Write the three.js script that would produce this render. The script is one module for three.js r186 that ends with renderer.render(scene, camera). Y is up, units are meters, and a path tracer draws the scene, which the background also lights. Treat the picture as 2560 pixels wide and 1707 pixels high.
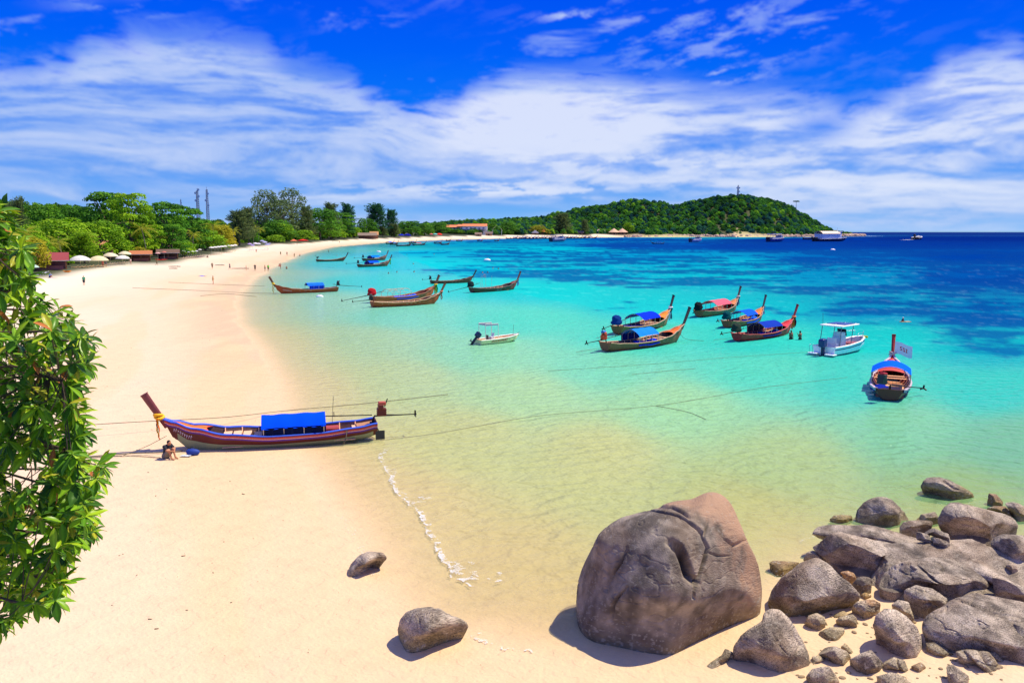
import * as THREE from 'three';
import { mergeGeometries, mergeVertices, toCreasedNormals } from 'three/addons/utils/BufferGeometryUtils.js';
import { RoundedBoxGeometry } from 'three/addons/geometries/RoundedBoxGeometry.js';

// ---------------------------------------------------------------- camera, exposure
const V = (x, y, z) => new THREE.Vector3(x, y, z);
const EYE = 11, F = 2011, CX = 1280, CY = 853.5, PITCH = Math.atan((CY - 579.5) / F);
const scene = new THREE.Scene();
const camera = new THREE.PerspectiveCamera(46, 1024 / 682, 0.1, 60000);
camera.position.set(0, EYE, 0);
camera.rotation.x = -PITCH;
const renderer = new THREE.WebGLRenderer({ antialias: true });
renderer.setSize(1024, 682);
renderer.toneMapping = THREE.LinearToneMapping;
renderer.toneMappingExposure = 1.13;
renderer.shadowMap.enabled = true;

// ---------------------------------------------------------------- small maths
const clamp = (x, a = 0, b = 1) => Math.min(b, Math.max(a, x));
const lerp = (a, b, t) => a + (b - a) * t;
const sstep = (a, b, x) => { const t = clamp((x - a) / (b - a)); return t * t * (3 - 2 * t); };
const lin = (v) => { v /= 255; return v <= 0.04045 ? v / 12.92 : ((v + 0.055) / 1.055) ** 2.4; };
const rgb = (r, g, b, k = 1) => [lin(r) * k, lin(g) * k, lin(b) * k];
const mix3 = (a, b, t) => [lerp(a[0], b[0], t), lerp(a[1], b[1], t), lerp(a[2], b[2], t)];
function rng(seed) { let s = seed >>> 0; return () => { s = (s + 0x6d2b79f5) | 0; let t = Math.imul(s ^ (s >>> 15), 1 | s); t = (t + Math.imul(t ^ (t >>> 7), 61 | t)) ^ t; return ((t ^ (t >>> 14)) >>> 0) / 4294967296; }; }
function table(pts, x) { if (x <= pts[0][0]) return pts[0][1]; for (let i = 1; i < pts.length; i++) if (x <= pts[i][0]) { const a = pts[i - 1], b = pts[i], t = (x - a[0]) / (b[0] - a[0]); return lerp(a[1], b[1], t * t * (3 - 2 * t)); } return pts[pts.length - 1][1]; }
const PERM = new Uint8Array(512); { const r = rng(77), p = [...Array(256).keys()]; for (let i = 255; i > 0; i--) { const j = Math.floor(r() * (i + 1)); [p[i], p[j]] = [p[j], p[i]]; } for (let i = 0; i < 512; i++) PERM[i] = p[i & 255]; }
const h2 = (x, y) => PERM[PERM[x & 255] + (y & 255)] / 255, h3 = (x, y, z) => PERM[PERM[PERM[x & 255] + (y & 255)] + (z & 255)] / 255;
function n2(x, y) { const xi = Math.floor(x), yi = Math.floor(y); let u = x - xi, v = y - yi; u = u * u * (3 - 2 * u); v = v * v * (3 - 2 * v); return lerp(lerp(h2(xi, yi), h2(xi + 1, yi), u), lerp(h2(xi, yi + 1), h2(xi + 1, yi + 1), u), v); }
function n3(x, y, z) { const xi = Math.floor(x), yi = Math.floor(y), zi = Math.floor(z); let u = x - xi, v = y - yi, w = z - zi; u = u * u * (3 - 2 * u); v = v * v * (3 - 2 * v); w = w * w * (3 - 2 * w);
  return lerp(lerp(lerp(h3(xi, yi, zi), h3(xi + 1, yi, zi), u), lerp(h3(xi, yi + 1, zi), h3(xi + 1, yi + 1, zi), u), v), lerp(lerp(h3(xi, yi, zi + 1), h3(xi + 1, yi, zi + 1), u), lerp(h3(xi, yi + 1, zi + 1), h3(xi + 1, yi + 1, zi + 1), u), v), w); }
function fbm2(x, y, o = 5, g = 0.5) { let a = 1, s = 0, t = 0; for (let i = 0; i < o; i++) { s += a * n2(x, y); t += a; a *= g; x = x * 2.03 + 17.1; y = y * 2.03 + 9.7; } return s / t; }
function fbm3(x, y, z, o = 4) { let a = 1, s = 0, t = 0; for (let i = 0; i < o; i++) { s += a * n3(x, y, z); t += a; a *= 0.5; x = x * 2.03 + 17.1; y = y * 2.03 + 9.7; z = z * 2.03 + 3.3; } return s / t; }

// ---------------------------------------------------------------- sky (computed, with air and clouds) and sun
const SUN = V(0.46, 0.82, -0.18).normalize();
{
  const W = 4096, H = 2048, data = new Float32Array(W * H * 4);
  const P = (px, py) => [Math.atan((px - CX) / F) * 57.2958, Math.atan((CY - py) / F) * 57.2958 - PITCH * 57.2958];
  const T = [[-300, 250], [0, 228], [90, 236], [190, 205], [270, 150], [400, 118], [560, 112], [660, 128], [760, 170], [880, 195], [950, 245], [1030, 278], [1120, 262], [1220, 205], [1300, 176], [1500, 186], [1640, 208], [1750, 232], [1900, 244], [2020, 268], [2090, 300], [2160, 285], [2260, 252], [2340, 196], [2420, 180], [2480, 178], [2560, 214], [2800, 240]].map(([x, y]) => P(x, y));
  const base = [[-5, rgb(150, 195, 250)], [0, rgb(150, 200, 250)], [1.5, rgb(110, 176, 246)], [4, rgb(56, 146, 247)], [8, rgb(8, 118, 249)], [12, rgb(0, 97, 248)], [16, rgb(0, 80, 242)], [30, rgb(0, 60, 215)], [90, rgb(0, 46, 180)]];
  const baseAt = (el) => { for (let i = 1; i < base.length; i++) if (el <= base[i][0]) return mix3(base[i - 1][1], base[i][1], (el - base[i - 1][0]) / (base[i][0] - base[i - 1][0])); return base[base.length - 1][1]; };
  const bump = (az, el, ca, ce, sa, se) => Math.exp(-(((az - ca) / sa) ** 2) - (((el - ce) / se) ** 2));
  for (let row = H / 2 - 40; row < H; row++) {
    const el = ((row + 0.5) / H - 0.5) * 180, b = baseAt(Math.max(el, -5));
    for (let col = 0; col < W; col++) {
      let az = ((col + 0.5) / W - 0.5) * 360 + 90; if (az > 180) az -= 360;       // 0 towards -z, positive towards +x
      const y = Math.max(el, 0), seam = az + 40, wrap = sstep(150, 180, Math.abs(az));
      const wx = fbm2(az * 0.06 + 31, y * 0.22, 3) - 0.5, wy = fbm2(az * 0.09 + 5, y * 0.3 + 40, 3) - 0.5;
      const u = az + wx * 9, v = y + wy * 2.2;
      const streak = fbm2(u * 0.085 + 7, v * 0.85 + u * 0.012, 6, 0.56);           // long flat bands
      const fine = fbm2(u * 0.5 + 90, v * 2.1 + 11, 6, 0.6);
      const inF = sstep(46, 36, Math.abs(az));
      const edge = lerp(7 + 9 * (fbm2(az * 0.05 + 60, 3.3, 3) - 0.35), table(T, az), inF);
      let d = sstep(edge + 0.9, edge - 1.3, y + (fine - 0.5) * 2.6 + (streak - 0.5) * 2.2);
      // thinner and bluer on the left and low down, full in the middle and on the right
      const core = Math.min(1, 1.15 * bump(az, y, 3.5, 7.4, 11, 2.6) + 0.95 * bump(az, y, 27, 7.4, 10, 3.4) + 0.55 * bump(az, y, 20, 3.4, 18, 2) + 0.62 * bump(az, y, -31, 9.2, 5, 0.9) + 0.5 * bump(az, y, -3, 8, 9, 1.4) + 0.85 * bump(az, y, -2, 2.9, 12, 0.5) * sstep(0.34, 0.5, fine) + 0.4 * bump(az, y, -21, 11, 6, 1));
      let white = clamp(core * 0.8 + (streak - 0.5) * 1.4 + (fine - 0.5) * 0.7 + 0.2 - 0.08 * sstep(2, -10, az));
      const soft = sstep(2, -10, az) * inF;
      let dens = d * clamp(0.62 + 0.5 * core + 0.16 * soft + (streak - 0.46) * lerp(2.4, 1.3, soft) + (fine - 0.5) * lerp(0.6, 0.3, soft));
      const gap = bump(az, y, -4, 1.55, 11, 0.55) + 0.75 * bump(az, y, 10, 2.6, 5, 0.45) + 0.55 * bump(az, y, -26, 3.2, 12, 0.5) + 0.5 * bump(az, y, 7, 4.6, 12, 0.7) * sstep(0.62, 0.42, fine) + 0.8 * bump(az, y, 20.5, 6.7, 1.8, 0.9);
      dens *= 1 - clamp(gap * 0.9); dens *= clamp(0.86 + (fine - 0.5) * 0.9 + (streak - 0.5) * 0.7, 0.36, 0.86);
      dens *= lerp(0.75, 1, sstep(0.1, 0.9, y));
      // loose wisps high up
      const wisp = sstep(lerp(0.53, 0.36, sstep(17, 30, y)), lerp(0.78, 0.66, sstep(17, 30, y)), fbm2(u * 0.36 + 3, v * 1.15 - u * 0.1 + 55, 6, 0.6)) * lerp(sstep(0.48, 0.66, fbm2(az * 0.07 + 12, y * 0.12 + 7, 3)), 1, sstep(17, 30, y)) * sstep(9, 11, y) * lerp(0.45, 0.8, sstep(17, 30, y));
      const wr = sstep(0.5, 0.72, fbm2((az * 0.9 - y * 0.6) * 0.42 + 8, (y * 1.3 - az * 0.18) * 0.95 + 21, 6, 0.62)) * (0.5 * bump(az, y, 13, 13.2, 9, 3.4) + 0.7 * bump(az, y, -25, 13.5, 3, 0.6) + 0.8 * bump(az, y, 4, 14.3, 1.6, .35) + 0.7 * bump(az, y, 14, 10.2, 2.6, 0.45));
      dens = clamp(Math.max(dens, wisp, wr) * (1 - wrap * 0.0));
      white = clamp(white + wisp * 0.4 + wr * 0.2);
      const cloud = mix3(rgb(146, 182, 243), rgb(230, 237, 253), white);
      const c = mix3(b, cloud, dens), o = (row * W + col) * 4;
      data[o] = c[0] * 0.89; data[o + 1] = c[1] * 0.89; data[o + 2] = c[2] * 0.89; data[o + 3] = 1;
    }
  }
  for (let row = 0; row < H / 2 - 40; row++) for (let col = 0; col < W; col++) { const o = (row * W + col) * 4; data[o] = 0.12; data[o + 1] = 0.3; data[o + 2] = 0.42; data[o + 3] = 1; }
  const t = new THREE.DataTexture(data, W, H, THREE.RGBAFormat, THREE.FloatType);
  t.mapping = THREE.EquirectangularReflectionMapping; t.magFilter = t.minFilter = THREE.LinearFilter; t.needsUpdate = true;
  scene.background = t; scene.environment = t;
}
const sun = new THREE.DirectionalLight(new THREE.Color(1, 0.9, 0.68), 5);
sun.name = 'sun'; sun.position.copy(SUN.clone().multiplyScalar(400)); sun.target.position.set(0, 0, 0);
sun.castShadow = true; sun.shadow.mapSize.set(4096, 4096);
Object.assign(sun.shadow.camera, { left: -300, right: 300, top: 300, bottom: -300, near: 1, far: 1500 });
sun.position.add(V(0, 0, -150)); sun.target.position.set(0, 0, -150);
scene.add(sun, sun.target);

// ---------------------------------------------------------------- places: directions through the photograph's lens, used to find ground coordinates
const cosP = Math.cos(PITCH), sinP = Math.sin(PITCH);
function ray(px, py) { const dx = (px - CX) / F, dy = (CY - py) / F; return V(dx, dy * cosP - sinP, -dy * sinP - cosP); }
function G(px, py, y = 0) { const d = ray(px, py), t = (EYE - y) / -d.y; return V(d.x * t, y, d.z * t); }
function proj(x, y, z) { const yy = y - EYE, zc = -z * cosP - yy * sinP, up = yy * cosP - z * sinP * -1 * -1; return [CX + F * x / zc, CY - F * (yy * cosP - z * sinP) / zc, zc]; }

// ---------------------------------------------------------------- naming and building helpers
const used = {};
function numbered(name) { used[name] = (used[name] ?? -1) + 1; return used[name] ? name + '_' + String(used[name]).padStart(3, '0') : name; }
function shade(o) { o.traverse((m) => { if (m.isMesh) m.castShadow = m.receiveShadow = true; }); return o; }
function thing(name, label, category, pos = V(0, 0, 0), turn = 0, group) {
  const o = new THREE.Group(); o.name = numbered(name); o.position.copy(pos); o.rotation.y = turn;
  o.userData = { label, category }; if (group) o.userData.group = group; scene.add(o); return o;
}
function part(name, geo, mat, parent, label) { const m = new THREE.Mesh(geo, mat); m.name = name; m.castShadow = m.receiveShadow = true; if (label) m.userData.label = label; parent.add(m); return m; }
function single(name, geo, mat, label, category, group) { const m = new THREE.Mesh(geo, mat); m.name = numbered(name); m.castShadow = m.receiveShadow = true; m.userData = { label, category }; if (group) m.userData.group = group; scene.add(m); return m; }
function struct(name, geo, mat) { const m = new THREE.Mesh(geo, mat); m.name = numbered(name); m.castShadow = m.receiveShadow = true; m.userData = { kind: 'structure' }; scene.add(m); return m; }
function dup(o, label, pos, turn, group) { const c = o.clone(); c.name = numbered(o.name.replace(/_\d+$/, '')); c.userData = { ...o.userData, label }; if (group) c.userData.group = group; if (pos) c.position.copy(pos); if (turn !== undefined) c.rotation.y = turn; scene.add(c); return c; }
const plain = (g) => { const q = g.index ? g.toNonIndexed() : g.clone(); for (const k of Object.keys(q.attributes)) if (!['position', 'normal', 'uv'].includes(k)) q.deleteAttribute(k); if (!q.attributes.normal) q.computeVertexNormals(); if (!q.attributes.uv) q.setAttribute('uv', new THREE.BufferAttribute(new Float32Array(q.attributes.position.count * 2), 2)); return q; };
const join = (...gs) => mergeGeometries(gs.flat().map(plain));
const box = (w, h, d, x = 0, y = 0, z = 0, ry = 0, rz = 0, rx = 0) => { const g = new THREE.BoxGeometry(w, h, d); if (rx || ry || rz) g.applyMatrix4(new THREE.Matrix4().makeRotationFromEuler(new THREE.Euler(rx, ry, rz))); return g.translate(x, y, z); };
const rbox = (w, h, d, r, x = 0, y = 0, z = 0, ry = 0, rz = 0) => { const g = new RoundedBoxGeometry(w, h, d, 2, r); if (ry || rz) g.applyMatrix4(new THREE.Matrix4().makeRotationFromEuler(new THREE.Euler(0, ry, rz))); return g.translate(x, y, z); };
function rod(a, b, r0, r1 = r0, n = 8) { const d = b.clone().sub(a), g = new THREE.CylinderGeometry(r1, r0, d.length(), n); g.applyQuaternion(new THREE.Quaternion().setFromUnitVectors(V(0, 1, 0), d.clone().normalize())); return g.translate((a.x + b.x) / 2, (a.y + b.y) / 2, (a.z + b.z) / 2); }
function tube(pts, r, n = 24, m = 6) { return new THREE.TubeGeometry(new THREE.CatmullRomCurve3(pts), n, r, m, false); }
// surface through a grid of points: f(i/nu, j/nv) -> Vector3
function sheet(f, nu, nv, closeV = false) {
  const pos = [], uv = [], idx = [];
  for (let j = 0; j <= nv; j++) for (let i = 0; i <= nu; i++) { const p = f(i / nu, j / nv); pos.push(p.x, p.y, p.z); uv.push(i / nu, j / nv); }
  for (let j = 0; j < nv; j++) for (let i = 0; i < nu; i++) { const a = j * (nu + 1) + i, b = a + 1, c = a + nu + 1, d = c + 1; idx.push(a, b, d, a, d, c); }
  const g = new THREE.BufferGeometry(); g.setAttribute('position', new THREE.Float32BufferAttribute(pos, 3)); g.setAttribute('uv', new THREE.Float32BufferAttribute(uv, 2)); g.setIndex(idx); g.computeVertexNormals(); return g;
}
const matCache = {};
function paint(r, g, b, rough = 0.6, metal = 0, extra = {}) { const k = [r, g, b, rough, metal, JSON.stringify(Object.keys(extra))].join(); return matCache[k] ??= new THREE.MeshStandardMaterial({ color: new THREE.Color().setRGB(...rgb(r, g, b)), roughness: rough, metalness: metal, side: THREE.DoubleSide, ...extra }); }

const clothCache = {}; function cloth(r, g, b) { return clothCache[[r, g, b].join()] ??= new THREE.MeshPhysicalMaterial({ color: new THREE.Color().setRGB(...rgb(r, g, b)), roughness: 0.9, specularIntensity: 0.08, side: THREE.DoubleSide, bumpMap: TEX.sandBump, bumpScale: 0.01 }); }

// ---------------------------------------------------------------- textures
function grey(w, h, f, srgb = false, rep = true) { const d = new Uint8Array(w * h * 4); for (let y = 0; y < h; y++) for (let x = 0; x < w; x++) { const v = f(x / w, y / h), o = (y * w + x) * 4; if (v.length) { d[o] = clamp(v[0]) * 255; d[o + 1] = clamp(v[1]) * 255; d[o + 2] = clamp(v[2]) * 255; } else d[o] = d[o + 1] = d[o + 2] = clamp(v) * 255; d[o + 3] = 255; }
  const t = new THREE.DataTexture(d, w, h); t.magFilter = THREE.LinearFilter; t.minFilter = THREE.LinearMipmapLinearFilter; t.generateMipmaps = true; if (rep) t.wrapS = t.wrapT = THREE.RepeatWrapping; if (srgb) t.colorSpace = THREE.SRGBColorSpace; t.needsUpdate = true; return t; }
function tileNoise(x, y, f, o = 4) { const fx = (a, b) => { const A = fbmTile(a, b, f, o); return A; }; return fx(x, y); }
function fbmTile(x, y, f, o) { let a = 1, s = 0, t = 0, k = f; for (let i = 0; i < o; i++) { const X = x * k, Y = y * k, xi = Math.floor(X), yi = Math.floor(Y); let u = X - xi, v = Y - yi; u = u * u * (3 - 2 * u); v = v * v * (3 - 2 * v); const q = (p, r) => h2(((p % k) + k) % k + i * 31, ((r % k) + k) % k + i * 57); s += a * lerp(lerp(q(xi, yi), q(xi + 1, yi), u), lerp(q(xi, yi + 1), q(xi + 1, yi + 1), u), v); t += a; a *= 0.55; k *= 2; } return s / t; }
const TEX = {};
TEX.sandBump = grey(512, 512, (x, y) => 0.5 * fbmTile(x, y, 6, 6) + 0.25 * sstep(0.35, 0.6, fbmTile(x + 0.6, y + 0.2, 11, 2)) + 0.3 * fbmTile(x + 0.3, y, 48, 3));
TEX.sandTint = grey(512, 512, (x, y) => { const n = fbmTile(x, y, 5, 6), f = fbmTile(x, y + 0.4, 64, 2); const k = 0.92 + 0.14 * (n - 0.5) + 0.08 * (f - 0.5); return [k, k * 0.995, k * 0.985]; });
TEX.rockBump = grey(512, 512, (x, y) => 0.55 * fbmTile(x, y, 8, 6) + 0.45 * fbmTile(x, y, 90, 2));
TEX.rockTint = grey(512, 512, (x, y) => { const g = fbmTile(x, y, 100, 2), n = fbmTile(x, y, 9, 5); let k = 0.74 + 0.6 * (n - 0.5) + 1.15 * (g - 0.5); if (g > 0.72) k += 0.25; if (g < 0.27) k -= 0.2; return [k, k * 0.985, k * 0.97]; });
TEX.wood = grey(256, 256, (x, y) => { const g = fbmTile(x * 0.5, y, 4, 4), s = fbmTile(x, y, 64, 2); const k = 0.8 + 0.25 * (fbmTile(x + 0.2, y * 6 % 1, 8, 4) - 0.5) + 0.2 * (s - 0.5) + 0.15 * (g - 0.5); return k; });
TEX.water = grey(1024, 1024, (x, y) => { const w = fbmTile(x, y, 3, 2); const a = Math.sin((y * 14 + w * 2.6 + fbmTile(x, y, 6, 3) * 2.2) * Math.PI * 2), b = fbmTile(x, y, 18, 4), c = fbmTile(x + 0.5, y + 0.3, 44, 3); return 0.5 + 0.1 * a + 0.52 * (b - 0.5) + 0.34 * (c - 0.5); });
// ---------------------------------------------------------------- terrain: one height function for land, beach and sea bed
const shorePx = [[2560, 1400], [2440, 1395], [2330, 1400], [2150, 1425], [2030, 1470], [1950, 1525], [1880, 1562], [1760, 1605], [1600, 1650], [1440, 1650], [1300, 1640], [1180, 1606], [1075, 1596], [990, 1545], [930, 1460], [890, 1370], [840, 1290], [785, 1215], [748, 1160], [725, 1100], [706, 1030], [690, 965], [662, 905], [622, 850], [592, 800], [580, 760], [600, 722], [650, 682], [700, 655], [760, 632], [830, 617], [954, 606.5], [1117, 599.2], [1262, 595.8], [1400, 594], [1575, 592.6], [1720, 592.4], [1900, 592.2], [2060, 591.8], [2163, 590]];
const shore = [[600, -6], [90, -15], ...shorePx.map(([a, b]) => { const p = G(a, b); return [p.x, p.z]; }), [1040, -2500], [800, -3000], [100, -3700], [-3000, -4600], [-14000, -6000]];
const landRing = [...shore, [-14000, 3000], [600, 3000]];
function signedShore(x, z) {                                    // > 0 on land
  let best = 1e12, inside = false;
  for (let i = 0; i < shore.length - 1; i++) { const ax = shore[i][0], az = shore[i][1], bx = shore[i + 1][0] - ax, bz = shore[i + 1][1] - az, t = clamp(((x - ax) * bx + (z - az) * bz) / (bx * bx + bz * bz)), dx = x - ax - bx * t, dz = z - az - bz * t, d = dx * dx + dz * dz; if (d < best) best = d; }
  for (let i = 0, j = landRing.length - 1; i < landRing.length; j = i++) { const [xi, zi] = landRing[i], [xj, zj] = landRing[j]; if ((zi > z) !== (zj > z) && x < (xj - xi) * (z - zi) / (zj - zi) + xi) inside = !inside; }
  return Math.sqrt(best) * (inside ? 1 : -1);
}
const ridge = [[-600, 512], [0, 516], [200, 520], [400, 532], [520, 548], [700, 545], [900, 550], [1000, 554], [1200, 551], [1340, 546], [1400, 533], [1450, 521], [1500, 513], [1560, 504], [1590, 501], [1650, 511], [1682, 517], [1750, 504], [1800, 496], [1842, 491], [1900, 494], [1960, 500], [2000, 508], [2035, 520], [2065, 540], [2085, 558], [2105, 570], [2163, 580]];
const treeBase = [[-600, 48], [300, 46], [435, 38], [544, 40], [622, 47], [760, 43], [900, 51], [1000, 46], [1117, 57], [1226, 68], [1340, 76], [1550, 74], [1640, 40], [1690, 7], [2200, 6]];       // width of the open beach by direction
const frontD = [[0, 160], [60, 171], [114, 197], [201, 223], [294, 250], [435, 293], [544, 401], [622, 530], [758, 684], [899, 927], [981, 1030], [1117, 1292], [1226, 1474], [1340, 1580], [1440, 1650], [1550, 1720], [1660, 1770]];
function terrain(x, z) {
  const r = Math.hypot(x, z), wob = r < 400 ? (fbm2(x * 0.06, z * 0.06, 3) - 0.5) * Math.min(3, 0.3 + r * 0.012) : 0, sd = signedShore(x, z) + wob;
  if (sd < 0) { const d = -sd; return { sd, h: -(0.026 * Math.min(d, 20) + 0.022 * Math.max(0, Math.min(d, 140) - 20) + 0.03 * Math.max(0, Math.min(d, 500) - 140) + 0.004 * Math.max(0, d - 500)) }; }
  let h = 0.018 * Math.min(sd, 120) + sstep(6, 62, sd) * lerp(1.1, 3.6, sstep(350, 1300, r));
  if (r < 400) h += (fbm2(x * 0.9, z * 0.9, 3) - 0.5) * 0.05 * sstep(2, 10, sd);
  if (z < -80) {
    const px = CX + F * x / (-z * cosP), D = Math.min(r, lerp(800, 2050, sstep(900, 1300, px))), top = EYE + (579.5 - table(ridge, px)) * D / F - 7.5;
    h = Math.max(h, lerp(h, top, sstep(lerp(70, 6, sstep(1500, 1700, px)), lerp(420, 240, sstep(1500, 1700, px)), sd)));
    h += (fbm2(x * 0.02, z * 0.02, 4) - 0.5) * 8 * sstep(1450, 1700, px) * sstep(20, 90, sd);
  }
  return { sd, h };
}
const GH = (x, z) => terrain(x, z).h;
function GS(px, py) {                                           // where the ray through a pixel meets the ground
  const d = ray(px, py); let t = 8, prev = 8;
  for (let i = 0; i < 4000; i++) { const y = EYE + d.y * t; if (y < Math.max(GH(d.x * t, d.z * t), -0.02)) break; prev = t; t += Math.max(0.2, t * 0.004); if (t > 6000) break; }
  let a = prev, b = t; for (let i = 0; i < 24; i++) { const m = (a + b) / 2; if (EYE + d.y * m < Math.max(GH(d.x * m, d.z * m), -0.02)) b = m; else a = m; }
  return V(d.x * b, EYE + d.y * b, d.z * b);
}
function rings(r0, r1, k, floor) { const out = [r0]; let r = r0; while (r < r1) { r += Math.min(Math.max(floor, r * r / 8844 * k), r * 0.05); out.push(r); } return out; }
function azimuths(n, wide) { const out = []; for (let a = -wide; a < -37; a += 1.6) out.push(a); for (let i = 0; i <= n; i++) out.push(-37 + 74 * i / n); for (let a = 38.6; a <= wide; a += 1.6) out.push(a); return out.map((a) => a / 57.29578); }
{
  const R = rings(2, 12000, 1.6, 0.4), A = azimuths(430, 100), pos = [], uv = [], col = [], idx = [];
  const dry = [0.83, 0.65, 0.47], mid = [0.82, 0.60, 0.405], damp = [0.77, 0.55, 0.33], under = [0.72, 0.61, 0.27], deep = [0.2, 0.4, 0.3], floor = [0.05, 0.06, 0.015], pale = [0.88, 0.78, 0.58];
  for (const r of R) for (const a of A) {
    const x = Math.sin(a) * r, z = -Math.cos(a) * r, { sd, h } = terrain(x, z);
    pos.push(x, h, z); uv.push(x / 3, z / 3);
    let c;
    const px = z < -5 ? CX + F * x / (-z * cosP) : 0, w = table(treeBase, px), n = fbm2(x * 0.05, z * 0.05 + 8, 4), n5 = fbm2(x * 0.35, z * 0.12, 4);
    if (sd < 0) { c = mix3(mix3(damp, under, sstep(0, 9, -sd)), deep, sstep(40, 160, -sd)); const p = sstep(0.56, 0.7, n5) * 0.25; c = mix3(c, [0.36, 0.33, 0.2], p * sstep(3, 12, -sd)); }
    else { c = mix3(mix3(damp, mid, sstep(0.5, 9 + n * 6, sd)), dry, sstep(8, 26, sd + (n - 0.5) * 16)); c = mix3(c, pale, sstep(22, 40, sd + (n - 0.5) * 20) * (r > 90 ? 1 : 0.15)); c = mix3(c, [0.56, 0.42, 0.27], 0.55 * sstep(9, 1.5, sd + (n - 0.5) * 6) * sstep(0.35, 0.6, n5 + 0.08) * sstep(50, 90, r)); const band = sstep(0.5, 0.64, fbm2(x * 0.03 + z * 0.02, sd * 0.25, 4)) * 0.3 * sstep(30, 12, sd); c = mix3(c, [0.74, 0.52, 0.26], band); c = mix3(c, [0.6, 0.5, 0.4], sstep(0.6, 0.8, n5) * 0.12); }
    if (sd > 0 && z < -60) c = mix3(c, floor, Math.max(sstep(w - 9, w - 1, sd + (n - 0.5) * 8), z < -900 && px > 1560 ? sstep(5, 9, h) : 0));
    col.push(...c);
  }
  const n = A.length; for (let j = 0; j < R.length - 1; j++) for (let i = 0; i < n - 1; i++) { const a = j * n + i; idx.push(a, a + n, a + 1, a + 1, a + n, a + n + 1); }
  const g = new THREE.BufferGeometry(); g.setAttribute('position', new THREE.Float32BufferAttribute(pos, 3)); g.setAttribute('uv', new THREE.Float32BufferAttribute(uv, 2)); g.setAttribute('color', new THREE.Float32BufferAttribute(col, 3)); g.setIndex(idx); g.computeVertexNormals();
  struct('ground', g, new THREE.MeshStandardMaterial({ vertexColors: true, map: TEX.sandTint, bumpMap: TEX.sandBump, bumpScale: 0.045, roughness: 0.95 }));
}
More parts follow.
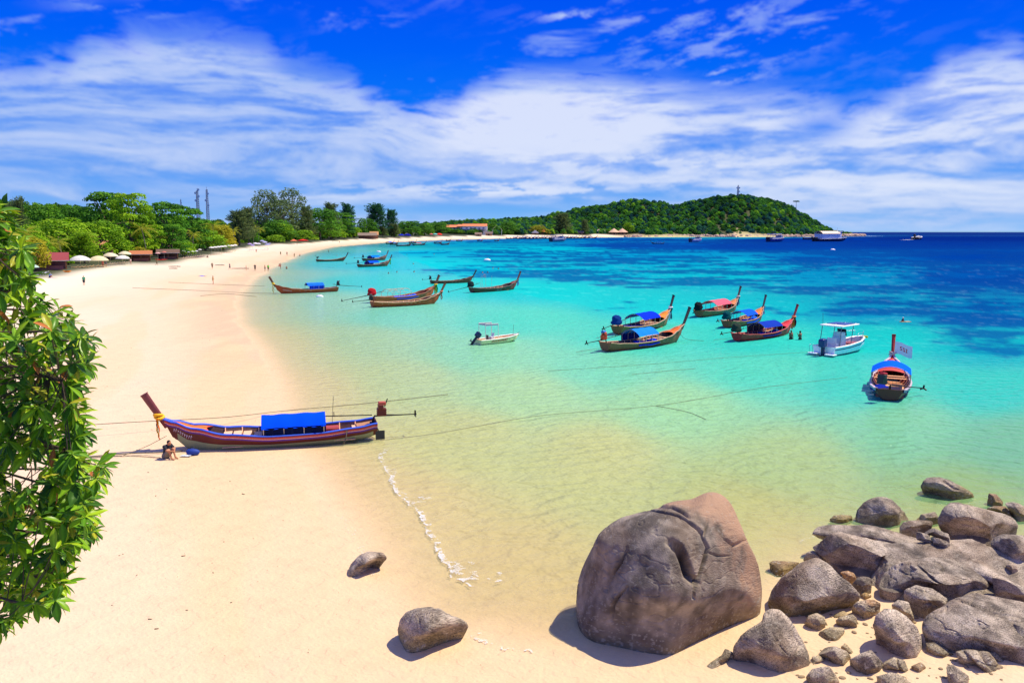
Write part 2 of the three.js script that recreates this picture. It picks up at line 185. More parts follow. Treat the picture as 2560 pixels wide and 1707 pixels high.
// ---------------------------------------------------------------- the sea: a rippled sheet whose body colour and clearness follow the depth and the sea-grass beds
{
  // [px, py, r, g, b, how much sea grass]
  const C = [[700, 1240, 226, 206, 150, 0], [1000, 1300, 222, 206, 146, 0], [1300, 1500, 218, 198, 140, 0], [1900, 1300, 196, 200, 130, 0], [1500, 1150, 205, 206, 140, 0], [1150, 1100, 208, 212, 145, 0], [2000, 1180, 180, 205, 140, 0], [2450, 1260, 150, 190, 125, 0], [2560, 1120, 120, 190, 150, 0.05], [2300, 1080, 135, 205, 160, 0], [1700, 1020, 165, 216, 160, 0], [1300, 980, 178, 218, 160, 0], [1000, 950, 195, 218, 160, 0], [760, 980, 214, 214, 160, 0], [700, 860, 205, 217, 165, 0], [900, 850, 178, 218, 168, 0], [1200, 890, 150, 220, 175, 0], [1500, 920, 130, 218, 180, 0], [1900, 930, 92, 214, 184, 0], [2200, 960, 70, 206, 186, 0.05], [2500, 980, 50, 200, 182, 0.03], [650, 760, 190, 215, 180, 0], [800, 760, 160, 218, 184, 0], [1000, 790, 130, 220, 188, 0], [1300, 800, 84, 218, 190, 0.02], [1600, 850, 76, 216, 192, 0.03], [1900, 850, 56, 208, 190, 0.08], [2200, 850, 28, 196, 192, 0.08], [2500, 870, 18, 175, 186, 0.2], [700, 690, 150, 212, 192, 0], [900, 700, 60, 212, 205, 0], [1100, 720, 40, 212, 205, 0.02], [1350, 730, 24, 205, 205, 0.12], [1600, 760, 30, 200, 202, 0.3], [1900, 770, 22, 190, 200, 0.42], [2200, 770, 12, 150, 190, 0.55], [2500, 780, 6, 130, 185, 0.45], [800, 650, 60, 208, 208, 0], [1000, 660, 12, 204, 214, 0.08], [1250, 670, 6, 192, 212, 0.4], [1500, 680, 8, 185, 210, 0.5], [1800, 690, 14, 192, 208, 0.5], [2100, 690, 8, 150, 196, 0.55], [2450, 690, 2, 90, 176, 0.6], [900, 625, 70, 190, 180, 0], [1050, 630, 4, 180, 210, 0.25], [1300, 635, 4, 176, 212, 0.55], [1600, 640, 4, 160, 208, 0.68], [1800, 655, 6, 178, 208, 0.35], [2100, 645, 2, 110, 186, 0.7], [2450, 640, 0, 68, 166, 0.62], [1000, 612, 20, 160, 160, 0.2], [1150, 612, 4, 160, 200, 0.3], [1350, 622, 4, 190, 214, 0.12], [1600, 614, 2, 100, 190, 0.8], [1900, 615, 0, 70, 178, 0.9], [2300, 612, 0, 54, 158, 0.9], [1300, 601, 8, 140, 195, 0.4], [1600, 598, 2, 110, 190, 0.6], [1750, 594, 20, 150, 180, 0], [2000, 600, 0, 60, 165, 0.8], [2400, 597, 0, 44, 142, 0.9], [2400, 583, 0, 36, 118, 0.9], [1700, 583, 0, 40, 122, 0.9]].map(([px, py, r, g, b, w]) => ({ px, q: Math.log(py - 576), c: rgb(r, g, b), w }));
  TEX.calm = (() => { const d = new Uint8Array(64 * 4); for (let i = 0; i < 64; i++) { d[i * 4] = d[i * 4 + 1] = d[i * 4 + 2] = 255; d[i * 4 + 3] = 110 * (1 - i / 63) ** 2; } const t = new THREE.DataTexture(d, 64, 1); t.magFilter = THREE.LinearFilter; t.channel = 1; t.needsUpdate = true; return t; })();   // sheltered shallow water is glassy, ruffled open water is not
  const R = rings(12, 24000, 1.0, 0.22), A = azimuths(640, 88), pos = [], uv = [], uv1 = [], col = [], idx = [], ok = [];
  for (const r of R) for (const a of A) {
    const x = Math.sin(a) * r, z = -Math.cos(a) * r, { sd, h } = terrain(x, z), depth = -h;
    const swell = r < 260 ? (fbm2(x * 0.22 + z * 0.05, z * 0.5, 3) - 0.5) * 0.07 * sstep(0.05, 0.6, depth) : 0;
    ok.push(sd < 6);
    pos.push(x, swell, z); uv.push(x / 16, z / 16); uv1.push(clamp(-sd / 55, 0.01, 0.99), 0.5);
    if (sd > 30) { col.push(0.5, 0.5, 0.3, 0); continue; }
    const px = CX + F * x / Math.max(1, -z * cosP), py = 579.5 + EYE * F / Math.max(1, -z), q = Math.log(Math.max(py - 576, 1));
    let s = 0, c0 = 0, c1 = 0, c2 = 0, w = 0;
    for (const p of C) { const k = 1 / ((((px - p.px) / 420) ** 2 + ((q - p.q) / 0.42) ** 2 + 0.015) ** 2); s += k; c0 += k * p.c[0]; c1 += k * p.c[1]; c2 += k * p.c[2]; w += k * p.w; }
    let c = [c0 / s, c1 / s, c2 / s]; w /= s;
    const big = fbm2(x * 0.017 + 4, z * 0.021, 5, 0.55), small = fbm2(x * 0.16, z * 0.13 + x * 0.03, 5, 0.62), mid2 = fbm2(x * 0.045 + 9, z * 0.07 + 3, 4, 0.6), bed = 0.34 * big + 0.33 * mid2 + 0.33 * small;
    const grass = sstep(0.605 - 0.30 * w, 0.69 - 0.30 * w, bed) * sstep(0.015, 0.12, w);
    c = mix3(c, [lin(8), lin(lerp(72, 44, sstep(300, 1500, r))), lin(lerp(160, 140, sstep(300, 1500, r)))], grass * 0.72);
    const mottled = fbm2(x * 0.11 + 50, z * 0.3 + 7, 5, 0.6); c = mix3(c, [c[0] * 0.55, c[1] * 0.86, c[2] * 0.98], sstep(0.42, 0.75, mottled) * 0.6 * sstep(1.0, 2.6, depth));
    c = mix3(c, [c[0] + 0.06, c[1] + 0.1, c[2] + 0.08], sstep(0.6, 0.78, fbm2(x * 0.3 + 3, z * 0.9 + x * 0.1, 4, 0.6)) * 0.55 * sstep(0.5, 1.4, depth) * sstep(420, 160, r));
    const alpha = clamp(0.2 * sstep(-0.005, 0.07, depth) + 0.76 * (1 - Math.exp(-Math.max(depth, 0) * 4.5)));
    const lite = lerp(1.24, 1, sstep(0.4, 2.4, depth)); col.push(c[0] * 0.635 * lite, c[1] * 0.68 * lite, c[2] * 0.66 * lite, alpha);
  }
  const n = A.length; for (let j = 0; j < R.length - 1; j++) for (let i = 0; i < n - 1; i++) { const a = j * n + i; if (ok[a] || ok[a + 1] || ok[a + n] || ok[a + n + 1]) idx.push(a, a + n, a + 1, a + 1, a + n, a + n + 1); }
  const g = new THREE.BufferGeometry(); g.setAttribute('position', new THREE.Float32BufferAttribute(pos, 3)); g.setAttribute('uv', new THREE.Float32BufferAttribute(uv, 2)); g.setAttribute('color', new THREE.Float32BufferAttribute(col, 4)); g.setAttribute('uv1', new THREE.Float32BufferAttribute(uv1, 2)); g.setIndex(idx); g.computeVertexNormals();
  struct('sea_water', g, new THREE.MeshPhysicalMaterial({ vertexColors: true, transparent: true, bumpMap: TEX.water, bumpScale: 0.3, roughness: 0.16, specularIntensity: 0.4, specularIntensityMap: TEX.calm, ior: 1.33 }));
}
// ---------------------------------------------------------------- vegetation
const leafMat = (k = 0.3) => new THREE.MeshPhysicalMaterial({ vertexColors: true, roughness: 1, transmission: k, thickness: 0, side: THREE.DoubleSide, specularIntensity: 0.3 });
const FOLIAGE = leafMat(0.32), BARK = new THREE.MeshStandardMaterial({ color: new THREE.Color().setRGB(0.16, 0.11, 0.075), roughness: 0.95, bumpMap: TEX.rockBump, bumpScale: 0.03 }), PALEBARK = new THREE.MeshStandardMaterial({ color: new THREE.Color().setRGB(0.3, 0.25, 0.19), roughness: 0.95 });
class Leaves {
  constructor() { this.p = []; this.c = []; this.n = []; }
  // a bent two-faced leaf spray: centre, outward direction, along direction, length, width, colour
  add(c, out, along, L, w, col) {
    const a = along.clone().normalize(), s = a.clone().cross(out).normalize(), d = out.clone().normalize().multiplyScalar(L * 0.16);
    const p0 = c.clone().addScaledVector(a, -L / 2).sub(d), p2 = c.clone().addScaledVector(a, L / 2).sub(d), p1 = c.clone().addScaledVector(s, w / 2), p3 = c.clone().addScaledVector(s, -w / 2);
    for (const t of [[p0, p1, p2], [p0, p2, p3]]) { const nn = t[1].clone().sub(t[0]).cross(t[2].clone().sub(t[0])).normalize(); for (const q of t) { this.p.push(q.x, q.y, q.z); this.n.push(nn.x, nn.y, nn.z); this.c.push(...col); } }
  }
  tri(a, b, c, col) { const nn = b.clone().sub(a).cross(c.clone().sub(a)).normalize(); for (const q of [a, b, c]) { this.p.push(q.x, q.y, q.z); this.n.push(nn.x, nn.y, nn.z); this.c.push(...col); } }
  build() { const g = new THREE.BufferGeometry(); g.setAttribute('position', new THREE.Float32BufferAttribute(this.p, 3)); g.setAttribute('normal', new THREE.Float32BufferAttribute(this.n, 3)); g.setAttribute('color', new THREE.Float32BufferAttribute(this.c, 3)); return g; }
}
const rdir = (r) => { const z = r() * 2 - 1, a = r() * 6.2832, s = Math.sqrt(1 - z * z); return V(s * Math.cos(a), z, s * Math.sin(a)); };
// crown of leaf clumps; clumps = [[centre, radii], ...]
function clumpLeaves(L, r, c, rad, n, size, pal, upBias = 0.5) {
  const tone = r();
  for (let i = 0; i < n; i++) {
    const d = rdir(r); if (d.y < -0.55) d.y *= -0.6; d.normalize();
    const k = 0.72 + 0.34 * Math.sqrt(r()), p = V(c.x + d.x * rad.x * k, c.y + d.y * rad.y * k, c.z + d.z * rad.z * k);
    const out = d.clone().add(V(0, upBias, 0)).add(rdir(r).multiplyScalar(0.65)).normalize(), al = rdir(r).cross(out);
    const s = size * (0.7 + 0.7 * r()), t = clamp(0.65 * tone + 0.5 * r() - 0.08);
    const col = mix3(mix3(pal[0], pal[1], Math.min(1, t * 2)), pal[2], Math.max(0, t * 2 - 1));
    L.add(p, out, al, s * 1.3, s * 0.8, col);
  }
}
const PAL = {
  bright: [[0.0826, 0.201, 0.00708], [0.236, 0.472, 0.00944], [0.472, 0.684, 0.0236]],
  deep: [[0.0354, 0.13, 0.0142], [0.0885, 0.283, 0.0165], [0.201, 0.448, 0.0212]],
  grey: [[0.0708, 0.118, 0.0472], [0.153, 0.236, 0.0708], [0.295, 0.354, 0.118]],
  gold: [[0.189, 0.212, 0.0118], [0.425, 0.425, 0.0165], [0.649, 0.543, 0.0354]],
  blue: [[0.0142, 0.0826, 0.0413], [0.0354, 0.165, 0.059], [0.0826, 0.26, 0.0708]],
};
function limbs(pts, r0) { return join(pts.map(([a, b, c, d]) => rod(a, b, c, d, 7))); }
// each maker returns {trunk, crown} for a tree 20 m tall and about 18 m wide
function broadleaf(seed, pal, tiers = false) {
  const r = rng(seed), L = new Leaves(), br = [[V(0, -1.5, 0), V(0.3, 7, 0.2), 0.55, 0.36]];
  const N = tiers ? 30 : 38;
  for (let i = 0; i < N; i++) {
    const a = i * 2.399 + r() * 0.6, f = (i + 0.5) / N, rr = Math.sqrt(1 - (f * 0.95) ** 2) * 7.2 * (0.55 + 0.55 * r());
    const c = tiers ? V(Math.cos(a) * rr, 3.0 + f * 15 + (r() - 0.5) * 2.2, Math.sin(a) * rr) : V(Math.cos(a) * rr, 3.2 + f * 14 + (r() - 0.5) * 1.6, Math.sin(a) * rr);
    const rad = tiers ? V(2.2 + 1.6 * r(), 0.7 + 0.6 * r(), 2.2 + 1.6 * r()) : V(2.1 + r() * 1.3, 1.7 + r(), 2.1 + r() * 1.3);
    clumpLeaves(L, r, c, rad, tiers ? 105 : 100, tiers ? 0.72 : 0.66, pal);
    if (i % 3 === 0) br.push([V(0.25, 5 + f * 6, 0.15), c.clone().add(V(0, -rad.y * 0.5, 0)), 0.24, 0.08]);
  }
  return { trunk: limbs(br), crown: L.build() };
}
function casuarina(seed, pal) {
  const r = rng(seed), L = new Leaves(), br = [[V(0, -1.5, 0), V(0.1, 18, 0.1), 0.4, 0.06]];
  for (let i = 0; i < 60; i++) {
    const f = (i + 0.5) / 60, a = i * 2.399, y0 = 3 + f * 14.5, len = (1 - f * 0.62) * (3.5 + 3.6 * r()), up = 0.3 + f * 0.9;
    const tip = V(Math.cos(a) * len, y0 + len * up, Math.sin(a) * len), root = V(0, y0, 0);
    if (i % 2) br.push([root, tip, 0.1, 0.03]);
    for (let k = 0; k < 74; k++) {
      const t = 0.25 + 0.8 * r(), c = root.clone().lerp(tip, t).add(rdir(r).multiplyScalar(0.75)), s = 0.7 + 0.8 * r();
      const al = tip.clone().sub(root).normalize().add(V(0, 0.35 - 0.9 * r(), 0)).add(rdir(r).multiplyScalar(0.5));
      const q = r(), col = mix3(mix3(pal[0], pal[1], Math.min(1, q * 2)), pal[2], Math.max(0, q * 2 - 1));
      L.add(c, rdir(r).add(V(0, 0.5, 0)), al, s, 0.2 + 0.16 * r(), col);
    }
  }
  return { trunk: limbs(br), crown: L.build() };
}
function airyTree(seed, pal) {                                   // tall open crown with see-through rounded sprays
  const r = rng(seed), L = new Leaves(), br = [[V(0, -1.5, 0), V(0.2, 9, 0), 0.5, 0.3]];
  for (let i = 0; i < 34; i++) {
    const a = i * 2.399, f = (i + 0.5) / 34, rr = Math.sin(0.5 + f * 2.3) * 6.6 * (0.5 + 0.6 * r()), c = V(Math.cos(a) * rr, 4.5 + f * 14, Math.sin(a) * rr), rad = V(1.5 + r(), 1.3 + r() * 0.8, 1.5 + r());
    br.push([V(0.2, 4 + f * 8, 0), c, 0.16, 0.05]);
    clumpLeaves(L, r, c, rad, 78, 0.5, pal, 0.2);
  }
  return { trunk: limbs(br), crown: L.build() };
}
function bushy(seed, pal) {
  const r = rng(seed), L = new Leaves(), br = [];
  for (let i = 0; i < 22; i++) { const a = i * 2.399, f = (i + 0.5) / 22, rr = 6.6 * Math.sqrt(1 - f * f * 0.9) * (0.5 + 0.5 * r()), c = V(Math.cos(a) * rr, 3 + f * 13, Math.sin(a) * rr); if (i % 2) br.push([V(0, -1, 0), c, 0.3, 0.1]); clumpLeaves(L, r, c, V(3.2, 3.6, 3.2), 100, 0.95, pal, 0.4); }
  return { trunk: limbs(br), crown: L.build() };
}
const frondGeo = (() => {                                        // one palm frond, 4.5 m, along +x, arching down
  const L = new Leaves(), r = rng(5), at = (t) => V(4.5 * t, 1.3 * t - 2.6 * t * t, 0), col = () => mix3([0.16, 0.25, 0.008], [0.5, 0.48, 0.03], r());
  for (let i = 0; i < 22; i++) { const t = 0.1 + 0.9 * i / 21, p = at(t), q = at(t + 0.03), len = 1.15 * Math.sin(0.35 + 2.6 * t * 0.95) + 0.15; for (const s of [-1, 1]) L.tri(p, q, V(p.x + len * 0.5, p.y - len * (0.35 + 0.25 * r()), s * len * 0.8), col()); }
  for (let i = 0; i < 10; i++) { const p = at(i / 10), q = at((i + 1) / 10), w = 0.07 * (1 - i / 12); L.tri(V(p.x, p.y, -w), V(p.x, p.y, w), q, [0.2, 0.2, 0.04]); }
  return L.build();
})();
function palm(label, pos, hgt, lean, seed, group) {
  const r = rng(seed), t = thing('coconut_palm', label, 'palm tree', pos, r() * 6.28, group), top = V(lean, hgt, 0);
  part('trunk', tube([V(0, -0.5, 0), V(lean * 0.15, hgt * 0.35, 0), V(lean * 0.5, hgt * 0.7, 0), top], 0.16, 12, 7), PALEBARK, t);
  const N = 15; for (let i = 0; i < N; i++) { const m = part('frond', frondGeo, FOLIAGE, t); m.position.copy(top); const lift = 0.75 - 1.35 * ((i * 7) % N) / N; m.rotation.set(0, i * 2.399 + r() * 0.3, lift, 'YXZ'); const s = hgt / 9 * (0.85 + 0.3 * r()); m.scale.setScalar(clamp(s, 0.8, 1.7)); }
  const nuts = []; for (let i = 0; i < 6; i++) nuts.push(new THREE.SphereGeometry(0.16, 8, 6).translate(top.x + 0.25 * Math.cos(i), top.y - 0.25, 0.25 * Math.sin(i)));
  part('coconut_bunch', join(nuts), paint(150, 140, 40), t);
  return t;
}
const KIND = {};
function kindOf(k, v) { return KIND[k + v] ??= { layered: () => broadleaf(11 + v, PAL.deep, true), layeredBright: () => broadleaf(15 + v, PAL.bright, true), round: () => broadleaf(21 + v, PAL.deep), roundBright: () => broadleaf(31 + v, PAL.bright), gold: () => broadleaf(35 + v, PAL.gold), casuarina: () => casuarina(41 + v, PAL.grey), casuarinaDark: () => casuarina(45 + v, PAL.blue), casuarinaBright: () => casuarina(48 + v, PAL.bright), airy: () => airyTree(51 + v, PAL.grey), bush: () => bushy(61 + v, PAL.bright), bushDark: () => bushy(65 + v, PAL.deep), bushGold: () => bushy(68 + v, PAL.gold) }[k](); }
// a tree at distance D (m) seen at column px, its top at row top, wide w pixels
const oldFront = [[0, 160], [60, 165], [160, 172], [205, 186], [345, 224], [455, 255], [555, 320], [687, 455], [755, 520], [885, 640], [985, 690], [1100, 950], [1270, 1340], [1405, 1520], [1570, 1680], [1662, 1740]], lineup = (px, D) => table(frontD, px) * Math.max(1.05, 1.04 * D / table(oldFront, px));
function tree(kind, v, px, D0, top, w, label, category = 'tree', name = 'broadleaf_tree', group) {
  const D = lineup(px, D0), x = (px - CX) / F * D * cosP, z = -D, y = GH(x, z), hgt = Math.max(2, EYE + (579.5 - top) * D / F * 0.995 - y), wide = w * D / F, g = kindOf(kind, v);
  const t = thing(name, label, category, V(x, y, z), (px * 1.7) % 6.28, group);
  g.size ??= (g.crown.computeBoundingBox(), g.crown.boundingBox.getSize(V(0, 0, 0)).setY(g.crown.boundingBox.max.y));
  const across = wide / (g.size.x + g.size.z) * 2; t.scale.set(across, hgt / g.size.y, across);
  part('trunk', g.trunk, BARK, t); part('crown', g.crown, FOLIAGE, t);
  return t;
}
const TREES = [
  ['casuarina', 0, 18, 205, 497, 70, 'spiky grey green tree rising behind the big leaves at far left edge', 'casuarina_tree'],
  ['casuarina', 1, 48, 215, 488, 60, 'feathery pointed tree top second from the left edge of the tree line', 'casuarina_tree'],
  ['round', 0, 110, 260, 508, 130, 'dark rounded tree on the skyline left of the layered almond tree'],
  ['round', 1, 190, 290, 512, 120, 'dark green tree behind the left flank of the layered almond tree'],
  ['layered', 0, 262, 245, 480, 150, 'big dark layered almond tree, tallest on the left skyline'],
  ['layeredBright', 0, 322, 240, 482, 120, 'bright layered tree touching the right side of the tall dark almond tree'],
  ['layeredBright', 1, 362, 236, 512, 100, 'yellow green spreading tree behind the lone coconut palm'],
  ['layered', 1, 420, 262, 503, 120, 'dark layered tree left of the two lattice masts'],
  ['layered', 2, 470, 285, 515, 110, 'dark layered tree with its tip below the lattice masts'],
  ['roundBright', 0, 150, 200, 542, 180, 'broad bright green tree above the red roofed beach hut'],
  ['roundBright', 1, 245, 210, 548, 150, 'broad bright green tree behind the tan roofed house'],
  ['roundBright', 2, 70, 185, 560, 110, 'bright tree between the big leaves and the red roofed hut'],
  ['bushGold', 0, 75, 172, 592, 90, 'pale yellowish tree with drooping leaves left of the hut'],
  ['casuarinaBright', 0, 205, 186, 578, 95, 'soft feathery yellow green tree just behind the big white parasols'],
  ['casuarinaBright', 1, 165, 182, 590, 80, 'soft pale green tree right above the red hut roof'],
  ['bush', 0, 163, 171, 636, 32, 'small light green shrub beside the red hut roof', 'shrub', 'shrub'],
  ['bush', 1, 305, 225, 596, 60, 'round green shrub right of the tan roofed house', 'shrub', 'shrub'],
  ['bushGold', 1, 345, 226, 616, 55, 'yellow leaved shrub over the thatched kiosk', 'shrub', 'shrub'],
  ['layered', 0, 425, 250, 560, 90, 'low dark layered tree behind the red and white parasols'],
  ['bush', 2, 455, 258, 600, 70, 'green shrub leaning over the small white parasols', 'shrub', 'shrub'],
  ['roundBright', 1, 510, 300, 572, 110, 'bright green tree above the left end of the white parasol row'],
  ['gold', 0, 555, 320, 560, 80, 'yellow tree above the row of white parasols'],
  ['casuarina', 0, 596, 345, 522, 95, 'tall feathery tree standing forward of the tree line right of the masts', 'casuarina_tree'],
  ['casuarina', 1, 620, 360, 515, 60, 'slender feathery tree behind the right half of the parasol row', 'casuarina_tree'],
  ['airy', 0, 668, 520, 474, 100, 'left crown of the tall airy grey trees on the skyline', 'airy_tree'],
  ['airy', 1, 728, 525, 470, 100, 'right crown of the tall airy grey trees, tallest of all', 'airy_tree'],
  ['airy', 2, 700, 500, 500, 130, 'dense lower airy tree filling the gap below the two tall grey crowns', 'airy_tree'],
  ['casuarina', 2, 765, 540, 512, 60, 'thin grey tree at the right flank of the tall airy trees', 'casuarina_tree'],
  ['round', 0, 690, 480, 548, 110, 'dark tree at the foot of the tall airy trees'],
  ['roundBright', 0, 705, 470, 556, 70, 'light green tree in front of the tall airy trees'],
  ['bush', 0, 687, 455, 586, 52, 'dense round green shrub standing out on the sand beside purple parasols', 'shrub', 'shrub'],
  ['roundBright', 2, 755, 520, 574, 80, 'light green tree behind the red beach tent'],
  ['round', 1, 800, 580, 520, 120, 'round dark green tree right of the tall airy trees'],
  ['casuarina', 0, 828, 600, 503, 70, 'grey pointed tree on the skyline above the round dark tree', 'casuarina_tree'],
  ['layered', 1, 845, 590, 528, 110, 'dark spreading tree below the grey pointed skyline tree'],
  ['casuarinaDark', 0, 868, 640, 505, 56, 'dark feathery tree leaning right on the skyline', 'casuarina_tree'],
  ['roundBright', 1, 826, 560, 560, 80, 'light green tree with a dark hollow below near the beach bar'],
  ['bush', 1, 885, 640, 566, 42, 'small round bright tree left of the thatched beach bar', 'shrub', 'shrub'],
  ['casuarinaDark', 1, 940, 700, 506, 80, 'tall dark pine like tree with a pointed top over the beach bar', 'casuarina_tree'],
  ['casuarinaDark', 2, 978, 720, 520, 50, 'smaller dark pine like tree at the right of the pointed one', 'casuarina_tree'],
  ['round', 2, 915, 690, 545, 70, 'dark tree under the pointed pine like tree'],
  ['casuarina', 2, 985, 690, 558, 46, 'yellowish feathery tree on the sand edge right of the beach bar', 'casuarina_tree'],
  ['casuarina', 1, 955, 670, 566, 36, 'green feathery tree hanging over the right end of the beach bar', 'casuarina_tree'],
  ['layered', 0, 1022, 800, 552, 70, 'dark layered tree above the blue beach tents'],
  ['round', 0, 1060, 860, 558, 60, 'green tree right of the blue beach tents'],
  ['round', 1, 1100, 950, 556, 60, 'green tree behind the red and orange tents'],
  ['round', 1, 1136, 1080, 573, 36, 'dark tree hiding the left wing of the resort building'],
  ['roundBright', 0, 1150, 1100, 575, 30, 'bright tree at the middle of the resort building front'],
  ['round', 0, 1180, 1140, 574, 34, 'rounded tree between the two trees before the resort building'],
  ['roundBright', 2, 1210, 1200, 573, 34, 'light green tree before the right end of the resort building'],
  ['layered', 2, 1165, 1150, 570, 50, 'green spreading tree in front of the resort building'],
  ['layered', 1, 1195, 1180, 564, 44, 'dark tree before the right wing of the resort building'],
  ['round', 2, 1230, 1250, 556, 46, 'green tree beside the right end of the resort roof'],
  ['round', 0, 1270, 1340, 552, 60, 'dark green tree right of the white arched roof'],
  ['gold', 1, 1345, 1450, 562, 60, 'golden brown tree above the small orange roofs'],
  ['casuarina', 0, 1405, 1520, 531, 70, 'big rounded grey green tree at the foot of the hill', 'casuarina_tree'],
  ['casuarina', 2, 1462, 1560, 548, 30, 'pale olive tree standing alone before the dark hill', 'casuarina_tree'],
  ['roundBright', 1, 1570, 1680, 555, 34, 'pale green tree behind the two conical thatched huts'],
  ['bush', 2, 1605, 1730, 568, 26, 'round shrub on the sand right of the thatched huts', 'shrub', 'shrub'],
  ['bush', 1, 1525, 1640, 573, 18, 'small green shrub left of the conical thatched huts', 'shrub', 'shrub'],
  ['bush', 0, 1662, 1790, 572, 30, 'shrub at the right end of the far sand where rocks begin', 'shrub', 'shrub'],
];
for (const [k, v, px, D, top, w, label, a, b] of TREES) { const shrub = a === 'shrub'; tree(k, v, px, D, top, w, label, shrub ? 'shrub' : 'tree', shrub ? 'shrub' : a ?? 'broadleaf_tree'); }
const palmAt = (px, D0, top, lean, seed, label) => { const D = lineup(px, D0); const x = (px - CX) / F * D * cosP, y = GH(x, -D); palm(label, V(x, y, -D), EYE + (579.5 - top) * D / F - y - 0.8, lean, seed); };
palmAt(362, 224, 566, 1.2, 1, 'lone coconut palm with yellow fronds standing forward of the tree line');
palmAt(112, 176, 600, -0.5, 2, 'short coconut palm left behind the red roofed hut');
palmAt(535, 315, 560, 1.5, 3, 'coconut palm with pale fronds below the lattice masts');
palmAt(585, 335, 572, -1, 4, 'leaning coconut palm above the white parasol row');
palmAt(632, 430, 566, 1, 5, 'yellow fronded palm above the purple parasols');
palmAt(645, 470, 570, -1, 6, 'palm just left of the round shrub by the purple parasols');
palmAt(862, 640, 570, 1, 7, 'yellow palm in front of the dark hollow by the beach bar');
palmAt(50, 180, 575, 0.5, 8, 'palm crown half hidden behind the big leaves at left');
palmAt(1330, 1430, 572, 1, 9, 'tiny far palm beside the orange roofs');
palmAt(1290, 1400, 572, 1, 10, 'tiny far palm right of the white arched roof');
palmAt(150, 176, 596, 0.8, 11, 'coconut palm rising just right of the red hut roof');
palmAt(215, 192, 588, -0.8, 12, 'coconut palm behind the big cream parasol');
palmAt(405, 246, 585, 1, 13, 'coconut palm above the dark thatched kiosk');
palmAt(478, 270, 580, -1, 14, 'coconut palm behind the small white parasols on the bank');
palmAt(720, 505, 582, 1.4, 15, 'coconut palm leaning over the orange beach awning');
palmAt(782, 545, 578, 1, 16, 'coconut palm right of the red beach tent');
// a lone flat-topped tree on the shoulder of the hill
{ const D = 2010, x = (1990 - CX) / F * D * cosP, y = GH(x, -D), top = EYE + (579.5 - 504) * D / F, r = rng(3), L = new Leaves(), t = thing('umbrella_tree', 'lone flat topped tree sticking up from the right shoulder of the hill', 'tree', V(x, y - 1, -D)); const h = top - y;
  part('trunk', join(rod(V(0, 0, 0), V(-2, h - 1, 0), 0.7, 0.45)), BARK, t); for (const s of [-3.6, 0, 3.8]) clumpLeaves(L, r, V(s - 2, h, 0), V(4.2, 1.7, 4), 90, 1.8, PAL.blue); part('crown', L.build(), FOLIAGE, t); }
// the woods that read as one mass: behind the beach and over the headland
{
  const r = rng(99), variants = [0, 1, 2].map((v) => { const L = new Leaves(), q = rng(200 + v); for (let i = 0; i < 9; i++) { const a = i * 2.399, f = (i + 0.5) / 9, rr = 0.62 * Math.sqrt(1 - f * f); clumpLeaves(L, q, V(Math.cos(a) * rr, 0.1 + 0.75 * f, Math.sin(a) * rr), V(0.42, 0.36, 0.42), 46, 0.2, [[0.5, 0.5, 0.5], [0.85, 0.85, 0.85], [1.25, 1.2, 1.0]], 0.4); } return L.build(); });
  const put = { hill_forest: [[], [], []], back_forest: [[], [], []] };
  const add = (where, x, z, s, tall, pal, t) => { const y = GH(x, z); const c = mix3(mix3(pal[0], pal[1], Math.min(1, t * 2)), pal[2], Math.max(0, t * 2 - 1)); put[where][Math.floor(r() * 3)].push([new THREE.Matrix4().compose(V(x, y + s * 0.25 * tall, z), new THREE.Quaternion().setFromAxisAngle(V(0, 1, 0), r() * 6.28), V(s, s * tall, s)), c]); };
  // headland
  for (let i = 0; i < 60000 && put.hill_forest.flat().length < 8500; i++) {
    const px = 1000 + r() * 1170, D = 1480 + r() * 900, x = (px - CX) / F * D * cosP, z = -D, { sd, h } = terrain(x, z); const beach = lerp(85, 7, sstep(1560, 1670, px)); if (sd < beach || sd > 520 || h < 2) continue;
    const n = fbm2(x * 0.006, z * 0.006, 3), tt = clamp(0.42 + (n - 0.5) * 0.7 + (r() - 0.5) * 0.9), s = (4.6 + 4.2 * r() * r()) * lerp(1, 0.72, sstep(2000, 2120, px)); if (px > 2085 && r() < 0.6) continue;
    add('hill_forest', x, z, s, 0.9 + 0.5 * r(), r() < 0.12 ? PAL.bright : r() < 0.3 ? PAL.blue : PAL.deep, tt);
  }
  for (let i = 0; i < 60000 && put.back_forest.flat().length < 4200; i++) {
    const px = -320 + r() * 1500, D = 190 + r() * r() * 1250, x = (px - CX) / F * D * cosP, z = -D, { sd } = terrain(x, z), w = table(treeBase, px); if (sd < w + 11 || sd > 420) continue; const low = sd < w + 24;
    const n = fbm2(x * 0.02, z * 0.02, 3), tt = clamp(0.35 + (n - 0.5) * 2 + (r() - 0.5) * 0.6); add('back_forest', x, z, low ? 1.6 + 1.6 * r() : 3.6 + 3.4 * r() * lerp(0.8, 1.3, sstep(300, 900, D)), 0.9 + 0.6 * r(), r() < 0.45 ? PAL.bright : PAL.deep, tt);
  }
  for (const [name, sets] of Object.entries(put)) { const label = name === 'hill_forest' ? 'dense green forest covering the headland hill' : 'mass of trees behind the beach'; sets.forEach((list, v) => { if (!list.length) return; const m = new THREE.InstancedMesh(variants[v], FOLIAGE, list.length); list.forEach(([mat, c], i) => { m.setMatrixAt(i, mat); m.setColorAt(i, new THREE.Color().setRGB(...c.map((q, k) => q * (name === 'hill_forest' ? [1.15, 1.3, 2.6][k] : 1.2)))); }); m.name = numbered(name); m.userData = { kind: 'stuff', label, category: 'forest' }; m.castShadow = m.receiveShadow = true; scene.add(m); }); }
}
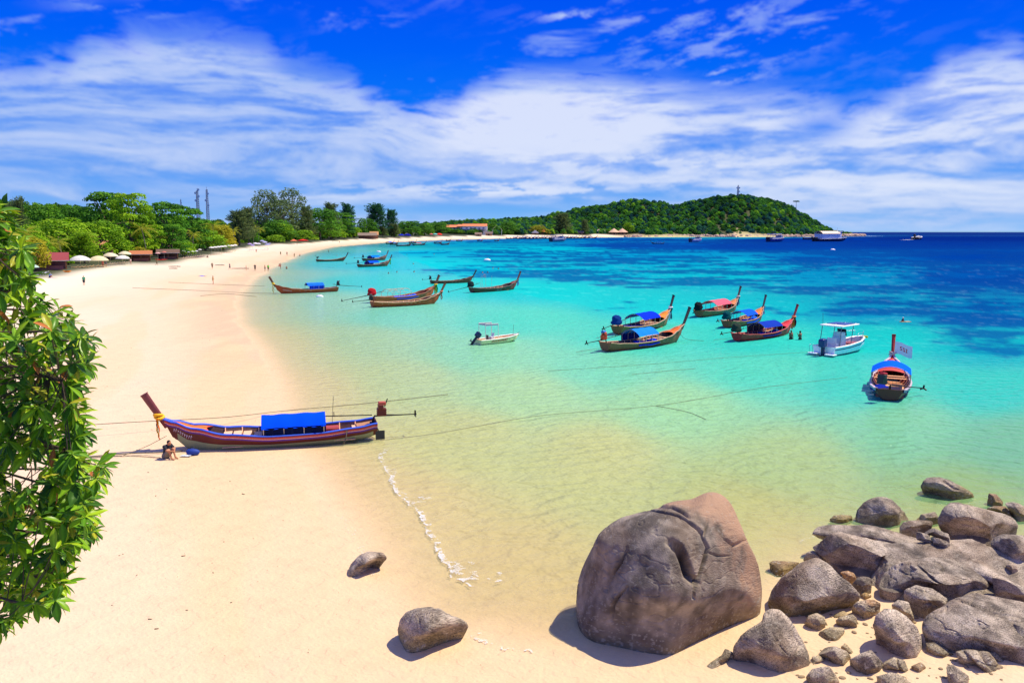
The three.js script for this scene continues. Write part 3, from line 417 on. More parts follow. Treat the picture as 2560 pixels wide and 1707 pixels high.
// ---------------------------------------------------------------- granite rocks
const ROCK = new THREE.MeshStandardMaterial({ vertexColors: true, map: TEX.rockTint, bumpMap: TEX.rockBump, bumpScale: 0.06, roughness: 0.92 });
const SMOOTH = new THREE.MeshStandardMaterial({ vertexColors: true, bumpMap: TEX.rockBump, bumpScale: 0.035, roughness: 0.85 });
const Z = (x0, y0, s, list) => list.map(([x, y]) => [x0 + x * s, y0 + y * s]);
// A rock from its outline. The outline lies in a plane through the rock's middle that leans by `lean` degrees (0 lying flat, 90 upright facing the shore path), `turn` degrees about the vertical;
// the body swells `thick` metres to either side of it. `cuts` are flat broken faces [x, y, n, d] in that plane's axes, in fractions of the rock's size.
function rock(name, label, outline, o = {}) {
  let { lean = 50, turn = 0, y0 = 0, thick = 0.5, sq = 0.75, nu = 72, nv = 48, cuts = [], cracks = [], rough = 0.05, seed = 1, tone = 1, algae = 0.5, warm = 0.2, group, strata = 0, dark = 0.5, category = 'rock' } = o; if (lean !== 44) lean = Math.max(14, lean - 12); sq = Math.min(0.95, sq + 0.18);
  let low = outline[0]; for (const p of outline) if (p[1] > low[1]) low = p;
  const foot = G(low[0], low[1], y0), t = lean / 57.3, a = turn / 57.3;
  const n = V(Math.sin(a) * Math.sin(t), Math.cos(t), Math.cos(a) * Math.sin(t)), e1 = V(Math.cos(a), 0, -Math.sin(a)), e2 = n.clone().cross(e1).normalize();
  const on = (p) => { const d = ray(p[0], p[1]), k = (foot.clone().sub(camera.position)).dot(n) / d.dot(n), q = camera.position.clone().addScaledVector(d, k).sub(foot); return [q.dot(e1), q.dot(e2)]; };
  const pl = outline.map(on); let cx = 0, cy = 0, A = 0;
  for (let i = 0, j = pl.length - 1; i < pl.length; j = i++) { const f = pl[j][0] * pl[i][1] - pl[i][0] * pl[j][1]; A += f; cx += (pl[j][0] + pl[i][0]) * f; cy += (pl[j][1] + pl[i][1]) * f; }
  cx /= 3 * A; cy /= 3 * A;
  const S = Math.sqrt(Math.abs(A / 2)), polar = [];
  for (let i = 0; i < 180; i++) { const th = i / 180 * 6.28319, ux = Math.cos(th), uy = Math.sin(th); let best = 0.02 * S; for (let k = 0, j = pl.length - 1; k < pl.length; j = k++) { const ax = pl[j][0] - cx, ay = pl[j][1] - cy, bx = pl[k][0] - pl[j][0], by = pl[k][1] - pl[j][1], den = ux * by - uy * bx; if (Math.abs(den) < 1e-9) continue; const r = (ax * by - ay * bx) / den, s = (ax * uy - ay * ux) / den; if (s >= -1e-6 && s <= 1 + 1e-6 && r > best) best = r; } polar.push(best); }
  const sm = polar.map((_, i) => { let s = 0, w = 0; for (let k = -2; k <= 2; k++) { const q = 3 - Math.abs(k); s += q * polar[(i + k + 180) % 180]; w += q; } return s / w; });
  const R = (th) => { const f = ((th / 6.28319 * 180) % 180 + 180) % 180, i = Math.floor(f); return lerp(sm[i], sm[(i + 1) % 180], f - i); };
  const lines = cracks.map((c) => ({ p: c.p.map(on), w: c.w ?? 0.03, d: c.d ?? 0.06 })), H = thick * S;
  const mid3 = foot.clone().addScaledVector(e1, cx).addScaledVector(e2, cy), swell = camera.position.clone().sub(mid3).normalize(), sv = [swell.dot(e1), swell.dot(e2), swell.dot(n)];
  // the lower rim follows the ground; the upper rim stays in the leaning plane
  const eye = camera.position.clone().sub(foot), ex = eye.dot(e1), ey = eye.dot(e2), ez = eye.dot(n), upY = [e1.y, e2.y, n.y];
  const rims = []; for (let i = 0; i < 180; i++) { const th = i / 180 * 6.28319, x = cx + R(th) * Math.cos(th), y = cy + R(th) * Math.sin(th), k = sstep(-0.5, 0.8, -Math.sin(th)), h = x * upY[0] + y * upY[1], t = h / (EYE - y0 - h) * -1; const s = clamp(k * t, -0.35, 0.35); rims.push([x + (ex - x) * s, y + (ey - y) * s, ez * s - 0.03 * k * S]); }
  const M = 180, coef = [0, 1, 2].map((c) => [0, 1, 2].map((h) => { let a = 0, b = 0; for (let i = 0; i < M; i++) { const v = rims[i][c], th = i / M * 6.28319; a += v * Math.cos(h * th); b += v * Math.sin(h * th); } const w = h ? 2 / M : 1 / M; return [a * w, b * w]; }));
  const soft = (th) => coef.map((c) => c[0][0] + c[1][0] * Math.cos(th) + c[1][1] * Math.sin(th) + c[2][0] * Math.cos(2 * th) + c[2][1] * Math.sin(2 * th));
  const rim = (th) => { const f = ((th / 6.28319 * 180) % 180 + 180) % 180, i = Math.floor(f), p = rims[i], q = rims[(i + 1) % 180], t = f - i; return [lerp(p[0], q[0], t), lerp(p[1], q[1], t), lerp(p[2], q[2], t)]; };
  const pos = [], idx = [], uv = [], raw = [];
  const pw = (x, k) => Math.sign(x) * Math.abs(x) ** k;
  for (let j = 0; j <= nv; j++) for (let i = 0; i <= nu; i++) {
    const th = i / nu * 6.28319, ph = j / nv * Math.PI, hh = H * pw(Math.cos(ph), sq), kk = pw(Math.sin(ph), sq), qa = rim(th), qb = soft(th), kf = Math.sin(ph) ** 3, q = [0, 1, 2].map((c) => lerp(qb[c], qa[c], kf));
    const ku = ((1 - Math.sin(th)) / 2) ** 1.5 * Math.sin(ph) ** 2 * (hh > 0 ? 1 : 0), bx = lerp(sv[0], upY[0], ku), by = lerp(sv[1], upY[1], ku), bz = lerp(sv[2], upY[2], ku); const xp = cx + (q[0] - cx) * kk, yp = cy + (q[1] - cy) * kk; let x = cx + (q[0] - cx) * kk + hh * bx, y = cy + (q[1] - cy) * kk + hh * by, z = hh * bz + q[2] * kk;
    for (const [qx, qy, qz, d] of cuts) { const L = Math.hypot(qx, qy, qz), f = ((x - cx) * qx + (y - cy) * qy + z * qz) / L - d * S; if (f > 0) { x -= qx / L * f * 0.97; y -= qy / L * f * 0.97; z -= qz / L * f * 0.97; } }
    raw.push([x, y, z, th, ph, xp, yp]);
  }
  const g = new THREE.BufferGeometry(), stand = o.skirt ?? y0 < 0.9, P = raw.map(([x, y, z, th, ph]) => { if (!stand || ph <= 1.5709) return foot.clone().addScaledVector(e1, x).addScaledVector(e2, y).addScaledVector(n, z); const q = rim(th), w = foot.clone().addScaledVector(e1, q[0]).addScaledVector(e2, q[1]).addScaledVector(n, q[2]), t = sstep(1.57, 2.2, ph), k = sstep(2.2, 3.14, ph); w.y = lerp(w.y, -0.6, t); w.x = lerp(w.x, mid3.x, k); w.z = lerp(w.z, mid3.z, k); const back = foot.clone().addScaledVector(e1, x).addScaledVector(e2, y).addScaledVector(n, z); return back.lerp(w, sstep(-0.35, 0.55, -Math.sin(th))); });
  const so = seed * 13.7;
  P.forEach((p, k) => {
    const [x, y, z, , ph, xp, yp] = raw[k], c = foot.clone().addScaledVector(e1, cx).addScaledVector(e2, cy), out = p.clone().sub(c).normalize();
    const q = p.clone().multiplyScalar(1 / S), edge = 1 - 0.6 * Math.sin(ph) ** 8;
    let d = (fbm3(q.x * 2.2 + so, q.y * 2.2, q.z * 2.2, 3) - 0.5) * rough * 2.2 * S * edge + (fbm3(q.x * 9 + so, q.y * 9, q.z * 9, 3) - 0.5) * rough * 0.7 * S;
    const ridged = 1 - Math.abs(2 * fbm3(p.x * 1.3 + so, p.y * 2.6 + strata * p.x, p.z * 1.3, 3) - 1); d -= sstep(0.93, 0.99, ridged) * 0.035 * Math.min(1, S) * (0.5 + strata);
    for (const l of lines) { let best = 1e9, tt = 0; for (let i = 1; i < l.p.length; i++) { const [ax, ay] = l.p[i - 1], bx = l.p[i][0] - ax, by = l.p[i][1] - ay, t2 = clamp(((xp - ax) * bx + (yp - ay) * by) / (bx * bx + by * by)), dd = Math.hypot(xp - ax - bx * t2, yp - ay - by * t2); if (dd < best) { best = dd; tt = (i - 1 + t2) / (l.p.length - 1); } } if (ph < 1.57) d -= l.d * Math.exp(-((best / l.w) ** 3)) * (0.35 + Math.sin(tt * Math.PI)); }
    p.addScaledVector(out, d); pos.push(p.x, p.y, p.z); const [, , , tq, pq] = raw[k]; if (stand && pq > 1.5709 && Math.sin(tq) < 0) uv.push(Math.round(tq) * 0 + tq * S / 1.6, p.y / 1.6); else uv.push((x + z * 0.7) / 1.6, (y + z * 0.6) / 1.6);
  });
  for (let j = 0; j < nv; j++) for (let i = 0; i < nu; i++) { const b = j * (nu + 1) + i; idx.push(b, b + nu + 1, b + 1, b + 1, b + nu + 1, b + nu + 2); }
  g.setAttribute('position', new THREE.Float32BufferAttribute(pos, 3)); g.setAttribute('uv', new THREE.Float32BufferAttribute(uv, 2)); g.setIndex(idx); g.computeVertexNormals();
  const N = g.attributes.normal; for (let j = 0; j <= nv; j++) { const k0 = j * (nu + 1), k1 = k0 + nu, v = V(N.getX(k0) + N.getX(k1), N.getY(k0) + N.getY(k1), N.getZ(k0) + N.getZ(k1)).normalize(); N.setXYZ(k0, v.x, v.y, v.z); N.setXYZ(k1, v.x, v.y, v.z); }
  const col = [];
  P.forEach((p) => {
    const big = fbm3(p.x * 0.9 + so, p.y * 0.9, p.z * 0.9, 4), m = fbm3(p.x * 3.1 + so, p.y * 3.1, p.z * 3.1, 4), f = n3(p.x * 16, p.y * 16, p.z * 16);
    let c = mix3([0.20, 0.155, 0.115], [0.66, 0.54, 0.42], sstep(0.3, 0.68, 0.6 * m + 0.4 * big));
    c = mix3(c, [0.085, 0.07, 0.06], dark * sstep(0.52, 0.72, fbm3(p.x * 1.7 + so + 9, p.y * 0.8, p.z * 1.7, 4)));
    if (o.warmAt) { const q = p.clone().sub(mid3), k = (q.dot(e1) * o.warmAt[0] + q.dot(e2) * o.warmAt[1]) / S; c = mix3(c, [0.80, 0.47, 0.28], 0.92 * sstep(0.46, 0.74, 0.95 * k + 0.55 * big + 0.35 * (m - 0.5))); if (f > 0.62 && n3(p.x * 30, p.y * 30, p.z * 30) > 0.45 + 0.5 * sstep(0, 1.3, p.y)) c = mix3(c, [0.8, 0.72, 0.58], 0.55); }
    c = mix3(c, [0.46, 0.26, 0.13], warm * sstep(0.48, 0.66, fbm3(p.x * 0.8 + so + 30, p.y * 0.8 + 4, p.z * 0.8, 4)) * 0.95);
    const al = algae * sstep(0.55, 0.05, p.y - 0.5 * (m - 0.5) - (big - 0.5) * 0.7); c = mix3(c, [0.36, 0.27, 0.06], al * 0.75);
    if (f > 0.80) c = mix3(c, [0.75, 0.68, 0.56], 0.3 + 0.4 * sstep(0.9, 0.1, p.y) * algae);
    col.push(c[0] * tone, c[1] * tone, c[2] * tone);
  });
  g.setAttribute('color', new THREE.Float32BufferAttribute(col, 3));
  return single(name, g, o.smooth ? SMOOTH : ROCK, label, category, group);
}
const zb = (l) => Z(1400, 1200, 600 / 2045, l), z5 = (l) => Z(1980, 1180, 580 / 2352, l), z6 = (l) => Z(1760, 1420, 800 / 2352, l), z7 = (l) => Z(820, 1080, 600 / 1622, l);
rock('giant_boulder', 'huge brown granite boulder with cracks, far larger than every other rock', zb([[140, 1000], [150, 900], [190, 760], [250, 630], [300, 530], [340, 450], [420, 385], [520, 320], [650, 290], [750, 265], [850, 245], [880, 212], [1000, 180], [1150, 165], [1220, 115], [1290, 100], [1370, 120], [1430, 170], [1480, 240], [1520, 340], [1580, 480], [1620, 580], [1680, 680], [1710, 800], [1730, 950], [1720, 1100], [1690, 1140], [1500, 1230], [1300, 1330], [1100, 1430], [1000, 1500], [900, 1510], [700, 1480], [500, 1430], [300, 1390], [190, 1320], [150, 1200]]),
  { lean: 44, thick: 0.4, sq: 0.78, nu: 520, nv: 340, rough: 0.014, seed: 3, warm: 0.25, warmAt: [0.55, 0.85], smooth: true, tone: 0.52, algae: 0.45, dark: 0.45, category: 'boulder', 
    cracks: [{ p: zb([[750, 265], [850, 310], [1000, 350], [1100, 400], [1200, 460], [1225, 515], [1260, 570], [1240, 650], [1210, 740], [1180, 850], [1150, 950], [1148, 1040]]), w: 0.04, d: 0.2 }, { p: zb([[940, 565], [1010, 610], [1060, 700], [1100, 790], [1160, 850]]), w: 0.12, d: 0.5 }, { p: zb([[850, 245], [950, 260], [1040, 310], [1090, 350]]), w: 0.055, d: 0.2 }, { p: zb([[600, 570], [550, 690], [500, 760], [430, 950]]), w: 0.04, d: 0.13 }, { p: zb([[610, 910], [530, 1040], [480, 1150], [450, 1280]]), w: 0.035, d: 0.12 }, { p: zb([[1250, 350], [1240, 420], [1225, 500]]), w: 0.03, d: 0.09 }, { p: zb([[1400, 500], [1490, 550], [1590, 515]]), w: 0.035, d: 0.1 }, { p: zb([[1260, 600], [1350, 625], [1460, 622]]), w: 0.025, d: 0.06 }] });
rock('beach_rock', 'small elongated speckled rock alone on the wet sand, left of the other lone rock', z7([[125, 960], [150, 900], [210, 830], [270, 805], [370, 815], [400, 850], [380, 875], [320, 890], [270, 930], [200, 975], [145, 988]]), { lean: 50, thick: 0.55, seed: 5, algae: 0.3, tone: 1.1 });
rock('beach_rock', 'rounded grey rock with pale speckles and yellow foot alone between sand and boulder', z7([[470, 1330], [485, 1270], [530, 1215], [600, 1190], [700, 1183], [770, 1200], [800, 1225], [900, 1270], [955, 1310], [930, 1345], [800, 1420], [650, 1485], [560, 1505], [520, 1490], [490, 1420]]), { lean: 56, thick: 0.6, seed: 6, nu: 110, nv: 74, algae: 0.8, rough: 0.04, cuts: [[0.1, 0.9, 0.5, 0.42]] });
const ROCKS = [
  ['rock_ledge', 'low ledge of bedrock showing in the gaps between the big slabs', [[2040, 1392], [2120, 1368], [2250, 1356], [2400, 1350], [2560, 1340], [2640, 1350], [2640, 1560], [2480, 1600], [2380, 1600], [2300, 1570], [2230, 1510], [2180, 1470], [2110, 1440]], { lean: 16, y0: -0.12, thick: 0.05, sq: 0.5, strata: 1, algae: 0.3, nu: 140, nv: 80, rough: 0.05, dark: 0.6 }],
  ['granite_slab', 'pale low slab beside the strip of yellow sand at the right edge', [[2395, 1408], [2440, 1395], [2500, 1432], [2600, 1485], [2600, 1515], [2500, 1480], [2430, 1440]], { lean: 20, y0: 0.3, thick: 0.25, tone: 1.2 }],
  // name, label, outline, options
  ['shore_rock', 'flat topped olive rock standing farthest out in the water, split by a long crack', z5([[1305, 150], [1330, 90], [1380, 55], [1500, 52], [1600, 80], [1720, 150], [1830, 220], [1860, 255], [1760, 275], [1690, 282], [1570, 265], [1430, 215], [1330, 180]]), { lean: 40, thick: 0.5, algae: 0.9, cuts: [[-0.5, -0.6, 0.35, 0.36]], cracks: [{ p: z5([[1480, 60], [1560, 100], [1660, 160], [1780, 230]]), w: 0.05, d: 0.12 }] }],
  ['shore_rock', 'round grey rock at the water edge behind the long slabs', z5([[640, 470], [660, 390], [720, 320], [790, 275], [880, 252], [1000, 260], [1100, 295], [1150, 340], [1180, 420], [1210, 470], [1180, 495], [1080, 545], [900, 545], [760, 530], [680, 515]]), { lean: 50, thick: 0.62, algae: 0.5, cuts: [[-0.5, -0.55, 0.5, 0.4]] }],
  ['shore_rock', 'small algae covered rock in the water left of the round grey rock', z5([[380, 480], [430, 440], [500, 432], [610, 440], [620, 480], [560, 515], [440, 515]]), { lean: 40, thick: 0.5, algae: 1 }],
  ['granite_slab', 'long narrow upper slab running down from the water edge under the small stones', z5([[190, 640], [240, 570], [340, 535], [450, 535], [600, 540], [760, 535], [900, 560], [1050, 600], [1200, 650], [1400, 720], [1620, 760], [1850, 810], [1960, 870], [1700, 930], [1480, 945], [1300, 860], [1100, 790], [900, 740], [700, 680], [480, 650], [300, 680]]), { lean: 16, turn: -6, y0: 0.45, thick: 0.2, sq: 0.5, strata: 0.5, algae: 0.3, nu: 120 }],
  ['granite_slab', 'thick grey slab with a big black shaded face on its left side', z5([[200, 760], [230, 660], [320, 615], [470, 605], [620, 645], [850, 700], [1080, 765], [1250, 830], [1480, 925], [1100, 945], [960, 985], [850, 1030], [740, 1050], [560, 1000], [400, 920], [250, 810]]), { lean: 34, turn: 12, y0: 0.25, thick: 0.52, sq: 0.6, strata: 0.4, algae: 0.15, nu: 130, nv: 80, cuts: [[-0.55, -0.75, 0.06, 0.3]], dark: 0.7 }],
  ['shore_rock', 'large sloping grey rock with a dark underside near the right edge', z5([[1510, 420], [1540, 360], [1600, 310], [1700, 310], [1850, 350], [2000, 390], [2150, 430], [2260, 480], [2310, 560], [2230, 615], [2100, 640], [2010, 720], [1900, 730], [1700, 700], [1560, 600], [1490, 560], [1480, 480]]), { lean: 46, y0: 0.2, turn: 6, thick: 0.5, sq: 0.66, strata: 0.5, algae: 0.1, nu: 120, nv: 80, cuts: [[-0.3, -0.85, 0.12, 0.24]], dark: 0.5 }],
  ['shore_rock', 'low brown rock wedged between the round grey rock and the large sloping rock', z5([[1090, 560], [1130, 510], [1200, 490], [1400, 490], [1440, 510], [1420, 560], [1300, 575], [1250, 600], [1120, 600]]), { lean: 36, y0: 0.4, thick: 0.45 }],
  ['loose_stone', 'squared grey stone lying on the upper slab, left of its pair', z5([[1255, 640], [1270, 600], [1350, 622], [1440, 655], [1430, 725], [1360, 715], [1270, 685]]), { lean: 52, y0: 1.0, thick: 0.5, sq: 0.5, rough: 0.03 }],
  ['loose_stone', 'squared grey stone lying on the upper slab, right of its pair', z5([[1440, 665], [1500, 672], [1600, 715], [1615, 750], [1575, 772], [1500, 755], [1435, 730]]), { lean: 45, y0: 1.0, thick: 0.5, sq: 0.5, rough: 0.03 }],
  ['loose_stone', 'long pale stone leaning just behind the two squared stones', z5([[1310, 570], [1400, 552], [1560, 615], [1715, 680], [1690, 720], [1610, 715], [1450, 655], [1310, 605]]), { lean: 46, y0: 1.05, thick: 0.35, sq: 0.6 }],
  ['shore_rock', 'smooth grey rock overhanging at the right edge of the photo', z5([[2010, 700], [2050, 660], [2150, 630], [2352, 640], [2450, 700], [2450, 930], [2250, 930], [2130, 880], [2040, 800]]), { lean: 50, y0: 0.6, thick: 0.6, sq: 0.7, algae: 0, cuts: [[-0.5, -0.7, 0.3, 0.5]] }],
  ['shore_rock', 'upright yellow rock in the water with a dark split face', z5([[1985, 300], [2000, 215], [2080, 225], [2150, 310], [2140, 345], [1990, 345]]), { lean: 60, thick: 0.5, algae: 0.9, warm: 0.7, cuts: [[-0.9, -0.1, 0.3, 0.3]] }],
  ['shore_rock', 'low yellow rock between the upright rock and the large sloping rock', z5([[1970, 370], [2050, 345], [2170, 345], [2230, 400], [2240, 460], [2150, 440], [2000, 390]]), { lean: 40, thick: 0.4, algae: 0.9, warm: 0.8 }],
  ['shore_rock', 'long yellow rock leaving the frame behind the sloping rock', z5([[2165, 320], [2220, 288], [2300, 310], [2420, 390], [2450, 500], [2310, 500], [2220, 410]]), { lean: 48, thick: 0.45, algae: 0.8, warm: 0.7 }],
  ['shore_rock', 'small pale rock between slab edge and wedge rock at the water', z5([[115, 890], [150, 815], [210, 790], [320, 830], [415, 870], [370, 955], [260, 930]]), { lean: 46, thick: 0.55, y0: 0.1, cuts: [[-0.6, -0.4, 0.4, 0.4]] }],
  ['loose_stone', 'small oval stone in the shade under the overhanging rock', z5([[2170, 960], [2190, 930], [2240, 922], [2290, 955], [2300, 1005], [2240, 1025], [2195, 1000]]), { lean: 50, y0: 0.55, thick: 0.6 }],
  ['shore_rock', 'flat wet ledge beside the large sloping rock', z5([[1230, 465], [1300, 430], [1410, 410], [1515, 385], [1510, 470], [1400, 490], [1290, 490]]), { lean: 30, y0: 0.2, thick: 0.3, algae: 0.7 }],
  ['shore_rock', 'tilted wedge shaped rock with yellow stain and undercut right of the giant boulder', z6([[470, 255], [500, 170], [570, 70], [640, 20], [700, -35], [830, -78], [920, -30], [1000, 60], [1080, 120], [1165, 215], [1110, 262], [1000, 315], [900, 355], [640, 375], [560, 325], [480, 290]]), { lean: 44, turn: -10, thick: 0.42, sq: 0.6, nu: 130, nv: 90, algae: 1, dark: 0.3, rough: 0.03, cuts: [[0.38, -0.9, 0.16, 0.26], [0, 0, 1, 0.3]] }],
  ['shore_rock', 'pointed seal shaped rock on the sand in front of the wedge rock', z6([[215, 600], [230, 525], [330, 455], [430, 390], [440, 330], [490, 298], [560, 305], [630, 370], [680, 450], [740, 560], [775, 650], [785, 725], [660, 775], [560, 787], [470, 757], [340, 692], [220, 657]]), { lean: 52, turn: 8, thick: 0.42, sq: 0.7, nu: 130, nv: 90, algae: 0.2, rough: 0.035, cuts: [[-0.6, 0.55, 0.1, 0.5], [-0.45, -0.6, 0.5, 0.42]], cracks: [{ p: z6([[640, 410], [680, 490], [740, 570], [700, 640], [655, 770]]), w: 0.03, d: 0.08 }, { p: z6([[500, 480], [560, 560], [630, 670]]), w: 0.02, d: 0.035 }] }],
  ['shore_rock', 'low tail of rock trailing left onto the sand from the seal shaped rock', z6([[0, 725], [60, 690], [130, 640], [170, 570], [225, 530], [245, 645], [150, 708], [60, 755]]), { lean: 30, thick: 0.3, algae: 0.4, tone: 1.2 }],
  ['beach_stone', 'pale stone with a crack at the foot of the wedge rock', z6([[740, 410], [770, 350], [830, 328], [890, 360], [930, 400], [915, 432], [850, 470], [790, 452]]), { lean: 48, thick: 0.55, tone: 1.15, cuts: [[-0.4, -0.7, 0.4, 0.45]] }],
  ['beach_stone', 'angular stone with a dark front face below the undercut wedge rock', z6([[970, 390], [1000, 360], [1105, 338], [1155, 410], [1130, 458], [1040, 452], [985, 420]]), { lean: 48, thick: 0.5, sq: 0.5, tone: 1.05, cuts: [[-0.1, -0.9, 0.3, 0.2]] }],
  ['beach_stone', 'flat broken tan stone in front of the pale cracked stone', z6([[828, 520], [850, 470], [930, 430], [1035, 440], [1037, 470], [992, 540], [960, 552], [880, 537]]), { lean: 26, thick: 0.32, tone: 1.25, warm: 0.6 }],
  ['shore_rock', 'large egg shaped grey boulder standing on the sand among small stones', z6([[1240, 420], [1270, 340], [1340, 300], [1420, 310], [1500, 360], [1570, 440], [1615, 540], [1615, 610], [1570, 680], [1500, 692], [1380, 645], [1280, 545]]), { lean: 54, turn: 6, thick: 0.6, sq: 0.8, nu: 120, nv: 84, algae: 0.1, rough: 0.05, tone: 1.12, cuts: [[-0.45, -0.7, 0.45, 0.5]] }],
  ['beach_stone', 'leaning stone with a shaded hollow left of the egg shaped boulder', z6([[830, 620], [880, 580], [970, 575], [1050, 610], [1088, 660], [1030, 740], [960, 722], [900, 672]]), { lean: 46, thick: 0.5, sq: 0.6, tone: 1.15, cuts: [[-0.5, -0.8, 0.25, 0.3]] }],
  ['beach_stone', 'blocky stone with a rough front in the bottom row, below the egg shaped boulder', z6([[1070, 680], [1150, 630], [1220, 605], [1290, 600], [1322, 660], [1312, 772], [1200, 808], [1125, 772]]), { lean: 56, thick: 0.55, sq: 0.6, tone: 1.15, cuts: [[-0.2, -0.6, 0.7, 0.34]] }],
  ['beach_stone', 'pair of joined pale blocks right of the blocky bottom stone', z6([[1325, 670], [1400, 652], [1480, 680], [1523, 802], [1430, 772], [1322, 752]]), { lean: 42, thick: 0.45, sq: 0.55, tone: 1.2, cracks: [{ p: z6([[1415, 655], [1440, 710], [1470, 790]]), w: 0.03, d: 0.1 }] }],
  ['beach_stone', 'pale stone cut by the bottom edge below the seal shaped rock', z6([[750, 805], [800, 740], [890, 692], [950, 750], [1005, 850], [900, 910], [780, 870]]), { lean: 50, thick: 0.5, sq: 0.6, tone: 1.25, cuts: [[-0.4, -0.5, 0.6, 0.4]] }],
  ['beach_stone', 'pale slab shaped stone cut by the bottom edge under the joined blocks', z6([[1265, 790], [1340, 758], [1440, 780], [1535, 850], [1500, 930], [1300, 910]]), { lean: 46, thick: 0.45, sq: 0.6, tone: 1.25 }],
  ['beach_stone', 'pointed grey stone at the bottom edge right of the slab shaped stone', z6([[1783, 720], [1830, 708], [1920, 770], [2005, 850], [1950, 910], [1800, 880]]), { lean: 50, thick: 0.45, sq: 0.55, tone: 1.2 }],
  ['beach_stone', 'long wedge stone lying against the big lower right slab', z6([[1628, 540], [1680, 522], [1780, 580], [1868, 670], [1840, 694], [1700, 662], [1645, 612]]), { lean: 34, thick: 0.4, tone: 1.1 }],
  ['beach_stone', 'cluster of layered tilted stone with dark slots in front of the lower right slab', z6([[1850, 612], [1950, 598], [2100, 618], [2185, 730], [2155, 795], [2100, 822], [2000, 762], [1880, 692]]), { lean: 34, thick: 0.4, tone: 1.2, warm: 0.4, strata: 1, cracks: [{ p: z6([[1900, 620], [1960, 680], [2060, 790]]), w: 0.08, d: 0.22 }, { p: z6([[2030, 620], [2100, 700], [2140, 780]]), w: 0.05, d: 0.15 }] }],
  ['beach_stone', 'smooth lens shaped stone between the layered cluster and the lower right slab', z6([[2058, 610], [2140, 618], [2238, 690], [2222, 728], [2150, 702]]), { lean: 40, thick: 0.4, tone: 1.2 }],
  ['granite_slab', 'broad lower right slab with rough pale patches reaching the right edge', z6([[1600, 420], [1660, 340], [1850, 230], [2000, 180], [2352, 250], [2520, 330], [2520, 740], [2352, 700], [2150, 642], [2000, 592], [1850, 602], [1700, 545], [1620, 495]]), { lean: 24, turn: 6, y0: 0.15, thick: 0.28, sq: 0.6, nu: 150, nv: 90, strata: 1, algae: 0.15, rough: 0.035, cracks: [{ p: z6([[1850, 240], [2000, 300], [2200, 330], [2352, 360]]), w: 0.04, d: 0.08 }] }],
  ['granite_slab', 'middle slab with a dark folded left face between thick slab and broad slab', z6([[1250, 70], [1350, -5], [1500, -60], [1800, -85], [2000, 0], [2125, 90], [2112, 165], [1990, 168], [1850, 222], [1650, 150], [1480, 160], [1380, 175], [1290, 150]]), { lean: 28, turn: 8, y0: 0.35, thick: 0.36, sq: 0.6, nu: 140, nv: 84, strata: 0.8, algae: 0, cuts: [[-0.55, -0.7, 0.2, 0.42]], cracks: [{ p: z6([[1560, -20], [1650, 50], [1740, 120], [1840, 210]]), w: 0.05, d: 0.14 }] }],
  ['granite_slab', 'ribbed slab tucked under the middle slab beside the egg shaped boulder', z6([[1478, 162], [1560, 122], [1680, 150], [1800, 228], [1780, 275], [1650, 295], [1520, 255], [1470, 205]]), { lean: 38, y0: 0.4, thick: 0.4, strata: 1, dark: 0.7 }],
  ['shore_rock', 'dark shaded rock standing on the broad slab at the right edge', z6([[2118, 70], [2220, 78], [2352, 140], [2480, 200], [2480, 280], [2352, 252], [2142, 192]]), { lean: 52, y0: 0.3, thick: 0.5, sq: 0.6, tone: 0.9, algae: 0, cuts: [[-0.6, -0.5, 0.5, 0.2]] }],
  ['shore_rock', 'dark rock casting a black shadow at the lower right edge', z6([[2250, 440], [2290, 402], [2400, 418], [2480, 500], [2480, 590], [2352, 585], [2240, 500]]), { lean: 50, y0: 0.35, thick: 0.5, tone: 0.85, algae: 0 }],
  ['shore_rock', 'stone with a hollow standing behind the egg shaped boulder', z6([[1380, 270], [1430, 232], [1510, 250], [1552, 385], [1480, 370], [1400, 330]]), { lean: 54, y0: 0.2, thick: 0.5, tone: 1.1 }],
  ['shore_rock', 'crumpled yellow brown rock between wedge rock and egg shaped boulder', z6([[1085, 290], [1140, 242], [1240, 232], [1304, 260], [1292, 345], [1180, 390], [1110, 335]]), { lean: 44, thick: 0.45, warm: 1, tone: 1.25, strata: 1, rough: 0.09 }],
  ['beach_stone', 'small tan stone behind the upper right edge of the wedge rock', z6([[1000, 30], [1060, 18], [1132, 50], [1122, 84], [1060, 98]]), { lean: 40, y0: 0.2, thick: 0.5, warm: 0.9, tone: 1.2 }],
  ['beach_stone', 'pitted grey stone beside the dark left face of the middle slab', z6([[1090, 120], [1130, 70], [1190, 52], [1244, 90], [1234, 145], [1160, 175], [1110, 152]]), { lean: 50, y0: 0.2, thick: 0.55 }],
  ['beach_stone', 'half buried ridge of stone in the sand above the leaning stone', z6([[990, 560], [1030, 538], [1090, 600], [1115, 655], [1060, 645]]), { lean: 34, thick: 0.4, warm: 0.6, tone: 1.2 }],
  ['beach_stone', 'small tan block half buried left of the leaning stone', z6([[795, 650], [870, 638], [892, 690], [800, 724]]), { lean: 36, thick: 0.45, sq: 0.5, warm: 0.6, tone: 1.25 }],
  ['beach_stone', 'small rough stone on the sand below the egg shaped boulder', z6([[1525, 722], [1600, 688], [1638, 730], [1592, 800], [1540, 772]]), { lean: 40, thick: 0.45, tone: 1.25, warm: 0.5 }],
  ['shore_rock', 'olive algae covered rock in the water between giant boulder and wedge rock', Z(1900, 1380, 320 / 2352, [[170, 200], [250, 150], [450, 165], [740, 190], [700, 280], [580, 380], [450, 445], [300, 435], [200, 310]]), { lean: 34, thick: 0.4, algae: 1, warm: 0.6 }],
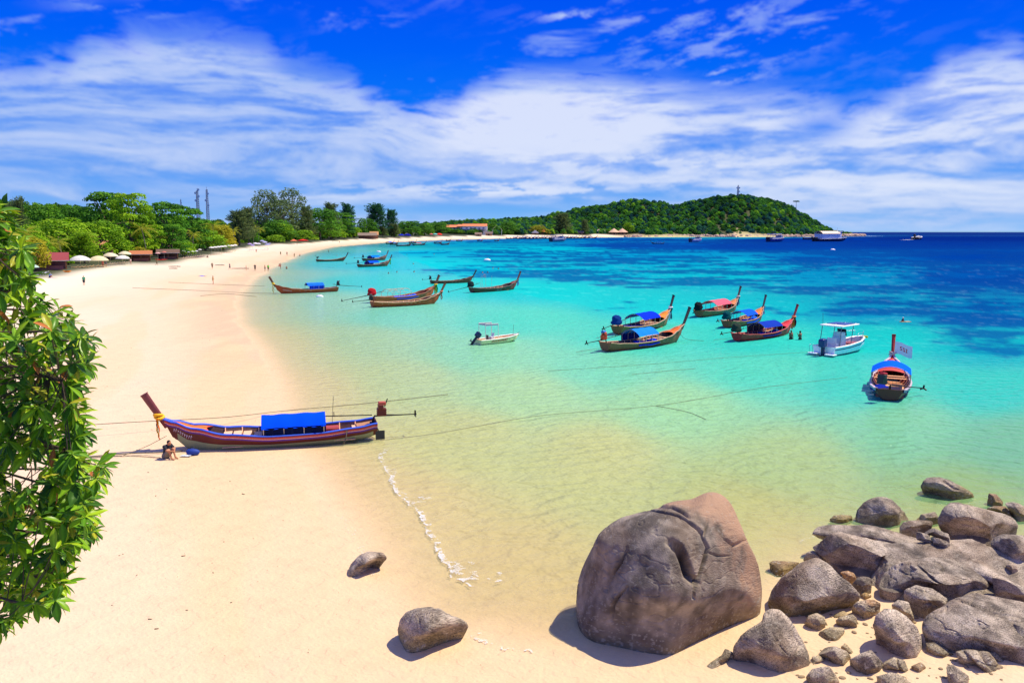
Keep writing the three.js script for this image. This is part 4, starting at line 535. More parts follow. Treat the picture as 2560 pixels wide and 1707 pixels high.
  ['beach_stone', 'small orange stone in the gap behind the crumpled yellow brown rock', Z(1900, 1380, 320 / 2352, [[1845, 760], [1930, 735], [2060, 790], [2050, 840], [1960, 890], [1890, 880]]), { lean: 42, thick: 0.5, warm: 1, tone: 1.3 }],
  ['loose_stone', 'tan flat stone on the sand between wedge rock and angular stone', Z(1900, 1380, 320 / 2352, [[1260, 1210], [1520, 1065], [1680, 1150], [1600, 1195], [1400, 1230]]), { lean: 24, thick: 0.3, warm: 0.8, tone: 1.25 }],
];
ROCKS.forEach(([n, l, p, o], i) => { const r = rng(700 + i), broken = /stone/.test(n) || i % 3 === 0 ? [0, 1, 2, 3, 4].map(() => { const a = r() * 6.28, e = 0.2 + r() * 0.9; return [Math.cos(a) * Math.cos(e), Math.sin(a) * Math.cos(e), Math.sin(e), 0.36 + 0.12 * r()]; }) : []; rock(n, l, p, { seed: 20 + i * 3, ...o, cuts: [...(o.cuts ?? []), ...broken] }); });
// a cluster of pebbles nobody counts
{
  const r = rng(31), gs = []; for (let i = 0; i < 120; i++) { const p = GS(1950 + r() * 560, 1520 + r() * 180); const s = 0.02 + 0.06 * r() * r(); gs.push(new THREE.IcosahedronGeometry(s, 1).scale(1 + r(), 0.6, 1 + r() * 0.5).rotateY(r() * 6).translate(p.x, p.y + s * 0.2, p.z)); }
  const m = single('pebbles', join(gs), paint(150, 128, 98, 0.9), 'small pebbles scattered on the sand between the right hand rocks', 'pebbles'); m.userData.kind = 'stuff';
  // dark bits of drift and leaf litter on the open sand
  const q = rng(32), ls = []; for (let i = 0; i < 620; i++) { const p = GS(260 + q() * 1000, 760 + q() * q() * 940); if (GH(p.x, p.z) < 0.02 && q() < 0.6) continue; const s = 0.012 + 0.075 * q() * q() * q(); ls.push(new THREE.TetrahedronGeometry(s).scale(1.8, 0.35, 0.7).rotateY(q() * 6).translate(p.x, p.y + 0.012, p.z)); }
  const d = single('beach_litter', join(ls), paint(92, 74, 52, 0.95), 'dark bits of leaf and drift litter scattered over the sand', 'litter'); d.userData.kind = 'stuff';
  // rocks along the foot of the headland
  const w = rng(33), geo = new THREE.IcosahedronGeometry(1, 2), pp = geo.attributes.position; for (let i = 0; i < pp.count; i++) { const v = V(pp.getX(i), pp.getY(i), pp.getZ(i)), k = 0.75 + 0.55 * fbm3(v.x * 1.5 + 5, v.y * 1.5, v.z * 1.5, 3); pp.setXYZ(i, v.x * k, v.y * k * 0.8, v.z * k); } geo.computeVertexNormals();
  const list = []; for (let i = 0; i < 40000 && list.length < 1700; i++) { const px = 1560 + w() * 610, D = 1600 + w() * 700, x = (px - CX) / F * D * cosP, { sd, h } = terrain(x, -D); if (sd < -3 || sd > lerp(9, 22, w() * (px > 2040 ? 2 : 1)) || (px < 1670 && w() < 0.7)) continue; const s = 1.0 + 3.4 * w() ** 2.4; list.push([new THREE.Matrix4().compose(V(x, h + s * 0.2, -D), new THREE.Quaternion().setFromEuler(new THREE.Euler(w(), w() * 6, w())), V(s * 1.3, s * (0.8 + w()), s)), 0.75 + 0.5 * w()]); }
  const im = new THREE.InstancedMesh(geo, new THREE.MeshStandardMaterial({ color: new THREE.Color().setRGB(0.5, 0.36, 0.28), roughness: 0.95 }), list.length); list.forEach(([mm, c], i) => { im.setMatrixAt(i, mm); im.setColorAt(i, new THREE.Color().setRGB(c, c * 0.96, c * 0.92)); });
  im.name = 'headland_rocks'; im.userData = { kind: 'stuff', label: 'band of pale pinkish rocks along the foot of the headland', category: 'rocks' }; im.castShadow = im.receiveShadow = true; scene.add(im);
}
// ---------------------------------------------------------------- boats
const WOODS = {};
function wood(r, g, b, rough = 0.55) { const k = [r, g, b].join(); return WOODS[k] ??= (() => { const t = TEX.wood.clone(); t.repeat.set(6, 2); t.needsUpdate = true; return new THREE.MeshStandardMaterial({ color: new THREE.Color().setRGB(lin(r) * 2.5, lin(g) * 2.0, lin(b) * 1.7), map: t, roughness: rough, side: THREE.DoubleSide, bumpMap: t, bumpScale: 0.01 }); })(); }
const HULLS = {}; function hullWood(r, g, b) { return HULLS[[r, g, b].join()] ??= (() => { const m = wood(r, g, b).clone(); m.color.setRGB(lin(r) * 3.1, lin(g) * 1.75, lin(b) * 1.25); return m; })(); }
const LB = 11, BEAM = 1.12, WL = 0.32;
const sheer = (u) => table([[0, 1.12], [0.1, 0.98], [0.3, 0.86], [0.5, 0.86], [0.7, 1.04], [0.85, 1.38], [0.95, 1.72], [1, 1.92]], u);
const keel = (u) => table([[0, 0.38], [0.06, 0.2], [0.2, 0.03], [0.5, 0], [0.8, 0.04], [0.88, 0.24], [0.94, 0.75], [1, 1.84]], u);
const half = (u) => table([[0, 0.62], [0.08, 0.74], [0.25, 0.93], [0.42, 1], [0.6, 0.95], [0.75, 0.76], [0.88, 0.42], [0.96, 0.15], [1, 0.05]], u) * BEAM;
const hullAt = (u, v, inset = 0) => { const b = half(u) - inset, k = keel(u) + inset, s = sheer(u); const a = Math.abs(v); return V((u - 0) * LB, k + (s - k) * a ** 1.7, Math.sign(v) * Math.max(0.01, b) * a ** 0.52); };
const hullGeo = sheet((u, v) => hullAt(u, v * 2 - 1), 44, 22);
const transomGeo = (() => { const pts = []; for (let i = 0; i <= 20; i++) { const p = hullAt(0, i / 10 - 1); pts.push(new THREE.Vector2(p.z, p.y)); } const g = new THREE.ExtrudeGeometry(new THREE.Shape(pts), { depth: 0.06, bevelEnabled: false }); return g.rotateY(-Math.PI / 2).translate(0.05, 0, 0).applyMatrix4(new THREE.Matrix4()); })();
const innerGeo = sheet((u, v) => { const p = hullAt(u * 0.985 + 0.008, v * 2 - 1, 0.05); p.y = Math.max(p.y, Math.min(0.3, sheer(u) - 0.2)) - 0.015; return p; }, 40, 18);
const lowerGeo = sheet((u, v) => { const s = v < 0.5 ? -1 : 1, t = Math.abs(v * 2 - 1), uu = 0.02 + 0.91 * u, p = hullAt(uu, s * lerp(0, 0.63, t)); p.z *= 1.004; p.z += s * 0.006; p.y -= 0.006; return p; }, 40, 16);
const railGeo = (off, y0, h, w, u0 = 0, u1 = 1) => join(...[-1, 1].map((s) => { const ring = [[0, 0], [w, 0], [w, h], [0, h], [0, 0]]; return sheet((u, v) => { const uu = lerp(u0, u1, u), i = Math.min(3, Math.floor(v * 4)), t = v * 4 - i, q = [lerp(ring[i][0], ring[i + 1][0], t), lerp(ring[i][1], ring[i + 1][1], t)], fall = Math.max(0, 1 - (1 - uu) * 8); return V(uu * LB, sheer(uu) + y0 + q[1] - fall * 0, s * (half(uu) * 1 + off - w * 0.5 + q[0])); }, 44, 4); }));
const gunwaleGeo = railGeo(0, -0.02, 0.07, 0.13), stripe1 = railGeo(0.0, -0.12, 0.09, 0.07, 0, 0.985), stripe2 = railGeo(-0.012, -0.18, 0.055, 0.07, 0, 0.985), stripe3 = railGeo(-0.03, -0.26, 0.08, 0.07, 0, 0.98);
const stemGeo = (k) => { const path = [V(LB * 0.975, 1.45, 0), V(LB * 1.0, 1.95, 0), V(LB + 0.26, 2.38, 0), V(LB + 0.28 + 0.48 * k, 2.4 + 0.86 * k, 0)], c = new THREE.CatmullRomCurve3(path); return sheet((u, v) => { const p = c.getPoint(u), t = c.getTangent(u), a = v * 6.28319, w = lerp(0.08, 0.12, u), d = lerp(0.14, 0.19, u), nx = -t.y, ny = t.x; return V(p.x + nx * Math.cos(a) * d, p.y + ny * Math.cos(a) * d, Math.sin(a) * w); }, 16, 12); };
const stemCap = (k) => rbox(0.38, 0.05, 0.26, 0.02, LB + 0.28 + 0.48 * k, 2.41 + 0.86 * k, 0, 0, -0.5);
const foredeckGeo = (u0) => sheet((u, v) => { const uu = lerp(u0 + 0.025 * Math.cos((v - 0.5) * 3.1), 0.985, u), s = v * 2 - 1; return V(uu * LB, sheer(uu) - 0.05 + 0.05 * (1 - s * s), s * (half(uu) - 0.05)); }, 14, 12);
const seatGeo = (u, w) => rbox(w, 0.045, 2 * half(u) - 0.16, 0.01, u * LB, sheer(u) - 0.22, 0);
const ribGeo = (u) => { const pts = []; for (let i = 0; i <= 12; i++) { const p = hullAt(u, i / 6 - 1, 0.07); p.y = Math.max(p.y, 0.3); pts.push(p); } return new THREE.TubeGeometry(new THREE.CatmullRomCurve3(pts), 18, 0.035, 5); };
const floorGeo = (() => { const gs = []; for (let i = -3; i <= 3; i++) gs.push(box(LB * 0.62, 0.03, 0.2, LB * 0.42, 0.34, i * 0.215)); return gs; })();
function canopyGeo(u0, u1, hgt, sag, tilt = 0, seed = 1) { return sheet((u, v) => { const uu = lerp(u0, u1, u), s = v * 2 - 1, b = BEAM * 0.98; return V(uu * LB, hgt + tilt * (u - 0.5) - s * s * 0.52 - sag * Math.sin(u * Math.PI * 3) ** 2 * 0.025 + 0.035 * fbm2(u * 7 + seed, v * 5, 3), s * b); }, 22, 14); }
const hang = (x, y, z, len, w, sway, tw) => sheet((u, v) => V(x + sway * u * u + 0.04 * Math.sin(u * 9 + tw), y - len * u, z + (v - 0.5) * w * (1 - 0.35 * u) + 0.05 * Math.sin(u * 6 + tw)), 10, 3);
function engineParts(t, o, s0 = V(0.12, 1.35, 0)) {
  const e = o.engine ?? {}, col = e.col ?? [60, 58, 60], M = paint(...col, 0.5, 0.2), dark = paint(32, 30, 32, 0.5, 0.5);
  part('engine_mount', join(rod(V(0.25, 0.9, 0), s0, 0.06, 0.05), box(0.3, 0.06, 0.34, 0.2, 1.02, 0)), dark, t);
  const eng = new THREE.Group(); eng.name = 'engine'; eng.position.copy(s0); eng.rotation.y = e.yaw ?? 0; eng.rotation.z = e.pitch ?? 0; t.add(eng);
  const at = e.shift ?? -0.25;
  if (e.cover) part('engine_cover', (() => { const g = new THREE.SphereGeometry(0.5, 18, 14); const p = g.attributes.position; for (let i = 0; i < p.count; i++) { const v = V(p.getX(i), p.getY(i), p.getZ(i)); const k = 0.8 + 0.5 * fbm3(v.x * 5 + 2, v.y * 5, v.z * 5, 2), b = 1 + (v.y < 0 ? -v.y * 0.9 : v.x * 0.25); p.setXYZ(i, at + v.x * k * 1.1 * b, 0.36 + Math.max(v.y, -0.38) * k * 0.95, v.z * k * 0.8 * b); } g.computeVertexNormals(); return g; })(), cloth(...e.cover), eng);
  else { part('engine_block', join(rbox(0.5, 0.42, 0.36, 0.04, at, 0.26, 0), rbox(0.3, 0.3, 0.44, 0.05, at + 0.05, 0.55, 0), ...[0, 1, 2].map((i) => box(0.52, 0.02, 0.4, at, 0.14 + i * 0.12, 0))), M, eng); part('fuel_tank', rbox(0.42, 0.2, 0.3, 0.06, at - 0.02, 0.74, 0), paint(...(e.tank ?? col), 0.45), eng); part('exhaust_pipe', join(rod(V(at - 0.2, 0.5, 0.2), V(at - 0.36, 0.95, 0.22), 0.035, 0.03)), dark, eng); }
  const L = e.shaft ?? 4.2; part('drive_shaft', join(rod(V(0, 0.04, 0), V(-L, 0.04, 0), 0.045, 0.03), rod(V(-0.3, 0.1, 0.05), V(-L * 0.5, 0.06, 0.02), 0.02)), dark, eng);
  part('propeller', join([0, 2.09, 4.19].map((a) => box(0.04, 0.2, 0.1, 0, 0.12, 0, 0.5).applyMatrix4(new THREE.Matrix4().makeRotationX(a)).translate(-L, 0.04, 0)), new THREE.CylinderGeometry(0.05, 0.03, 0.14, 8).rotateZ(1.57).translate(-L, 0.04, 0)), dark, eng);
  part('tiller', join(rod(V(0.1, 0.1, 0), V(e.tiller ?? 1.6, 0.18, 0), 0.03), rod(V((e.tiller ?? 1.6) * 0.6, 0.1, 0), V((e.tiller ?? 1.6) * 0.6, 0.34, 0.1), 0.02)), dark, eng);
}
const ropeMat = paint(120, 112, 92, 0.95), poleMat = paint(205, 190, 160, 0.7);
// A long-tail boat from its stern and bow points on the water.
function longtail(label, stern, bow, o = {}) {
  const d = bow.clone().sub(stern), s = o.scale ?? clamp(d.length() / (0.885 * LB), 0.72, 1.25);
  const mid = stern.clone().add(bow).multiplyScalar(0.5), dir = d.clone().normalize();
  const t = thing('longtail_boat', label, 'longtail boat', V(0, 0, 0), Math.atan2(-dir.z, dir.x), o.group);
  t.scale.setScalar(s); const c = mid.clone().addScaledVector(dir, -0.44 * LB * s); t.position.set(c.x, (o.y ?? 0) - (o.ground ? 0 : WL * s), c.z); if (o.roll) t.rotation.x = o.roll;
  const hull = part('hull', hullGeo, hullWood(...(o.hull ?? [104, 66, 42])), t); part('transom', transomGeo, hullWood(...(o.transom ?? o.hull ?? [104, 66, 42])), t);
  if (o.bottom) part('bottom_paint', lowerGeo, paint(...o.bottom, 0.75), hull);
  part('inner_hull', innerGeo, wood(...(o.inner ?? [86, 62, 46])), t);
  part('gunwale', gunwaleGeo, paint(...(o.rail ?? [150, 120, 92]), 0.55), t);
  if (o.stripes) o.stripes.forEach((c2, i) => part('rub_stripe', [stripe1, stripe2, stripe3][i], paint(...c2, 0.5), t));
  part('stem_post', join(stemGeo(o.stemH ?? 1)), wood(...(o.stem ?? [74, 48, 36])), t); part('stem_cap', stemCap(o.stemH ?? 1), wood(...(o.stem ?? [74, 48, 36])), t);
  part('foredeck', foredeckGeo(o.deckFrom ?? 0.78), paint(...(o.deck ?? [232, 120, 28]), 0.55), t);
  if (o.deckStripe) for (const z of [-0.16, 0.16]) part('deck_stripe', sheet((u, v) => { const uu = lerp(0.8, 0.95, u), zz = (z + (v - 0.5) * 0.14) * (half(uu) / half(0.8)) * 1.6; return V(uu * LB, sheer(uu) + 0.012 - 0.03 * (zz / half(uu)) ** 2, zz); }, 8, 2), paint(...o.deckStripe, 0.55), t);
  for (const g of floorGeo) part('floor_board', g, wood(...(o.floor ?? [150, 124, 98])), t);
  if (!o.far) for (let i = 0; i < 9; i++) part('rib', ribGeo(0.1 + i * 0.078), wood(...(o.ribs ?? [196, 172, 138])), t);
  for (const u of o.seats ?? [0.46, 0.54, 0.62, 0.69]) part('seat', seatGeo(u, o.seatW ?? 0.36), wood(...(o.floor ?? [170, 148, 122])), t);
  part('aft_deck', sheet((u, v) => { const uu = 0.012 + 0.085 * u, q = v * 2 - 1; return V(uu * LB, sheer(uu) - 0.12, q * (half(uu) - 0.05)); }, 3, 6), wood(...(o.aft ?? [140, 110, 84])), t);
  if (o.canopy) {
    const [u0, u1] = o.span ?? [0.2, 0.5], h = o.canH ?? 2.15, n = o.far ? 2 : 4;
    for (let i = 0; i < n; i++) for (const q of [-1, 1]) { const u = lerp(u0 + 0.01, u1 - 0.01, i / (n - 1)); part('canopy_post', rod(V(u * LB, sheer(u), q * half(u) * 0.97), V(u * LB, h - 0.52, q * BEAM * 0.96), 0.025), poleMat, t); }
    if (!o.far) for (let i = 0; i < n; i++) { const u = lerp(u0 + 0.01, u1 - 0.01, i / (n - 1)), pts = []; for (let k = 0; k <= 8; k++) { const q = k / 4 - 1; pts.push(V(u * LB, h - 0.05 - q * q * 0.5, q * BEAM * 0.96)); } part('canopy_hoop', new THREE.TubeGeometry(new THREE.CatmullRomCurve3(pts), 12, 0.02, 5), poleMat, t); }
    if (o.canopy !== 'frame') part('canopy', canopyGeo(u0, u1, h, o.far ? 0 : 1, o.canTilt ?? 0, label.length), cloth(...o.canopy), t);
    else for (let k = -2; k <= 2; k++) part('canopy_rail', rod(V(u0 * LB, h - 0.05 - (k / 2) ** 2 * 0.4, k / 2 * BEAM * 0.96), V(u1 * LB, h - 0.05 - (k / 2) ** 2 * 0.4, k / 2 * BEAM * 0.96), 0.02), poleMat, t);
    if (o.curtain) part('side_curtain', sheet((u, v) => { const uu = lerp(u0, u1 - 0.02, u); return V(uu * LB, lerp(sheer(uu) + 0.02, h - 0.45, v), -BEAM * lerp(half(uu) / BEAM, 0.97, v) + 0.03 * Math.sin(u * 40)); }, 40, 3), cloth(...o.curtain), t);
  }
  if (o.tarp) part('tarpaulin', sheet((u, v) => { const uu = lerp(o.tarp.u[0], o.tarp.u[1], u), q = v; return V(uu * LB, sheer(uu) + 0.09 - 0.34 * q * q + 0.03 * Math.sin(u * 9), (o.tarp.side ?? 1) * (half(uu) - 0.75 + 0.80 * q)); }, 24, 6), cloth(...o.tarp.col), t);
  if (o.box) part('cargo_box', rbox(0.8, 0.5, 0.75, 0.04, o.box.u * LB, 0.66, o.box.z ?? 0), paint(...o.box.col, 0.6), t);
  if (o.engine !== null) engineParts(t, o);
  (o.ribbons ?? []).forEach((c2, i) => { part('ribbon', hang(LB + 0.13 + 0.03 * i, 2.0, 0.12 * (i - (o.ribbons.length - 1) / 2), (o.ribLen ?? 1.15) * (1 - 0.12 * (i % 3)), 0.3, 0.08 * ((i % 3) - 1), i * 2), cloth(...c2), t); });
  if (o.knot) part('ribbon_knot', join(new THREE.TorusGeometry(0.19, 0.085, 8, 16).scale(1, 1, 0.9).rotateX(1.2).rotateZ(0.1).translate(LB + 0.08, 2.02, 0), new THREE.TorusGeometry(0.18, 0.07, 8, 16).rotateX(1.75).translate(LB + 0.14, 2.12, 0)), paint(...o.knot, 0.7), t);
  if (o.sign) { const tx = textTexture(o.sign.text, o.sign.col, o.sign.font ?? 'italic bold 58px serif', 512, 96); const sd = o.sign.side ?? 1, u0 = o.sign.u[0], u1 = o.sign.u[1], g = sheet((u, v) => { const uu = lerp(u0, u1, sd > 0 ? u : 1 - u), p = hullAt(uu, sd * lerp(0.62, 0.86, v)); p.z += sd * 0.012; return p; }, 16, 3); part('lettering', g, new THREE.MeshStandardMaterial({ map: tx, transparent: true, roughness: 0.6, side: THREE.DoubleSide }), hull); }
  return t;
}
function textTexture(text, col, font, w, h, bg, mirror) { const c = document.createElement('canvas'); c.width = w; c.height = h; const x = c.getContext('2d'); if (bg) { x.fillStyle = bg; x.fillRect(0, 0, w, h); } else x.clearRect(0, 0, w, h); x.fillStyle = col; x.font = font; x.textAlign = 'center'; x.textBaseline = 'middle'; if (mirror) { x.translate(0, h); x.scale(1, -1); } if (text) x.fillText(text, w / 2, h / 2, w * 0.96); else { const q = rng(w + h + col.length * 7); x.strokeStyle = col; x.lineWidth = h * 0.08; for (let i = 0; i < 9; i++) { const cx = w * (0.08 + 0.84 * i / 8), hh = h * (0.18 + 0.2 * q()); x.beginPath(); x.moveTo(cx - w * 0.03, h / 2 + hh); x.quadraticCurveTo(cx + w * 0.03 * (q() - 0.5), h / 2 - hh * 1.6, cx + w * 0.03, h / 2 + hh * (q() - 0.2)); x.stroke(); } }  /* lettering too blurred in the photograph to read */  const t = new THREE.CanvasTexture(c); t.colorSpace = THREE.SRGBColorSpace; t.magFilter = THREE.LinearFilter; return t; }
const onWater = (l, a, b, o) => { const p = G(a[0], a[1]), q = G(b[0], b[1]), away = V(0, 0, -(o?.shift ?? 0.5)); return longtail(l, p.add(away), q.add(away), o); };
const YEL = [240, 200, 40], BLUE = [0, 84, 235], NAVY = [20, 40, 130];
// the boat drawn up on the sand
{
  const a = GS(938, 1102), b = GS(462, 1128); a.z -= 0.55; b.z -= 0.55;
  const t = longtail('red hulled longtail boat resting on the sand with blue canopy and ribbons at its bow', a, b, { ground: true, y: 0.0, hull: [62, 24, 26], bottom: [150, 156, 116], rail: [40, 90, 220], stripes: [[196, 66, 48], [226, 160, 146], [92, 40, 150]], inner: [74, 58, 54], ribs: [205, 180, 150], floor: [176, 156, 138], deck: [240, 84, 40], deckStripe: [255, 150, 20], deckFrom: 0.775, stem: [84, 40, 46], stemH: 0.95, canopy: [0, 74, 245], span: [0.25, 0.55], canH: 1.76, curtain: [16, 26, 60], seats: [0.1, 0.2, 0.57, 0.62, 0.665, 0.71], seatW: 0.42, box: { u: 0.22, z: 0.1, col: [176, 66, 56] }, ribbons: [[236, 100, 20], [240, 190, 30], [110, 40, 120], [20, 140, 60], [240, 200, 30]], knot: [250, 190, 20], ribLen: 1.15, engine: { col: [110, 48, 38], tank: [188, 82, 62], shaft: 2.3, pitch: 0.02, tiller: 3.6, shift: -0.42, yaw: 0.03 }, sign: { text: '', col: '#e8dff0', u: [0.86, 0.95], side: -1, font: 'italic bold 60px serif' } });
  t.position.y = Math.min(GH(t.position.x, t.position.z), GH(b.x, b.z)) - 0.02;
  part('rudder_frame', join(box(0.5, 0.5, 0.03, -0.15, 0.42, -0.5), rod(V(0.1, 1, -0.4), V(-0.3, 0.2, -0.5), 0.03), rod(V(0.1, 1, 0.2), V(-0.3, 0.2, -0.4), 0.03)), paint(60, 62, 56, 0.7), t);
  part('pole', rod(V(2.35, 1, 0.7), V(2.25, 2.5, 0.6), 0.012), paint(90, 80, 70, 0.8), t);
  part('rope_coil', tube([V(1.7, 1, -0.95), V(1.72, 0.5, -1.08), V(1.9, 0.1, -1.0), V(1.8, 0.35, -1.06), V(1.6, 0.98, -0.93)], 0.02, 24, 5), ropeMat, t);
}
onWater('longtail boat with blue canopy, its bow and yellow ribbon turned to the beach', [842, 728.5], [702, 734], { hull: [120, 62, 30], inner: [40, 60, 130], canopy: [30, 110, 235], span: [0.24, 0.5], canH: 1.95, curtain: [20, 60, 190], stemH: 0.9, deck: [130, 70, 40], deckFrom: 0.84, ribbons: [YEL, [230, 170, 20], YEL], knot: YEL, ribLen: 1.7, engine: { col: [36, 40, 46], shaft: 4.6, pitch: 0.09, tiller: 0.7 }, sign: { text: '', col: '#f0e8e0', u: [0.74, 0.88], side: -1 } });
onWater('wooden longtail boat with red engine cover, grey canopy frame and blue tarpaulin', [925, 759], [1072, 746], { shift: 1.2, hull: [126, 70, 30], rail: [150, 90, 50], inner: [96, 50, 40], canopy: 'frame', span: [0.2, 0.52], canH: 1.95, tarp: { u: [0.28, 0.62], col: [20, 90, 225] }, deck: [190, 100, 60], deckFrom: 0.86, box: { u: 0.3, col: [120, 30, 40] }, ribbons: [YEL, YEL, [60, 170, 80]], knot: YEL, ribLen: 1.3, engine: { col: [60, 40, 40], cover: [190, 36, 44], shaft: 4.6, pitch: 0.12, yaw: -0.12 } });
onWater('open wooden longtail boat in front of the one with the red engine cover', [928, 769], [1082, 760], { hull: [124, 66, 28], rail: [206, 170, 130], inner: [86, 50, 34], deck: [150, 84, 50], deckFrom: 0.86, seats: [0.12, 0.2, 0.45, 0.51, 0.57, 0.63, 0.69, 0.75], ribbons: [[235, 110, 90], [240, 130, 100]], knot: [235, 130, 100], ribLen: 1.2, stem: [110, 70, 40], engine: { col: [60, 50, 44], shaft: 3, pitch: 0.05 } });
onWater('plain dark longtail boat without canopy, nearest the beach of the far trio', [790, 654], [856, 652.5], { hull: [84, 52, 40], deck: [96, 56, 40], stem: [70, 44, 36], engine: { col: [40, 40, 44], shaft: 1.2, pitch: -1.1 } });
onWater('farther of two small longtail boats with blue canopies, without ribbon', [906, 652.5], [961, 650], { hull: [80, 54, 50], inner: [50, 50, 90], canopy: [0, 110, 220], span: [0.26, 0.6], canH: 1.9, curtain: [20, 70, 190], deck: [90, 60, 60] });
onWater('nearer of two small longtail boats with blue canopies, yellow green ribbon on its bow', [895, 668], [965, 665], { hull: [96, 62, 44], inner: [40, 50, 110], canopy: [10, 80, 215], span: [0.26, 0.58], canH: 1.9, curtain: [20, 60, 180], deck: [96, 70, 60], stem: [60, 60, 60], ribbons: [[190, 220, 40], [170, 210, 40]], knot: [190, 220, 40], ribLen: 1.4 });
onWater('long brown longtail boat without canopy on the turquoise water, engine at its left end', [1076, 709.5], [1171, 706.5], { hull: [112, 52, 36], inner: [70, 40, 34], rail: [120, 70, 54], deck: [120, 60, 44], stem: [74, 50, 44], ribbons: [[210, 190, 220]], engine: { col: [34, 40, 46], shaft: 2.2, pitch: 0.02 } });
{ const t = onWater('longtail boat with thin bare poles and long raised tail near the plain brown boat', [1178, 732], [1281, 724], { hull: [92, 54, 34], inner: [60, 50, 46], rail: [110, 90, 80], deck: [150, 70, 60], deckFrom: 0.84, stem: [90, 50, 40], ribbons: [[170, 190, 230], [220, 220, 235]], engine: { col: [40, 44, 46], cover: [40, 52, 52], shaft: 4.6, pitch: 0.16, yaw: -0.15 }, sign: { text: '', col: '#dfe4ee', u: [0.42, 0.56], side: 1 } }); for (const [x, z] of [[2.4, 0.8], [3.2, -0.8], [3.8, 0.8], [2.9, -0.8]]) part('pole', rod(V(x, 0.8, z), V(x + 0.1, 2.9, z), 0.018), poleMat, t); part('pole_basket', join(new THREE.TorusGeometry(0.2, 0.03, 6, 12).translate(3, 2.9, 0)), paint(210, 90, 70), t); }
onWater('longtail boat with dark blue engine cover and blue canopy, rear of its pair', [1545, 839], [1664, 815], { shift: 0.9, hull: [112, 84, 46], rail: [186, 150, 116], inner: [70, 50, 46], canopy: [10, 50, 225], span: [0.3, 0.62], canH: 2.0, tarp: { u: [0.08, 0.36], col: [20, 36, 120], side: 1 }, seats: [0.5, 0.56, 0.62, 0.68], deck: [250, 140, 10], deckFrom: 0.77, stem: [40, 34, 40], ribbons: [[225, 225, 235], [90, 120, 130]], knot: [225, 210, 215], ribLen: 1.3, engine: { cover: [24, 60, 130], shaft: 2.6, pitch: 0.1, tiller: 2.6 }, sign: { text: '', col: '#3a80c0', u: [0.5, 0.64], side: 1 } });
onWater('brown longtail boat with red and blue engine and sky blue canopy, front of pair', [1513, 881], [1690, 856], { hull: [100, 70, 52], rail: [180, 146, 112], inner: [60, 50, 50], canopy: [30, 130, 240], span: [0.3, 0.55], canH: 2.0, tarp: { u: [0.3, 0.56], col: [10, 50, 200], side: 1 }, curtain: [20, 40, 120], seats: [0.5, 0.56, 0.62, 0.68, 0.74], deck: [250, 112, 20], deckFrom: 0.79, stem: [54, 42, 42], stemH: 1.2, engine: { col: [226, 76, 40], tank: [30, 120, 210], shaft: 2.4, pitch: 0.05, tiller: 2 }, sign: { text: '', col: '#b8a898', u: [0.38, 0.52], side: 1 } });
onWater('longtail boat with pink canopy, farthest back of the right hand group', [1749, 794], [1836, 778], { hull: [120, 92, 56], rail: [170, 140, 110], inner: [110, 50, 40], canopy: [236, 100, 120], span: [0.24, 0.62], canH: 2.05, seats: [0.4, 0.46, 0.52, 0.58, 0.64], deck: [224, 130, 70], stem: [66, 46, 44], box: { u: 0.3, col: [170, 40, 36] }, ribbons: [[50, 60, 110], [200, 200, 210]], knot: [210, 190, 180], engine: { col: [34, 36, 40], cover: [34, 38, 42], shaft: 1.4, pitch: 0.3 } });
onWater('longtail boat with green engine cover and wrinkled blue canopy behind the red boat', [1822, 822], [1903, 803], { shift: 0.9, hull: [124, 80, 50], rail: [176, 130, 100], inner: [90, 60, 50], canopy: [20, 90, 230], span: [0.3, 0.6], canH: 1.95, tarp: { u: [0.3, 0.66], col: [20, 96, 235], side: 1 }, deck: [250, 124, 20], deckFrom: 0.76, stem: [52, 44, 56], box: { u: 0.28, col: [160, 110, 90] }, ribbons: [[150, 180, 210], [210, 215, 220]], engine: { cover: [10, 76, 80], shaft: 2.6, pitch: 0.02 } });
onWater('red hulled longtail boat with navy canopy and red bow, orange ribbon, near two bathers', [1845, 855], [1971, 835], { hull: [146, 40, 40], rail: [190, 70, 66], inner: [80, 44, 44], canopy: [24, 60, 170], span: [0.32, 0.64], canH: 2.0, tarp: { u: [0.3, 0.62], col: [20, 50, 150], side: 1 }, curtain: [60, 60, 80], seats: [0.5, 0.56, 0.62, 0.68], deck: [224, 40, 50], deckFrom: 0.77, stem: [120, 30, 40], stemH: 1.1, ribbons: [[240, 120, 40], [240, 140, 60], [120, 40, 50]], knot: [236, 120, 60], ribLen: 1.3, engine: { cover: [52, 66, 56], shaft: 2.8, pitch: 0.02 } });
